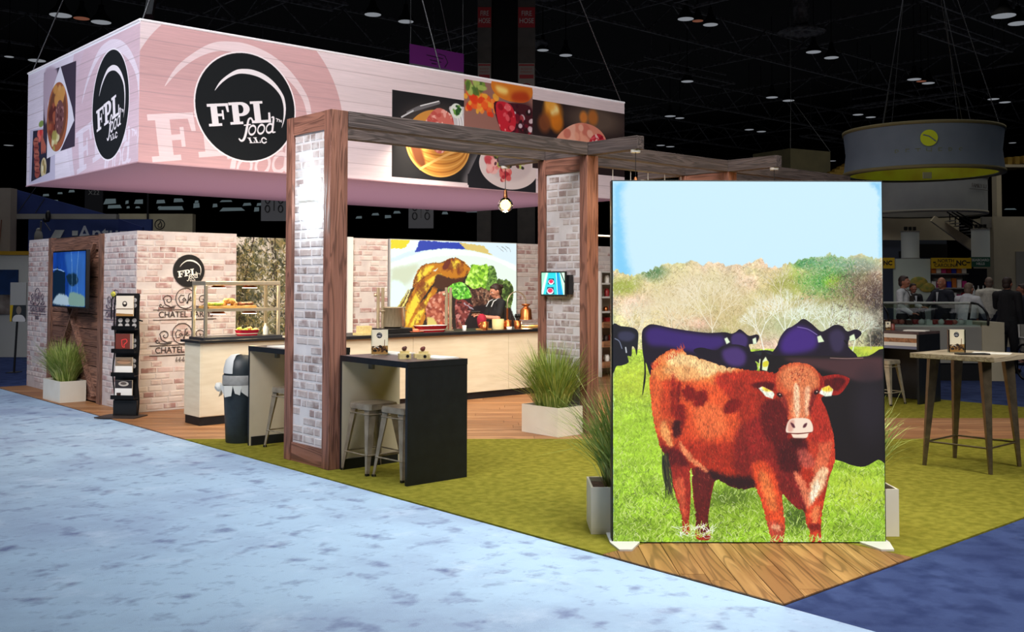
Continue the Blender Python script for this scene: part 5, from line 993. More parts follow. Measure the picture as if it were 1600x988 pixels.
for z in (H_-.05, .33):
    for x in (.25, .66):
        l_ = MB().lathe([(.10, -.03), (.075, -.012), (.06, 0)], 20, M=Matrix.Translation((x, .18, z))).to('heat_lamp', t, copp); MB().lathe([(.09, -.034), (.09, -.030)], 20, M=Matrix.Translation((x, .18, z))).to('glowing_disc', l_, hot)
        point('case_light', (.60+x, 8.42, CB+z-.06), 6, (1, .78, .45), .05)
boardm = wood('tray_wood', (206, 160, 90), (186, 140, 74), 'x', 1.5, .5, dark=(160, 110, 56))
tag(MB().box(0, .62, 0, .26, 0, .03).to('serving_board', None, boardm, loc=(.66, 8.28, CB+.365), bevel=.004), 'wooden serving board on the upper shelf of the heated case', 'serving board')
rf = random.Random(3)
salad = mat('green_salad', (170, 190, 60), (120, 150, 40), 30, rough=.6, bump=.5, rnd=[(200, 206, 70), (150, 180, 50), (222, 214, 100)]); pastry = mat('pastry', (196, 140, 70), (150, 96, 44), 30, rough=.6, bump=.5, rnd=[(206, 150, 80), (170, 110, 56), (222, 176, 100)]); bark = mat('cooked_meat', (110, 66, 44), (70, 40, 28), 30, rough=.6, bump=.5, rnd=[(120, 72, 48), (90, 52, 40), (150, 90, 60)])
for k in range(17):
    x = .70+k*.034; m_, nm, lab = (salad, 'lettuce_wrap', 'green wrap') if k < 6 else ((pastry, 'pastry', 'golden pastry') if k < 11 else (bark, 'meat_slider', 'dark meat bite'))
    tag(MB().sph((0, 0, 0), .042, .05, .024+.012*(5 < k < 11), 10).to(nm, None, m_, loc=(x, 8.36+rf.uniform(-.02, .05), CB+.415+.035*(k in (7, 8, 9))), rot=(0, 0, rf.uniform(0, 3))), lab+' heaped on the wooden board in the heated case', 'food', {'green wrap': 'green wraps', 'golden pastry': 'golden pastries'}.get(lab, 'dark meat bites')+' on the serving board')
def dish(name, label, x, y, z, rx, ry, h, col, rz=0, group=None):
    t = thing(name, label, 'dish', (x, y, z), rz, group); E = lambda s, zz: [(rx*s*math.copysign(abs(math.cos(a))**.7, math.cos(a)), ry*s*math.copysign(abs(math.sin(a))**.7, math.sin(a)), zz) for a in np.linspace(0, 2*PI, 25)[:-1]]
    R = [E(.80, 0), E(.94, h*.8), E(1.0, h), E(.93, h), E(.86, h*.3)]; b = MB()
    for i in range(4): b.add(R[i]+R[i+1], [(k, (k+1) % 24, 24+(k+1) % 24, 24+k) for k in range(24)], 1 if i > 1 else 0, smooth=True)
    b.add(R[0], [tuple(range(24))[::-1]], 0); b.add(R[4], [tuple(range(24))], 1); b.to('bowl', t, mat(name+'_glaze', col, rough=.2), mat('cream_glaze', (236, 228, 214), rough=.2)); return t
dish('red_baking_dish', 'red baking dish on the lower shelf of the heated case', 1.22, 8.40, CB+.03, .15, .11, .07, (176, 20, 50))
for k in range(9): tag(MB().sph((0, 0, 0), .034, .034, .022, 10).to('vegetable_piece', None, salad if k % 2 else pastry, loc=(1.13+.045*(k % 5), 8.36+.06*(k//5), CB+.085+.012*(k % 3))), 'yellow green vegetable piece heaped in the red dish of the heated case', 'food', 'vegetable pieces in the red dish')
tag(MB().lathe([(.03, 0), (.035, .07), (.03, .09), (.012, .12), (.012, .14)], 14).to('white_jug', None, whm, loc=(1.49, 8.44, CB+.03)), 'small white jug at the right end of the heated case', 'jug')
tag(MB().box(0, .07, 0, .1, 0, .2).to('napkin_box', None, white, loc=(1.60, 8.15, ZF+.80)), 'white box fixed at the right end of the cafe counter', 'box')

# ---------------------------------------------------------------- long kitchen counter
t = thing('kitchen_counter', 'long cream kitchen counter with black worktop and plinth', 'counter', (1.85, 8.2, ZF))
for i in range(3): MB().box(i*1.72, i*1.72+1.716, 0, .62, .10, .925).to('front_cabinet', t, cream)
MB().box(.01, 5.14, .03, .6, 0, .10).to('plinth', t, black); MB().box(-.02, 5.18, -.05, .72, .925, .968).to('worktop', t, black, bevel=.003)
KC = ZF+.968; KY = 8.5
def KX(px, Y=8.5):
    a = (px-800)/FPX; # column px at depth plane y = Y
    dx, dy = math.cos(YAW)+math.sin(YAW)*a, math.sin(YAW)-math.cos(YAW)*a; return CAM.x+(Y-CAM.y)*dx/dy
steel = mat('brushed_steel', (206, 190, 160), (160, 146, 122), 12, (14, 14, .5), rough=.3, metal=.5)
for px, lab in ((597, 'left pair of steel uprights behind the stockpot'), (703, 'right pair of steel uprights on the kitchen counter in front of the steak picture')):
    t = thing('steel_upright', lab, 'post', (KX(px), 8.52, KC), 0, 'steel uprights on the kitchen counter')
    for dx in (-.045, .03): MB().lathe([(.022, .01), (.022, .62)], 12, M=Matrix.Translation((dx, 0, 0))).to('tube', t, steel)
    MB().box(-.075, .065, -.03, .03, 0, .012).to('flange', t, steel); MB().sph((-.09, 0, .52), .022).tube([(-.09, 0, .52), (-.05, 0, .52)], .01, 6).to('clamp', t, steel)
t = thing('portable_burner', 'black portable burner under the stockpot', 'burner', (KX(614), 8.5, KC)); MB().box(-.26, .24, -.14, .14, 0, .07).to('casing', t, dk, bevel=.01); MB().lathe([(.11, .07), (.12, .085)], 16).to('burner_ring', t, steel_b)
t = thing('stockpot', 'tall ribbed steel stockpot on the kitchen counter', 'pot', (KX(615), 8.5, KC+.085)); MB().lathe([(.155, 0), (.165, .01), (.165, .26), (.172, .262), (.172, .268), (.158, .268), (.155, .02), (.001, .02)], 30, cap=False).to('body', t, steel)
for s in (-1, 1): MB().tube([(s*.165, -.04, .22), (s*.20, -.03, .22), (s*.20, .03, .22), (s*.165, .04, .22)], .007, 6).to('handle', t, steel)
dish('red_oval_dish', 'long red oval dish on the kitchen counter', KX(668), 8.42, KC, .27, .13, .09, (150, 30, 36), .0)
tag(MB().lathe([(.06, 0), (.11, .012), (.115, .02), (.001, .016)], 20, cap=False).sph((0, 0, .03), .06, .05, .025).to('orange_plate', None, mat('salmon', (226, 140, 100), (206, 110, 80), 20, rough=.5), loc=(KX(642), 8.38, KC)), 'orange food plate left of the red oval dish', 'plate')
def cup(name, label, px, y, r, h, m, z=KC, handle=False, cat='cup', rb_=.8):
    t = thing(name, label, cat, (KX(px, y), y, z)); MB().lathe([(r*rb_, 0), (r, h), (r*.93, h), (r*rb_*.9, .01), (.001, .01)], 18, cap=False).to('body', t, m)
    if handle: MB().tube([(-r*.9, 0, h*.8), (-r*1.5, 0, h*.7), (-r*1.5, 0, h*.35), (-r*.85, 0, h*.25)], .006, 6).to('handle', t, m)
    return t
cup('white_cup', 'small white cup standing alone on the kitchen counter', 726, 8.4, .032, .075, whm)
cup('copper_mug', 'copper mug left of the cream box on the kitchen counter', 757, 8.36, .065, .12, copp, handle=True, cat='mug'); cup('copper_cup', 'copper cup right of the cream box', 785, 8.42, .055, .12, copp); cup('copper_mug', 'second copper mug in front of the arched lamp', 794, 8.36, .055, .13, copp, handle=True, cat='mug')
cup('white_ramekin', 'white ramekin in front of the second copper mug', 796, 8.24, .045, .04, whm, cat='bowl')
tag(MB().lathe([(.085, 0), (.09, .15), (.001, .15)], 20).to('cream_canister', None, mat('cream_box', (214, 196, 140), (200, 180, 120), 10), loc=(KX(773), 8.42, KC)), 'round cream container between the copper mugs', 'container')
tag(MB().box(0, .2, 0, .12, 0, .018).to('chopping_board', None, boardm, loc=(KX(741), 8.34, KC)), 'small brown board beside the white cup', 'board')
tag(MB().box(-.02, .26, 0, .14, 0, .03).box(.02, .2, .02, .12, .03, .12).to('carton_box', None, kraft, loc=(KX(545), 8.22, KC)), 'cream cardboard box at the left end of the kitchen counter', 'box')
t = cup('utensil_pot', 'copper pot of black utensils at the right end of the kitchen counter', 809, 8.4, .06, .12, copp, cat='utensil pot')
for k in range(6):
    a = k*1.05; tag(MB().tube([(0, 0, .012), (.03*math.cos(a), .03*math.sin(a), .17)], .006, 6).sph((.033*math.cos(a), .033*math.sin(a), .19), .022, .012, .032, 8).to('utensil', None, dk, loc=(t.location.x, 8.4, KC)), 'black kitchen utensil in the copper pot', 'utensil', 'utensils in the copper pot')
tag(MB().bar((0, 0, .012), (.06, 0, .22), .018, .01).to('knife', None, dk, loc=(KX(796)+.0, 8.52, KC)), 'black handled knife leaning behind the copper mug', 'knife')
t = thing('heat_lamp', 'arched copper heat lamp over a wooden board on the kitchen counter', 'lamp', (KX(793, 8.6), 8.6, KC)); R_ = .19; q = [(0, 0, .012)]+[(0, 0, .3)]+[(R_-R_*math.cos(a), 0, .38+R_*.9*math.sin(a)) for a in np.linspace(0, PI, 12)]+[(2*R_, 0, .36)]
MB().tube(q, .009, 8).to('arched_arm', t, steel); MB().lathe([(.05, 0), (.045, .012)], 16).to('base', t, steel); MB().tube([(0, 0, .02), (0, 0, .3)], .014, 8).to('stem', t, copp)
MB().lathe([(.10, .12), (.095, .14), (.085, .27), (.06, .30), (.03, .32), (.07, .345), (.07, .36), (.01, .36)], 20, M=Matrix.Translation((2*R_, 0, 0)), cap=False).to('shade', t, copp); MB().sph((2*R_, 0, .17), .05).to('bulb', t, hot); point('heat_light', (t.location.x+2*R_, 8.6, KC+.11), 8, (1, .75, .4), .04)
tag(MB().box(0, .40, 0, .26, 0, .03).to('carving_board', None, boardm, loc=(KX(818), 8.38, KC), bevel=.004), 'pale wooden carving board under the arched heat lamp', 'board'); 
t = thing('food_picture', 'backlit picture of steak, potato skins and greens on the back wall', 'picture', (4.3, 9.82, 0)); MB().box(0, 2.59, 0, .07, .7, 2.335).to('frame', t, mat('light_frame', (190, 190, 188), rough=.4, metal=.3)); MB().quad([(.012, -.003, .71), (2.578, -.003, .71), (2.578, -.003, 2.325), (.012, -.003, 2.325)]).to('print', t, printed('plate_print', plate_print(), 1.15, .5, 0))

# shelving seen in the slot between pillar and lightbox
t = thing('display_shelf', 'wooden display shelf stacked with food in the gap left of the lightbox', 'shelf', (8.45, 9.35, ZF)); sw = wood('shelf_wood', (170, 120, 84), (140, 96, 64), 'x', 1.2, .6, dark=(96, 60, 40))
MB().box(0, .03, 0, .45, 0, 1.86).to('side_panel', t, whm); MB().box(1.2, 1.23, 0, .45, 0, 1.86).to('side_panel', t, whm); MB().box(.03, 1.2, .43, .45, 0, 1.86).to('back_panel', t, cream)
for z in (1.83, 1.62, 1.38, 1.12): MB().box(.03, 1.2, 0, .43, z, z+.03).to('shelf_board', t, whm)
for z in (.86, .52, .16): MB().box(.03, 1.2, -.04, .43, z, z+.10).to('crate_shelf', t, sw)
rk = random.Random(9)
for z, n in ((1.65, 6), (1.41, 6), (1.15, 7), (.96, 6), (.62, 7), (.26, 6)):
    for k in range(n):
        m_ = rk.choice([mat('pack_red', (150, 40, 40), rough=.4), mat('pack_white', (226, 222, 214), rough=.5), mat('pack_dark', (50, 30, 28), rough=.5), copp]); x = 8.53+k*1.1/n; hh = rk.uniform(.07, .15)
        tag((MB().lathe([(.045, 0), (.05, hh*.6), (.03, hh), (.001, hh)], 10) if rk.random() < .5 else MB().box(-.05, .05, -.04, .04, 0, hh)).to('food_pack', None, m_, loc=(x+.03, 9.48, z+ZF)), 'food pack, %s from the left on the %s level of the display shelf' % (('first', 'second', 'third', 'fourth', 'fifth', 'sixth', 'seventh')[k], {1.65: 'top', 1.41: 'second', 1.15: 'third', .96: 'fourth', .62: 'fifth', .26: 'lowest'}[z]), 'food pack', 'food packs on the display shelf')

# ---------------------------------------------------------------- right side: high table, second bar table
tbl = wood('high_table_wood', (190, 176, 150), (166, 150, 126), 'x', 1.2, .4, dark=(130, 112, 90))
t = thing('high_table', 'square high table with four splayed legs on the turf at right', 'table', (4.76, 1.17, ZF)); MB().box(-.385, .385, -.385, .385, .985, 1.03).to('table_top', t, tbl, bevel=.004)
gm2 = mat('dull_bronze', (120, 106, 84), (100, 88, 70), 14, rough=.35, metal=.7)
for i, j in ((1, 1), (1, -1), (-1, -1), (-1, 1)): MB().bar((i*.235, j*.235, .985), (i*.30, j*.30, 0), .085, .085, w2=.028, d2=.028, up=(i, -j, 0)).to('leg', t, gm2)
q = [(.28, .28), (-.28, .28), (-.28, -.28), (.28, -.28)]
for n in range(4): a, b2 = q[n], q[(n+1) % 4]; MB().tube([(a[0], a[1], .22), (b2[0], b2[1], .22)], .009, 6).to('footrest', t, gm2)
card_stand('printed logo card standing on the square high table', 4.72, 1.28, ZF+1.03, -.75, .95)
tag(MB().box(-.14, .14, -.05, .05, 0, .012).to('dark_tray', None, dk, loc=(4.58, 1.07, ZF+1.03), rot=(0, 0, -.7)), 'thin dark tray in front of the card on the high table', 'tray')
paper('white papers on the square high table', 4.86, 1.02, ZF+1.03, .3, .12, .16, 2)
t = thing('striped_table', 'dark bar table with striped apron at right behind the high table', 'table', (8.87, 3.75, ZF)); MB().box(0, .62, 0, 1.2, .955, .99).to('table_top', t, topm)
MB().box(0, .62, 0, .03, 0, .954).to('end_panel', t, black); MB().box(0, .62, 1.17, 1.2, 0, .954).to('end_panel', t, black)
MB().box(.0, .02, .03, 1.17, .90, .954).to('white_apron', t, whm); MB().box(.0, .02, .03, 1.17, .84, .90).to('brown_apron', t, sw); MB().box(.0, .02, .03, 1.17, .79, .84).to('white_apron', t, whm); MB().box(.0, .02, .03, 1.17, .75, .79).to('blue_apron', t, mat('slate', (110, 116, 140), rough=.5)); MB().box(.58, .60, .03, 1.17, 0, .954).to('back_panel', t, black)
stool('metal bar stool in front of the striped dark table', 8.62, 4.12, 0, mat('pale_gunmetal', (196, 186, 164), (170, 160, 140), 12, rough=.4, metal=.5))
card_stand('small printed card on the striped dark table', 9.05, 4.30, ZF+.99, -.6, .55)
for k, (dx, dy) in enumerate(((.0, .62), (.14, .38), (.22, .42))): tag(MB().lathe([(.035, 0), (.035, .07), (.03, .075), (.03, .09)], 10).to('spice_jar', None, mat('jar_red', (130, 60, 50), rough=.3), loc=(9.0+dx, 3.9+dy, ZF+.99)), 'small red jar on the striped dark table', 'jar', 'jars on the striped table')
paper('white papers on the striped dark table', 9.2, 3.95, ZF+.99, .2)
# ---------------------------------------------------------------- people
skin = mat('skin', (200, 140, 112), (186, 124, 98), 12, rough=.5); skin2 = mat('skin_tan', (170, 112, 86), (156, 98, 74), 12, rough=.5)
hairb = mat('hair_brown', (60, 40, 32), (40, 26, 22), 60, (1, 1, .3), .6); hairg = mat('hair_grey', (120, 100, 84), (96, 80, 68), 60, (1, 1, .3), .6)
blackc = mat('black_cloth', (26, 26, 30), (20, 20, 24), 30, rough=.85); whitec = mat('white_cloth', (206, 208, 210), (190, 194, 198), 20, rough=.85); creamc = mat('cream_cloth', (200, 196, 180), (184, 180, 164), 20, rough=.85); navy = mat('navy_cloth', (30, 34, 46), (24, 26, 38), 30, rough=.85)
eyem = mat('eye_white', (230, 228, 224), rough=.3); eyed = mat('eye_dark', (30, 22, 18), rough=.3); lipm = mat('lips', (156, 76, 72), rough=.5)
def caps(b, *J):
    """tapering chain of (point, radius)"""
    for (p, r) in J: b.sph(p, r, n=12)
    for (p, r), (q, s) in zip(J, J[1:]):
        d = Vector(q)-Vector(p)
        if d.length > 1e-4: b.lathe([(r, 0), (s, d.length)], 12, M=Matrix.Translation(p)@d.to_track_quat('Z', 'Y').to_matrix().to_4x4(), cap=True)
def fused(name, b, vox, m, parent, sm=3):
    o = put(name, b.mesh(name, m)); r = o.modifiers.new('r', 'REMESH'); r.mode = 'VOXEL'; r.voxel_size = vox; s = o.modifiers.new('s', 'SMOOTH'); s.iterations = sm; s.factor = .5
    bpy.context.view_layer.update(); me = bpy.data.meshes.new_from_object(o.evaluated_get(bpy.context.evaluated_depsgraph_get())); bpy.data.objects.remove(o)
    me.materials.clear(); me.materials.append(m); me.polygons.foreach_set('use_smooth', [True]*len(me.polygons)); me.polygons.foreach_set('material_index', [0]*len(me.polygons)); me.name = name; return put(name, me, parent)
def person(label, loc, face, h, arms, top=whitec, legs=blackc, skn=skin, hair=hairb, hairstyle='short', sleeve=1., head_turn=0., head_down=0., apron=None, jacket=False, lean=0., build=1., fine=False, stance=.1, group=None):
    """face = world direction looked at; arms = [(elbow, wrist, finger direction)] for the -x and +x side, facing local -y"""
    t = thing('person', label, 'person', (loc[0], loc[1], ZF if loc[0] < 9.7 else .0), math.atan2(face[0], -face[1]), group); k = h/1.75; S = lambda p: Vector((p[0]*k, (p[1]-lean*max(0, p[2]-.95))*k, p[2]*k)); w_ = build
    hc = S((0, -.02-.03*head_down, 1.625)); HM = Matrix.Translation(hc)@Matrix.Rotation(head_turn, 4, 'Z')@Matrix.Rotation(head_down, 4, 'X')
    b = MB(); b.sph((0, 0, 0), .074*k, .092*k, .108*k, 18, M=None) if False else b.lathe([(max(1e-5, math.sin(PI*i/10)), -math.cos(PI*i/10)) for i in range(11)], 18, M=HM@Matrix.Diagonal((.074*k, .094*k, .110*k, 1)), cap=False)
    sp = lambda c, r: b.lathe([(max(1e-5, math.sin(PI*i/6)), -math.cos(PI*i/6)) for i in range(7)], 10, M=HM@Matrix.Translation(Vector(c)*k)@Matrix.Diagonal((r[0]*k, r[1]*k, r[2]*k, 1)), cap=False)
    sp((0, -.045, -.07), (.046, .05, .045)); sp((0, -.105, -.018), (.013, .02, .018)); sp((0, -.092, .01), (.010, .018, .03)); sp((0, -.088, -.058), (.024, .012, .012))
    for s in (-1, 1): sp((s*.078, .005, -.012), (.012, .022, .032)); sp((s*.032, -.075, -.02), (.024, .022, .022))
    caps(b, (S((0, 0, 1.56)), .05*k), (S((0, .01, 1.42)), .062*k)); caps(b, (S((0, .01, 1.38)), .11*k*w_), (S((0, 0, 1.18)), .115*k*w_), (S((0, 0, .98)), .12*k*w_))
    for s in (-1, 1):
        caps(b, (S((s*.09, 0, .93)), .085*k), (S((s*(.09+stance*.4), -.02, .5)), .055*k), (S((s*(.09+stance), .01, .09)), .038*k), (S((s*(.1+stance), -.12, .035)), .032*k))
    for s, (el, wr, fd) in zip((-1, 1), arms):
        sh, el, wr = S((s*.175*w_, .01, 1.42)), S(el), S(wr); caps(b, (sh, .052*k), (el, .040*k), (wr, .027*k))
        d = Vector(fd).normalized(); sd = Vector((0, 0, 1)).cross(d); sd = sd.normalized() if sd.length > .1 else Vector((1, 0, 0)); dn = d.cross(sd)*-1
        pc = wr+d*.045*k; b.lathe([(max(1e-5, math.sin(PI*i/6)), -math.cos(PI*i/6)) for i in range(7)], 10, M=Matrix.Translation(pc)@Matrix((sd, dn, d)).transposed().to_4x4()@Matrix.Diagonal((.040*k, .017*k, .052*k, 1)), cap=False)
        if fine:
            for i in range(4):
                o_ = (-.028+.019*i)*k; L = (.040, .046, .043, .034)[i]*k; p0 = wr+d*.082*k+sd*o_; p1 = p0+d*L*.8+dn*.012*k; p2 = p1+d*L*.35+dn*.026*k; caps(b, (p0, .0092*k), (p1, .0084*k), (p2, .0072*k))
            q0 = wr+d*.025*k-sd*s*.030*k; caps(b, (q0, .012*k), (q0-sd*s*.022*k+d*.028*k, .0105*k), (q0-sd*s*.022*k+d*.055*k+dn*.01*k, .009*k))
        else:
            for i in range(4):
                o_ = (-.030+.020*i)*k; p0 = wr+d*.08*k+sd*o_; caps(b, (p0, .0095*k), (p0+d*.034*k+dn*.01*k, .009*k), (p0+d*.05*k+dn*.03*k, .008*k))
            q0 = wr+d*.025*k-sd*s*.032*k; caps(b, (q0, .012*k), (q0-sd*s*.024*k+d*.04*k, .010*k))
    fused('body', b, .006 if fine else .009, skn, t, 3)
    f = MB()
    for s in (-1, 1): f.lathe([(max(1e-5, math.sin(PI*i/6)), -math.cos(PI*i/6)) for i in range(7)], 10, 0, HM@Matrix.Translation(Vector((s*.031, -.085, .006))*k)@Matrix.Diagonal((.013*k, .008*k, .007*k, 1)), cap=False); f.lathe([(max(1e-5, math.sin(PI*i/6)), -math.cos(PI*i/6)) for i in range(7)], 8, 1, HM@Matrix.Translation(Vector((s*.031, -.0925, .004))*k)@Matrix.Diagonal((.006*k, .003*k, .006*k, 1)), cap=False); f.lathe([(max(1e-5, math.sin(PI*i/6)), -math.cos(PI*i/6)) for i in range(7)], 8, 1, HM@Matrix.Translation(Vector((s*.032, -.088, .026))*k)@Matrix.Diagonal((.018*k, .008*k, .0035*k, 1)), cap=False)
    f.lathe([(max(1e-5, math.sin(PI*i/6)), -math.cos(PI*i/6)) for i in range(7)], 10, 2, HM@Matrix.Translation(Vector((0, -.098, -.060))*k)@Matrix.Diagonal((.022*k, .007*k, .007*k, 1)), cap=False); f.to('face_features', t, eyem, eyed, lipm)
    if hair:
        g = MB(); hp = lambda c, r: g.lathe([(max(1e-5, math.sin(PI*i/8)), -math.cos(PI*i/8)) for i in range(9)], 14, M=HM@Matrix.Translation(Vector(c)*k)@Matrix.Diagonal((r[0]*k, r[1]*k, r[2]*k, 1)), cap=False)
        hp((0, .022, .030), (.083, .094, .098)); hp((0, .05, -.03), (.074, .062, .075)); hp((0, -.035, .082), (.062, .042, .030))
        if hairstyle == 'bun': hp((0, .12, .03), (.045, .045, .045))
        fused('hair', g, .010, hair, t, 2)
    g = MB(); c = .016
    caps(g, (S((0, .01, 1.40)), (.10+c)*k*w_), (S((0, 0, 1.2)), (.118+c)*k*w_), (S((0, 0, .97 if not jacket else .86)), (.125+c)*k*w_))
    for s in (-1, 1): caps(g, (S((s*.07, .01, 1.42)), (.07+c)*k), (S((s*.165*w_, .01, 1.415)), (.054+c)*k)); caps(g, (S((s*.06, 0, 1.25)), (.085+c)*k*w_), (S((s*.06, 0, 1.0)), (.085+c)*k*w_))
    for s, (el, wr, fd) in zip((-1, 1), arms):
        sh, el, wr = S((s*.175*w_, .01, 1.42)), S(el), S(wr); c2 = c if not jacket else c*1.3
        if sleeve < .5: caps(g, (sh, (.052+c2)*k), (sh.lerp(el, .75), (.046+c2)*k))
        else: caps(g, (sh, (.052+c2)*k), (el, (.042+c2)*k), (el.lerp(wr, .93), (.030+c2)*k))
    fused('jacket' if jacket else 'shirt', g, .013, top, t, 3)
    g = MB(); caps(g, (S((-.06, 0, .95)), .125*k*w_), (S((.06, 0, .95)), .125*k*w_))
    for s in (-1, 1): caps(g, (S((s*.09, 0, .92)), .105*k*w_), (S((s*(.09+stance*.4), -.02, .5)), .075*k), (S((s*(.09+stance), .01, .11)), .058*k))
    fused('trousers', g, .014, legs, t, 3)
    g = MB()
    for s in (-1, 1): caps(g, (S((s*(.09+stance), .02, .05)), .046*k), (S((s*(.1+stance), -.13, .036)), .036*k))
    fused('shoes', g, .012, dk, t, 2)
    if apron: 
        g = MB(); bib = apron is not whitec; y = -(.118+.03)*k*w_; P = [(-.12, 1.36), (.12, 1.36), (.17, 1.1), (.2, .6), (-.2, .6), (-.17, 1.1)]
        V6 = [S((x, -.158*w_-.008*(z < 1.2), z)) for x, z in P]; V12 = V6+[p+Vector((0, .006, 0)) for p in V6]; bib and g.add(V12, [(5, 4, 3, 2, 1, 0), (6, 7, 8, 9, 10, 11)]+[(i, (i+1) % 6, 6+(i+1) % 6, 6+i) for i in range(6)])
        for s in (-1, 1): g.tube([S((s*.10, -.155*w_, 1.36)), S((s*.09, -.11, 1.45)), S((s*.06, -.0, 1.50)), S((0, .075, 1.48))], .009*k, 5)
        g.to('apron', t, apron)
    if jacket and top is navy or top is blackc and jacket:
        g = MB(); g.add([S((-.03, -.150*w_, 1.44)), S((.03, -.150*w_, 1.44)), S((0, -.166*w_, 1.2))], [(0, 2, 1)]); g.lathe([(.06*k, 0), (.066*k, .03)], 14, M=Matrix.Translation(S((0, .0, 1.465)))); g.to('shirt_collar', t, whitec)
    return t
ER = Vector((math.sin(YAW), -math.cos(YAW))); EF = Vector((math.cos(YAW), math.sin(YAW)))
def D2(r, f): v = ER*r+EF*f; return (v.x, v.y)
fw_ = (0, -1, 0)
p = person('cook in black shirt with white apron straps behind the kitchen counter, looking down', (KX(777, 9.25), 9.25), D2(-.9, -.45), 1.64, [((-.23, -.10, 1.17), (-.09, -.30, 1.22), (.25, -1, .25)), ((.23, -.10, 1.17), (.07, -.32, 1.20), (-.25, -1, .25))], blackc, blackc, skin, hairb, 'bun', .4, 0, .38, whitec, fine=True)
tag(MB().box(-.035, .035, -.075, .075, 0, .01).to('phone', None, dk, loc=(p.location.x+D2(-.9, -.45)[0]*.38, p.location.y+D2(-.9, -.45)[1]*.38, 1.20), rot=(0, .3, 1.2)), 'dark phone held in the hands of the cook', 'phone')
tag(MB().lathe([(.035, 0), (.06, .04), (.075, .14), (.06, .19), (.02, .22), (.001, .22)], 14).to('red_oven_mitt', None, mat('red_cloth', (170, 20, 50), (140, 10, 40), 20, rough=.8), loc=(KX(749, 8.8), 8.74, KC)), 'red oven mitt standing on the worktop in front of the cook', 'oven mitt')
rest = lambda s: ((s*.24, .03, 1.13), (s*.25, -.03, .88), (0, -.1, -1))
d = 20.6
person('bearded cook in white shirt and dark apron behind the glass deli case', V(1411, d), D2(.75, -.6), 1.82, [((-.25, -.02, 1.15), (-.15, -.2, 1.02), fw_), ((.26, -.10, 1.2), (.16, -.28, 1.14), fw_)], whitec, blackc, skin2, hairb, apron=mat('dark_apron', (70, 60, 52), rough=.8))
person('bald man in dark suit reaching over the deli case', V(1472, 21.1), D2(-.85, -.45), 1.80, [((-.26, -.12, 1.2), (-.14, -.36, 1.12), fw_), (rest(1))], navy, blackc, skin2, None, jacket=True)
person('man in white shirt standing bowed at the right end of the deli case', V(1509, 19.6), D2(.8, .5), 1.68, [((-.27, -.10, 1.17), (-.2, -.3, 1.05), fw_), ((.27, -.10, 1.17), (.2, -.3, 1.05), fw_)], whitec, navy, skin2, hairg, lean=.12, build=1.25)
person('grey haired man in cream shirt with his back turned, beyond the deli case', V(1545, 22.5), D2(.3, .9), 1.80, [rest(-1), rest(1)], creamc, navy, skin2, hairg, build=1.2)
person('tall man in black suit standing with a hand at his face, far right', V(1573, 19.2), D2(.75, .55), 1.79, [rest(-1), ((.27, -.12, 1.2), (.1, -.2, 1.47), (-.1, -.2, 1))], blackc, blackc, skin2, hairb, jacket=True, stance=.04, build=1.15)
person('person in dark jacket cut by the right edge of the picture', V(1598, 21), D2(-.8, .3), 1.66, [rest(-1), rest(1)], navy, blackc, skin2, hairb, jacket=True)
person('small dark haired person far behind the cook at the deli case', V(1426, 24), D2(.1, -1), 1.66, [rest(-1), rest(1)], blackc, blackc, skin2, hairb, jacket=True)

# ---------------------------------------------------------------- background at right
def bt(name, label, cat, px, d, z=0, rz=FACE, group=None): return thing(name, label, cat, V(px, d, z), rz, group)
dcream = mat('booth_cream', (196, 186, 160), (184, 174, 148), 1.5, rough=.8); dgrey = mat('booth_grey', (150, 148, 140), (138, 136, 130), 1.5, rough=.8); dwhite = mat('booth_white', (206, 210, 204), rough=.7)
t = bt('deli_case', 'long glass fronted deli case with curved glass and cream body', 'deli case', 1476, 17.6)
MB().box(-1.0, .98, .0, .80, .30, .92).to('body', t, dgrey, bevel=.01); MB().box(-.95, .93, .05, .75, 0, .30).to('plinth', t, dk); MB().box(.62, 1.0, -.02, .85, .0, 1.0).to('end_cheek', t, dcream)
MB().box(-.98, .62, .04, .78, .92, .95).to('deck', t, dwhite); MB().box(-1.0, .70, .60, .80, 1.30, 1.335).to('glass_top', t, dwhite)
gq = MB(); pr = [(-.02, .95), (-.04, 1.05), (.02, 1.16), (.14, 1.24), (.32, 1.30), (.60, 1.32)]
for (y0, z0), (y1, z1) in zip(pr, pr[1:]): gq.add([(-1.0, y0, z0), (.72, y0, z0), (.72, y1, z1), (-1.0, y1, z1)], [(0, 1, 2, 3)], smooth=True)
gq.to('curved_glass', t, glass('deli_glass', (200, 214, 210), .2)); MB().tube([(.72, y, z) for y, z in pr], .022, 6).to('glass_edge', t, steel_b); MB().tube([(-.98, y, z) for y, z in pr], .015, 6).to('glass_edge', t, steel_b)
MB().bar((.72, .75, .95), (.72, .62, 1.33), .03).to('rear_strut', t, steel_b)
rd = random.Random(5); c0 = V(1476, 17.6)
for k in range(26):
    x = -.9+(k % 13)*.115; y = .22+.26*(k//13); p_ = c0+Vector((math.cos(FACE)*x-math.sin(FACE)*y, math.sin(FACE)*x+math.cos(FACE)*y, 0)); m_ = rd.choice([mat('pack_red', (150, 40, 40)), dwhite, mat('ham', (190, 110, 96), (170, 90, 80), 20), whm, bark])
    tag((MB().sph((0, 0, .045), .06, .05, .045, 8) if k % 3 else MB().box(-.05, .05, -.07, .07, 0, .08)).to('deli_meat', None, m_, loc=(p_.x, p_.y, .95), rot=(0, 0, FACE)), '%s, %s from the left in the %s row of the deli case' % ('rounded meat piece' if k % 3 else 'square food pack', ('first', 'second', 'third', 'fourth', 'fifth', 'sixth', 'seventh', 'eighth', 'ninth', 'tenth', 'eleventh', 'twelfth', 'last')[k % 13], 'front' if k < 13 else 'rear'), 'food', 'food in the deli case')
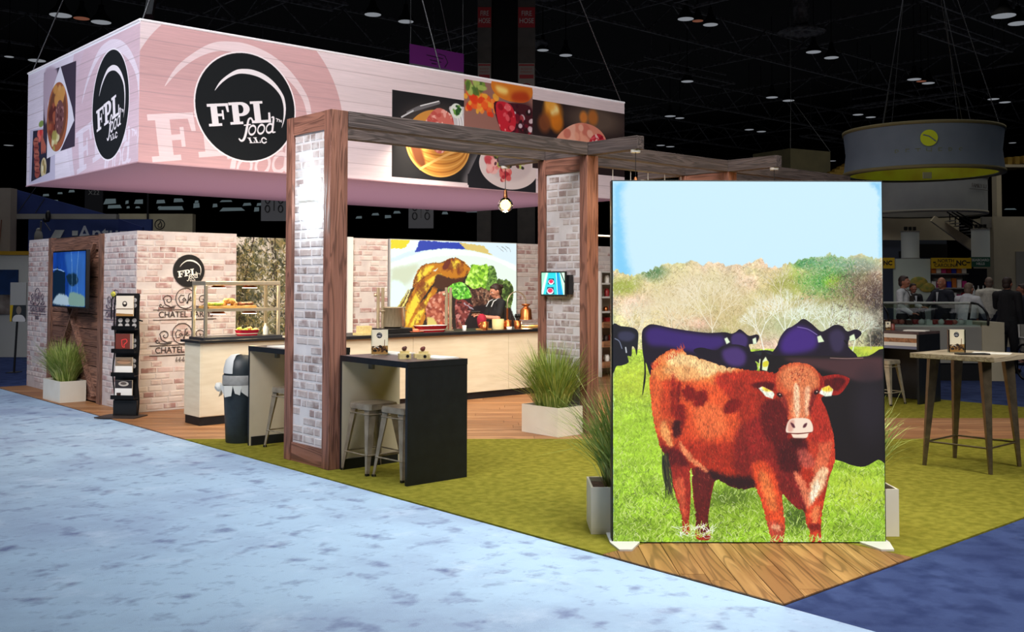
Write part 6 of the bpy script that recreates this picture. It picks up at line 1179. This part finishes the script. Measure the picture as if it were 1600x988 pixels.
# wheelchair
t = bt('wheelchair', 'grey wheelchair at the right edge behind the high table', 'wheelchair', 1600, 17.8); MB().tube([(-.02, .30*math.cos(a), .31+.30*math.sin(a)) for a in np.linspace(0, 2*PI, 25)[:-1]], .02, 6, closed=True).tube([(.5, .30*math.cos(a), .31+.30*math.sin(a)) for a in np.linspace(0, 2*PI, 25)[:-1]], .02, 6, closed=True).to('wheel', t, steel_b)
MB().box(.02, .48, -.25, .2, .48, .54).box(.02, .48, .18, .24, .5, .95).to('seat', t, dgrey); MB().tube([(-.0, -.3, .72), (-.0, .2, .72), (-.0, .22, .95)], .018, 6).tube([(.5, -.3, .72), (.5, .2, .72), (.5, .22, .95)], .018, 6).tube([(0, -.3, .72), (0, -.35, .05)], .014, 6).to('frame', t, whm)
for k in range(8):
    a = k*PI/4; (MB().tube([(-.02, 0, .31), (-.02, .29*math.cos(a), .31+.29*math.sin(a))], .004, 4)).to('spoke', t, steel_b)
d = 27.0
t = bt('booth_wall', 'tall cream hall wall behind the deli stand', 'wall', 1490, d); X2 = lambda px: (px-1490)/FPX*d
MB().box(X2(1340), X2(1520), .8, .9, H(372, d), H(334, d)).box(X2(1545), X2(1700), -.3, .9, 0, H(338, d)).box(X2(1340), X2(1378), .8, .9, 0, H(372, d)).to('panel', t, dcream); MB().box(X2(1578), X2(1680), -.34, -.3, 0, H(392, d)).to('door_panel', t, dgrey); MB().box(X2(1530), X2(1574), -.2, -.1, H(355, d), H(338, d)).to('upper_panel', t, dgrey)
MB().box(X2(1340), X2(1520), 1.6, 1.7, 0, H(370, d)).to('dark_back_panel', t, mat('dusk_blue', (60, 68, 84), rough=.5))
for i, (a, b_, y0, y1) in enumerate(((1379, 1397, 388, 400), (1438, 1454, 389, 399), (1470, 1516, 377, 399))): MB().box(X2(a), X2(b_), 1.4, 1.5, H(y1, d), H(y0, d)).to('dark_screen', t, dk)
rq = random.Random(8)
for k in range(12):
    x = rq.choice((1382, 1386, 1440, 1446, 1455, 1462)); y = rq.uniform(375, 396); MB().box(X2(x), X2(x+5), 1.3, 1.35, H(y+.8, d), H(y, d)).to('strip_light', t, mat('dim_strip', (150, 160, 170), rough=.5, em=.1))  # glowing strips imitate bright reflections in the window panes
for a, b_, y0, lb_ in ((1409, 1436, 362, 'tall white fabric light column above the deli cook'), (1519, 1546, 358, 'tall white fabric light column above the green sign')):
    c_ = (a+b_)/2; tt = bt('light_column', lb_, 'light column', c_, 25.5, H(402, 25.5), FACE, 'white fabric light columns'); r_ = (b_-a)/2/FPX*25.5; hh = H(y0, 25.5)-H(402, 25.5)
    MB().lathe([(r_, 0), (r_, hh)], 24).to('fabric_drum', tt, mat('drum_white', (190, 196, 190), rough=.7, em=.03)); MB().lathe([(r_*1.06, -.03), (r_*1.06, .0)], 24).lathe([(r_*1.06, hh), (r_*1.06, hh+.03)], 24).to('ring', tt, dgrey)
    for s in (-1, 0, 1): MB().box(s*r_*.5-.03, s*r_*.5+.03, -.04, .04, hh+.05, hh+.14).bar((s*r_*.5, 0, hh+.03), (s*r_*.5, 0, hh+.06), .01).to('spotlight', tt, dk)
yel = mat('yellow_banner', (196, 160, 20), (184, 148, 16), 3, rough=.7, em=.02); grn = mat('green_banner', (24, 72, 54), rough=.7, em=.02); inkd = mat('dark_ink', (34, 26, 20), rough=.7)
d = 25.0; X3 = lambda px, c: (px-c)/FPX*d
t = bt('banner_sign', 'yellow sign reading NORTH CAROLINA and NC above the food shelves', 'sign', 1488, d, H(410, d)); MB().box(X3(1456, 1488), X3(1518, 1488), 0, .06, -.13, .13).to('board', t, yel)
text('lettering', 'NORTH', .115, t, inkd, (X3(1478, 1488), -.004, .055), fw=1.1); text('lettering', 'CAROLINA', .115, t, inkd, (X3(1478, 1488), -.004, -.055), fw=1.1); text('lettering', 'NC', .17, t, inkd, (X3(1502, 1488), -.004, .0), fw=1.6); MB().bar((X3(1510, 1488), -.004, .02), (X3(1516, 1488), -.004, .02), .01, .03).bar((X3(1458, 1488), -.004, .02), (X3(1462, 1488), -.004, .02), .01, .03).to('emblem_mark', t, inkd)
t = bt('banner_sign', 'short yellow sign reading NC at the right edge of the cattle lightbox', 'sign', 1382, d, H(410, d)); MB().box(-.25, .25, 0, .06, -.13, .13).to('board', t, yel); text('lettering', 'NC', .15, t, inkd, (.08, -.004, 0), fw=1.6)
t = bt('banner_sign', 'green sign reading SEABOARD HILLS beneath the light column', 'sign', 1532, d, H(408, d)); MB().box(-.24, .24, 0, .06, -.12, .12).to('board', t, grn); text('lettering', 'SEABOARD', .085, t, mat('pale_ink', (190, 196, 186), rough=.7), (0, -.004, .045), fw=1.2); text('lettering', 'HILLS', .085, t, mat('pale_ink', (190, 196, 186), rough=.7), (0, -.004, -.045), fw=1.2)
t = bt('display_wall', 'white booth panel behind the deli cook', 'panel', 1425, d+.1); MB().box(-.45, .45, 0, .05, 0, H(403, d)).to('board', t, mat('booth_white2', (180, 190, 176), rough=.7)); MB().sph((.15, -.02, H(440, d)), .22, .02, .14).sph((.35, -.02, H(448, d)), .2, .02, .12).to('printed_food', t, mat('food_yellow', (180, 150, 60), (120, 130, 60), 9))
t = bt('product_shelf', 'shelf of colourful packs under the NORTH CAROLINA sign', 'shelf', 1488, d+.1); MB().box(-.50, .40, .35, .4, 0, H(420, d)).to('back_panel', t, dgrey)
for z in (1.2, 1.55, 1.9): MB().box(-.50, .40, 0, .35, z-.03, z).to('shelf_board', t, dgrey)
MB().box(-.32, -.05, .3, .34, 1.95, 2.1).box(.02, .4, .3, .34, 1.95, 2.12).to('dark_screen', t, dk)
cc = [mat('pack_pink', (190, 50, 120)), mat('pack_blue', (40, 50, 170)), mat('pack_white', (226, 222, 214)), mat('pack_red', (150, 40, 40)), mat('pack_orange', (196, 110, 40))]
for k in range(21):
    o_ = t.location+Vector((math.cos(FACE)*(-.43+.125*(k % 7))-math.sin(FACE)*.1, math.sin(FACE)*(-.43+.125*(k % 7))+math.cos(FACE)*.1, (1.2, 1.55, 1.9)[k//7])); tag(MB().box(-.05, .05, -.04, .04, 0, rq.uniform(.14, .24)).to('food_pack', None, cc[(k*3+k//7) % 5], loc=o_, rot=(0, 0, FACE)), '%s food pack on the %s shelf under the yellow sign, %s from the left' % (cc[(k*3+k//7) % 5].name[5:], ('lowest', 'middle', 'top')[k//7], ('first', 'second', 'third', 'fourth', 'fifth', 'sixth', 'seventh')[k % 7]), 'food pack', 'food packs under the NORTH CAROLINA sign')
t = bt('bottle_cabinet', 'dark cabinet with white bottles under the green sign', 'cabinet', 1532, d+.1); MB().box(-.25, .25, .2, .4, 0, H(418, d)).to('cabinet', t, dk); MB().box(-.25, .25, -.04, .2, 1.3, 1.33).to('ledge', t, dgrey)
for k in range(4): o_ = t.location+Vector((math.cos(FACE)*(-.18+.12*k), math.sin(FACE)*(-.18+.12*k), 1.33)); tag(MB().lathe([(.035, 0), (.035, .16), (.012, .22), (.012, .27)], 10).to('bottle', None, dwhite, loc=o_), 'white bottle on the ledge under the green sign', 'bottle', 'bottles under the green sign')
# stairs
t = bt('staircase', 'cream staircase with dark railings rising to the left above the signs', 'staircase', 1488, 26.5); d = 26.5; Q = lambda px, py: (X3(px, 1488)*26.5/25, 0, H(py, d))
MB().prism([(Q(1464, 336)[0], H(336, d)), (Q(1517, 372)[0], H(372, d)), (Q(1517, 390)[0], H(390, d)), (Q(1458, 344)[0], H(344, d))], 0, .1, M=Matrix.Rotation(PI/2, 4, 'X')@Matrix.Diagonal((1, 1, -1, 1))).to('stringer', t, dcream)
for g in (0, 7, 14): MB().tube([(Q(1480+g, 330)[0], -.05, H(330, d)), (Q(1517+g*1.6, 356+g*.1)[0], -.05, H(356, d))], .018, 6).to('handrail', t, steel_b)
for k in range(5): MB().tube([(Q(1484+k*8, 345)[0], -.05, H(346+k*5.4, d)), (Q(1484+k*8, 330)[0], -.05, H(333+k*5.6, d))], .016, 5).to('baluster', t, steel_b)
for k in range(6): MB().box(Q(1478+k*6, 0)[0], Q(1485+k*6, 0)[0], -.4, 0, H(345+k*4, d), H(344+k*4, d)).to('step', t, dgrey)
# round hanging signs
def drum(label, px, d, r, z0, z1, mface, mrim, min_, cone=.03):
    t = bt('round_hanging_sign', label, 'hanging sign', px, d, 0); n = 56
    MB().lathe([(r, z0), (r*(1-cone), (z0+z1)/2), (r, z1)], n, cap=False).to('fabric_ring', t, mface); MB().lathe([(r*.93, z0), (r*.93, z1)], n, cap=False).to('inner_ring', t, min_)
    for z in (z0, z1): MB().lathe([(r*.93, z-.03), (r*1.015, z-.03), (r*1.015, z+.03), (r*.93, z+.03)], n, cap=False).to('rim', t, mrim)
    return t
d = 20; t = drum('large round hanging fabric sign with yellow round logo at upper right', 1443, d, 1.47, H(270, d), H(205, d), mat('sign_slate', (108, 120, 134), (100, 112, 126), 2, rough=.8, em=.03), mat('rim_olive', (120, 112, 74), rough=.7), mat('inner_green', (160, 170, 20), (150, 140, 16), 2, rough=.6, em=.07))
lg = mat('logo_yellow', (176, 190, 20), rough=.7, em=.06); f = MB(); z_ = H(212, 18.5)
f.lathe([(.15, 0), (.15, .01)], 28, M=Matrix.Rotation(-.30, 4, 'Z')@Matrix.Translation((0, -1.462, z_))@Matrix.Rotation(PI/2, 4, 'X')); f.to('round_logo', t, lg); MB().tube([(-.10, -1.475, z_+.06), (0, -1.475, z_+.03), (.12, -1.475, z_-.07)], .012, 5).to('logo_stroke', t, mat('sign_slate2', (108, 120, 134), rough=.8), rot=(0, 0, -.30))
for k, ch in enumerate('BETHERS'):
    a = -PI/2-.30-.39+k*.13; tx = text('letter', ch, .17, t, mat('faint_ink', (104, 112, 90), rough=.8), (1.435*math.cos(a), 1.435*math.sin(a), H(233, 18.5)), (PI/2, 0, a+PI/2), ext=.004)
MB().box(-.06, .10, -.2, -.16, z_-.62, z_-.5).to('inner_tag', t, dwhite)
for (x, y), (x2, y2) in (((-1.1, -.9), (0, 0)), ((1.1, -.9), (.1, 0)), ((1.2, .8), (.12, .05)), ((-.3, 1.4), (-.02, .05)), ((.35, -1.35), (.05, 0))): MB().tube([(x, y, H(205, 20)), (x2, y2, 9.2)], .009, 5).to('suspension_cable', t, cab)
MB().tube([(0, 0, 9.2), (0, 0, 11.2)], .012, 5).to('suspension_cable', t, cab)
d = 26; t = drum('second round hanging sign, pale, behind and below the large one', 1448, d, 1.43, H(333, d), H(280, d), mat('sign_pale', (150, 152, 148), (140, 142, 140), 2, rough=.8, em=.03), mat('rim_pale', (150, 146, 130), rough=.7), dgrey, .0)
text('lettering', 'FAMILY LU', .14, t, mat('faint_ink2', (90, 84, 80), rough=.8), (.82, -1.19, H(290, 25)), (PI/2, 0, .62), ext=.003); MB().box(-.4, .4, -.01, .0, 0, .012).to('rule', t, mat('faint_ink2', (90, 84, 80)), loc=(.8, -1.205, H(296, 25)), rot=(0, 0, .6))
for x in (-1, 1): MB().tube([(x, 0, H(280, 26)), (x*.3, 0, 11)], .01, 5).to('suspension_cable', t, cab)
t = bt('timber_slat_canopy', 'yellow timber slat canopy beyond the round sign', 'canopy', 1590, 30, H(258, 30)); yt = mat('yellow_timber', (150, 124, 40), (130, 100, 30), 9, rough=.7)
for k in range(9): MB().box(-.6+k*.22, -.48+k*.22, -.3, 2.2, 0+.02*k, .22+.02*k).to('slat', t, yt)
MB().box(-.7, 1.6, -.34, -.3, -.06, .02).box(-.72, -.58, -.3, 0, -H(258, 30), .6).to('edge_board', t, dcream)
t = bt('timber_slat_canopy', 'stepped yellow timber structure left of the round sign', 'canopy', 1312, 32, H(276, 32))
for k in range(6): MB().box(-.45+k*.16, -.3+k*.16+.3, 0, .8, k*.085, k*.085+.08).to('slat', t, yt)
MB().box(.1, .3, .2, .4, -H(276, 32), 0).to('post', t, yt)
t = bt('square_hanging_sign', 'dark olive square hanging sign above the farther crossbeam', 'hanging sign', 1268, 34, H(262, 34), FACE+.5); MB().box(-.9, .9, 0, 1.8, -.1, .62).to('fabric_box', t, mat('olive', (96, 90, 62), (84, 80, 56), 2, rough=.8, em=.02)); MB().tube([(-.9, 0, .62), (0, .9, 2.5), (.9, 0, .62)], .01, 5).tube([(0, .9, 2.5), (0, .9, 15-H(262, 34)-.01)], .01, 5).to('suspension_cable', t, cab)

# ---------------------------------------------------------------- background at left
nav = mat('tent_blue', (34, 52, 112), (28, 44, 98), 2, rough=.8, em=.015); nav2 = mat('tent_inner_blue', (48, 66, 120), (40, 56, 108), 2, rough=.8, em=.01)
d = 24.0; t = bt('blue_canopy', 'blue canopy booth with white Antunes lettering', 'booth', 100, d); XL = lambda px: (px-100)/FPX*d
MB().prism([(XL(17), H(340, d)), (XL(180), H(340, d)), (XL(17), H(296, d))], 0, .08, M=Matrix.Rotation(PI/2, 4, 'X')@Matrix.Diagonal((1, 1, -1, 1))).to('sloped_fabric', t, nav)
MB().box(XL(15), XL(184), -.12, .06, H(344, d), H(336, d)).to('crossbar', t, dgrey); MB().box(XL(15), XL(215), .9, 1.0, H(400, d), H(340, d)).to('blue_wall', t, nav2); MB().prism([(XL(184), H(343, d)), (XL(222), H(356, d)), (XL(222), H(362, d)), (XL(184), H(362, d))], -.1, 0, M=Matrix.Rotation(PI/2, 4, 'X')).to('side_fabric', t, nav)
text('lettering', 'Antunes', .50, t, mat('antunes_white', (190, 194, 200), rough=.7, em=.03), (XL(152), .88, H(364, d)), fw=1.4)
MB().prism([(XL(50), H(376, d)), (XL(60), H(358, d)), (XL(75), H(358, d)), (XL(66), H(376, d))], 0, .02, M=Matrix.Translation((0, .87, 0))@Matrix.Rotation(PI/2, 4, 'X')).to('printed_stripe', t, dwhite); MB().box(XL(87), XL(96), .87, .89, H(367, d), H(359, d)).to('printed_square', t, dwhite)
MB().sph((XL(41), .6, H(372, d)), .1, .1, .22).sph((XL(41), .6, H(360, d)), .06, .06, .07).tube([(XL(44), .6, H(362, d)), (XL(48), .5, H(345, d))], .02, 5).tube([(XL(52), .5, H(345, d)), (XL(60), .6, H(360, d))], .01, 5).to('hanging_ornament', t, dgrey)
MB().tube([(XL(26), 0, H(334, d)), (XL(54), 0, H(294, d))], .012, 5).tube([(XL(54), 0, H(334, d)), (XL(68), 0, H(312, d))], .012, 5).to('guy_rope', t, cab); MB().sph((XL(80), -.2, H(340, d)), .06, .06, .14).sph((XL(76), -.2, H(346, d)), .06).to('spotlight', t, dk)
t = bt('booth_wall', 'grey cream booth column at the left edge of the picture', 'wall', -8, 23.6); MB().box(-.6, (15+8)/FPX*23.6, 0, .3, 0, H(295, 23.6)).to('column', t, mat('taupe', (150, 138, 124), (140, 128, 116), 2, rough=.8)); MB().bar((.1, -.004, H(385, 23.6)), (.14, -.004, H(345, 23.6)), .05, .01).to('faded_letter', t, mat('rust', (130, 80, 60), rough=.8))
d = 22.5; t = bt('booth_counter', 'pale booth counter with yellow edge and blue pictures at far left', 'counter', 15, d); XM = lambda px: (px-15)/FPX*d
MB().box(XM(-60), XM(60), 0, .3, H(400, d), H(394, d)).to('yellow_edge', t, mat('yellow_edge', (180, 140, 20), rough=.6)); MB().box(XM(-60), XM(60), .05, .35, 0, H(400, d)).to('front', t, dwhite); MB().box(XM(-60), XM(28), .02, .05, H(462, d), H(423, d)).to('blue_picture', t, mat('blue_picture', (30, 70, 130), (14, 30, 60), 1.2, rough=.5)); MB().box(XM(-60), XM(28), .02, .05, H(493, d), H(463, d)).to('pale_picture', t, mat('pale_picture', (170, 160, 150), (70, 50, 40), 2.5, rough=.5))
d = 18.8; t = bt('poster_stand', 'poster on a thin black stand left of the brick wall', 'poster stand', 30, d); XP = lambda px: (px-30)/FPX*d
MB().quad([(XP(17), 0, H(504, d)), (XP(42), 0, H(504, d)), (XP(42), 0, H(443, d)), (XP(17), 0, H(443, d))]).box(XP(17), XP(42), .002, .02, H(504, d), H(443, d), 1).to('poster', t, printed('poster_print', poster_print(), .03), dgrey); MB().tube([(XP(27.5), .03, H(504, d)), (XP(24), .03, 0)], .02, 6).box(XP(17), XP(32), -.12, .15, 0, .012).to('stand', t, dk)
d = 30; t = bt('booth_sign', 'long cream booth sign with round flame logo above the brick wall', 'sign', 240, d, H(350, d)); XS = lambda px: (px-240)/FPX*d
MB().box(XS(184), XS(300), 0, .3, -.4, .28).to('board', t, mat('sign_cream', (170, 160, 130), (158, 148, 120), 2, rough=.8, em=.02)); MB().tube([(XS(249)+.14*math.cos(a), -.01, -.03+.14*math.sin(a)) for a in np.linspace(0, 2*PI, 25)[:-1]], .014, 5, closed=True).tube([(XS(249)-.05, -.01, -.04), (XS(249)-.04, -.01, -.11), (XS(249)+.05, -.01, -.11), (XS(249)+.06, -.01, -.02), (XS(249)+.01, -.01, .07), (XS(249), -.01, .0), (XS(249)-.05, -.01, -.04)], .014, 5).to('flame_logo', t, dk)
MB().bar((XS(232), -.1, -H(350, 30)), (XS(232), -.1, 1.0), .05).to('black_pole', t, dk)
signw = mat('hanging_sign_white', (120, 120, 122), rough=.8, em=.02)
for px0, px1, y0, y1, lb_ in ((407, 448, 300, 346, 'white hanging sign with round characters left of the nearest pillar'), (638, 677, 318, 357, 'white hanging sign with round characters below the hanging banner')):
    d = 30; c_ = (px0+px1)/2; w2 = (px1-px0)/2/FPX*d; t = bt('hanging_board', lb_, 'hanging sign', c_, d, H(y1, d), FACE, 'white hanging aisle boards'); hh = H(y0, d)-H(y1, d)+.6; MB().box(-w2, w2, 0, .02, 0, hh).to('board', t, signw); g = MB()
    for z in (.36, .62):
        for s in (-1, 1): g.tube([(s*w2*.5+.065*math.cos(a), -.01, z+.1*math.sin(a)) for a in np.linspace(0, 2*PI, 17)[:-1]], .018, 5, closed=True)
    g.box(-.015, .015, -.012, 0, .3, .8); g.to('character', t, dk); MB().tube([(-w2, .01, hh), (-w2, .01, 12)], .01, 4).tube([(w2, .01, hh), (w2, .01, 12)], .01, 4).to('suspension_cable', t, cab)
d = 21; z1 = H(66, d); t = thing('hanging_board', 'purple and grey hanging sign above the long banner', 'hanging sign', V(639, d, z1), 0); MB().box(0, 1.42, 0, .02, -.40, 0).to('purple_panel', t, mat('purple', (108, 30, 120), rough=.7, em=.03)); MB().box(0, 1.42, 0, .02, -1.2, -.40).to('grey_panel', t, mat('grey_panel', (96, 98, 104), rough=.7, em=.02))
pk = mat('purple_ink', (40, 10, 50), rough=.7); MB().tube([(.72, -.006, -.1), (.9, -.006, -.12), (.98, -.006, -.25), (.9, -.006, -.36)], .01, 4).tube([(.42, -.006, -.17), (.85, -.006, -.19)], .01, 4).tube([(.5, -.006, -.26), (.8, -.006, -.27)], .01, 4).tube([(.55, -.006, -.33), (.68, -.006, -.33)], .012, 4).to('printed_mark', t, pk); MB().bar((.55, -.005, -.52), (.55, -.005, -.62), .01).to('small_mark', t, pk)
for x in (.02, 1.4): MB().tube([(x, .01, 0), (x, .01, 5)], .008, 4).to('suspension_cable', t, cab)
# column with fire hose boards
d = 30; t = bt('hall_column', 'dark hall column with two FIRE HOSE signs above the banner', 'column', 790, d); XC = lambda px: (px-790)/FPX*d
MB().box(XC(767), XC(809), .25, 1.1, 0, 15).to('dark_shaft', t, ceilm); post = mat('column_grey', (92, 86, 80), (80, 76, 72), 3, rough=.8); redm = mat('hose_red', (150, 28, 36), rough=.6, em=.02); pale = mat('notice_pale', (150, 140, 132), rough=.7, em=.01)
for a, b_ in ((745, 767), (808.5, 836)):
    MB().box(XC(a), XC(b_), 0, .3, 0, 15).to('board', t, post); s_ = MB().box(XC(a)+.01, XC(b_)-.01, -.03, 0, H(40, d), H(8, d)).to('fire_hose_sign', t, redm); w3 = XC(b_)-XC(a); [text('lettering', wd_, .21, s_, dwhite, ((XC(a)+XC(b_))/2, -.032, H(24, d)+zz), sx=w3/.62) for wd_, zz in (('FIRE', .11), ('HOSE', -.11))]
    n_ = MB().box(XC(a)+.02, XC(b_)-.02, -.03, 0, H(150, d), H(97, d)).to('notice', t, pale); [text('lettering', wd_, .075, n_, redm, ((XC(a)+XC(b_))/2, -.032, H(108.5, d)+zz), sx=w3/.62) for wd_, zz in (('IN CASE OF', .045), ('EMERGENCY', -.045))]
    MB().box(XC(a)+.05, XC(b_)-.05, -.036, -.03, H(121, d), H(115, d)).box(XC(a)+.03, XC(b_)-.03, -.036, -.03, H(101, d), H(98.5, d)).to('red_stripe', t, redm); MB().tube([((XC(a)+XC(b_))/2+.16*math.cos(q_), -.035, H(138, d)+.16*math.sin(q_)) for q_ in np.linspace(0, 2*PI, 21)[:-1]], .018, 5, closed=True).to('red_ring', t, redm)
t = bt('aisle_marker', 'dark aisle marker reading X22 under the banner corner', 'hanging sign', 145, 34, H(306, 34)); MB().box(-.3, .3, 0, .05, -H(306, 34), .25).to('board', t, mat('marker_dark', (34, 32, 34), rough=.8)); text('lettering', 'X22', .22, t, dgrey, (0, -.004, .08))
# bright far windows seen below the banner
winm = mat('far_window', (150, 170, 176), rough=.4, em=.22); rw = random.Random(12); n = 0
for px, py, w2, h2 in ((70, 306, 10, 4), (84, 316, 12, 5), (92, 303, 8, 3), (110, 300, 10, 4), (170, 316, 20, 9), (178, 324, 22, 6), (197, 317, 5, 6), (215, 316, 14, 7), (199, 325, 5, 4), (214, 325, 8, 3), (250, 316, 14, 6), (278, 314, 16, 6), (266, 326, 40, 6), (248, 325, 6, 4), (306, 322, 10, 8), (306, 316, 6, 4), (335, 322, 8, 6), (352, 315, 20, 3), (362, 328, 40, 6), (385, 320, 14, 5), (400, 328, 8, 7), (404, 320, 8, 5), (560, 340, 10, 4), (586, 335, 12, 4), (606, 339, 10, 5), (620, 332, 12, 4), (740, 330, 24, 4), (752, 336, 14, 3), (695, 333, 10, 4), (1560, 318, 12, 3), (1580, 325, 20, 2)):
    d = 66; o = struct('window_%d' % (n+1), MB().prism([(-w2/2, -h2/2), (w2/2, -h2/2*rw.uniform(.6, 1)), (w2/2*rw.uniform(.6, 1), h2/2), (-w2/2*rw.uniform(.6, 1), h2/2*rw.uniform(.7, 1))], -.05, .05, M=Matrix.Rotation(PI/2, 4, 'X')@Matrix.Scale(d/FPX, 4)), winm, loc=V(px, d, H(py, d)), rot=(0, 0, FACE)); n += 1

# ---------------------------------------------------------------- ceiling: trusses and high-bay lamps
trm = mat('truss_grey', (112, 110, 112), (60, 58, 60), 6, rough=.5, metal=.1, thr=(.4, .6))
def truss(label, a, b, z, hgt=1.3, step=1.6, ch=.07, wdt=.0):
    A, B = Vector(a).to_3d(), Vector(b).to_3d(); L = (B-A).length; ang = math.atan2(B.y-A.y, B.x-A.x); t = thing('roof_truss', label, 'truss', (A.x, A.y, z), ang, 'roof trusses')
    for zz in (0, hgt): MB().bar((0, 0, zz), (L, 0, zz), ch*1.4, ch*1.4).to('chord', t, trm)
    g = MB(); x = 0; k = 0
    while x < L: g.bar((x, 0, 0 if k % 2 else hgt), (x+step, 0, hgt if k % 2 else 0), ch*.7); x += step; k += 1
    g.to('web', t, trm, kind='stuff'); return t
ORD = ('nearest', 'second', 'third', 'fourth', 'fifth', 'sixth', 'seventh', 'eighth', 'ninth')
for k in range(9): truss(ORD[k]+' dark steel roof truss of those running across the hall, counted from the stand', (-30, 14+k*9.5), (95, 14+k*9.5), 11.6)
for k in range(8): truss(ORD[k]+' thin dark roof truss of those running along the hall, counted from the left', (4+k*11, -30), (4+k*11, 95), 12.6, 1.0, 2.0, .06)
for k in range(14):
    o = V(80+k*112, 26+7*((k*5) % 7), 11.2); tag(MB().bar((-3, 0, 0), (3, 0, 0), .10).bar((-3, 1, 0), (3, 1, 0), .10).bar((-3, .5, .5), (3, .5, .5), .08).bar((-2.9, 0, 0), (-2.9, 1, 0), .06).bar((0, 0, 0), (0, 1, 0), .06).bar((2.9, 0, 0), (2.9, 1, 0), .06).bar((-2.5, .5, 0), (-2.5, .5, 3.78), .03).bar((2.5, .5, 0), (2.5, .5, 3.78), .03).to('lighting_bar', None, trm, loc=o, rot=(0, 0, (0 if k % 2 else PI/2))), '%s dark rigging bar below the roof trusses, counted from the left of the picture' % ('first', 'second', 'third', 'fourth', 'fifth', 'sixth', 'seventh', 'eighth', 'ninth', 'tenth', 'eleventh', 'twelfth', 'thirteenth', 'last')[k], 'rigging', 'rigging bars')
for px, d, lw in ((845, 33, 'right of the fire hose column'), (1255, 38, 'above the right half of the cattle lightbox'), (820, 40, 'behind the fire hose column')):
    tag(MB().lathe([(.9, 0), (.9, .08), (.6, .12), (.6, .0), (.35, .0), (.35, .1), (.1, .14), (.3, .4), (.3, 4.0)], 28, cap=False).to('air_diffuser', None, trm, loc=V(px, d, 10.98)), 'round grey air diffuser under the dark ceiling '+lw, 'air diffuser', 'round air diffusers')
SEEN = set(); lamp_w = mat('lamp_lens', (200, 205, 212), rough=.4, em=.32); lamp_o = mat('lamp_lens_warm', (196, 120, 90), rough=.4, em=.22)
for px, py, wpx, warm in ((88, 22, 33, 0), (121, 27, 24, 1), (152, 33, 30, 0), (8, 88, 14, 0), (52, 94, 26, 0), (10, 228, 14, 0), (580, 20, 26, 0), (632, 31, 24, 0), (848, 76, 18, 0), (884, 84, 20, 0), (1073, 26, 25, 0), (1092, 29, 17, 1), (1112, 35, 23, 0), (1274, 78, 23, 0), (1302, 87, 22, 0), (1075, 125, 19, 0), (1208, 150, 18, 0), (1234, 155, 18, 0), (1432, 121, 21, 0), (1443, 124, 15, 1), (1454, 127, 19, 0), (1343, 177, 16, 0), (1363, 181, 15, 0), (1172, 201, 14, 0), (1191, 204, 14, 0), (1048, 180, 17, 0), (1033, 226, 13, 0), (1048, 228, 13, 0), (1556, 152, 17, 0), (1574, 157, 17, 0), (1574, 20, 36, 0), (1597, 32, 30, 0), (1585, 221, 11, 0), (1302, 250, 11, 0), (1063, 183, 14, 0)):
    d = 9.2*FPX/(438.5-py); d = min(d, 95); r = wpx/2/FPX*d; row = 'at the very top' if py < 60 else ('high in the ceiling' if py < 130 else ('midway down the ceiling' if py < 190 else 'low over the far hall')); near = min(((abs(px-q)+abs(py-r_)*1.5, nm) for q, r_, nm in ((88, 60, 'left of the long banner corner'), (8, 150, 'beside the left picture edge'), (600, 20, 'above the long banner'), (865, 80, 'right of the fire hose column'), (1092, 30, 'above the cattle lightbox'), (1075, 125, 'above the middle of the pergola'), (1288, 82, 'left of the round sign cables'), (1220, 150, 'above the farther crossbeam'), (1443, 121, 'among the round sign cables'), (1353, 180, 'left over the round sign'), (1182, 202, 'above the olive square sign'), (1040, 226, 'just above the nearer crossbeam end'), (1050, 185, 'over the nearer crossbeam'), (1565, 155, 'right above the round sign'), (1585, 25, 'in the top right corner'), (1585, 221, 'right of the round sign'), (1302, 250, 'left of the round sign'))))[1]
    LB_ = '%shigh-bay lamp %s, %s' % ('reddish ' if warm else 'white ', row, near.replace('above the middle of the', 'above the').replace('just ', ''))
    if LB_ in SEEN: LB_ = LB_.replace('high-bay lamp', 'high-bay lamp, the righthand one,') if LB_.replace('high-bay lamp', 'high-bay lamp, the righthand one,') not in SEEN else LB_.replace('high-bay lamp', 'high-bay lamp, farthest of them,')
    SEEN.add(LB_); t = thing('high_bay_lamp', LB_, 'lamp', V(px, d, H(py, d)), 0, 'hall high-bay lamps')
    MB().lathe([(r, 0), (r*.98, .03), (.001, .03)], 20, cap=False).lathe([(.0011, .0), (r, 0)], 20, cap=False).to('lens', t, lamp_o if warm else lamp_w); MB().lathe([(r*1.04, .0), (r*1.0, .10), (r*.5, .32), (r*.3, .5), (r*.3, .62), (.01, .62)], 18, cap=False).tube([(0, 0, .6), (0, 0, max(.7, 14.98-H(py, d)))], .02, 4).to('housing', t, ceilm)
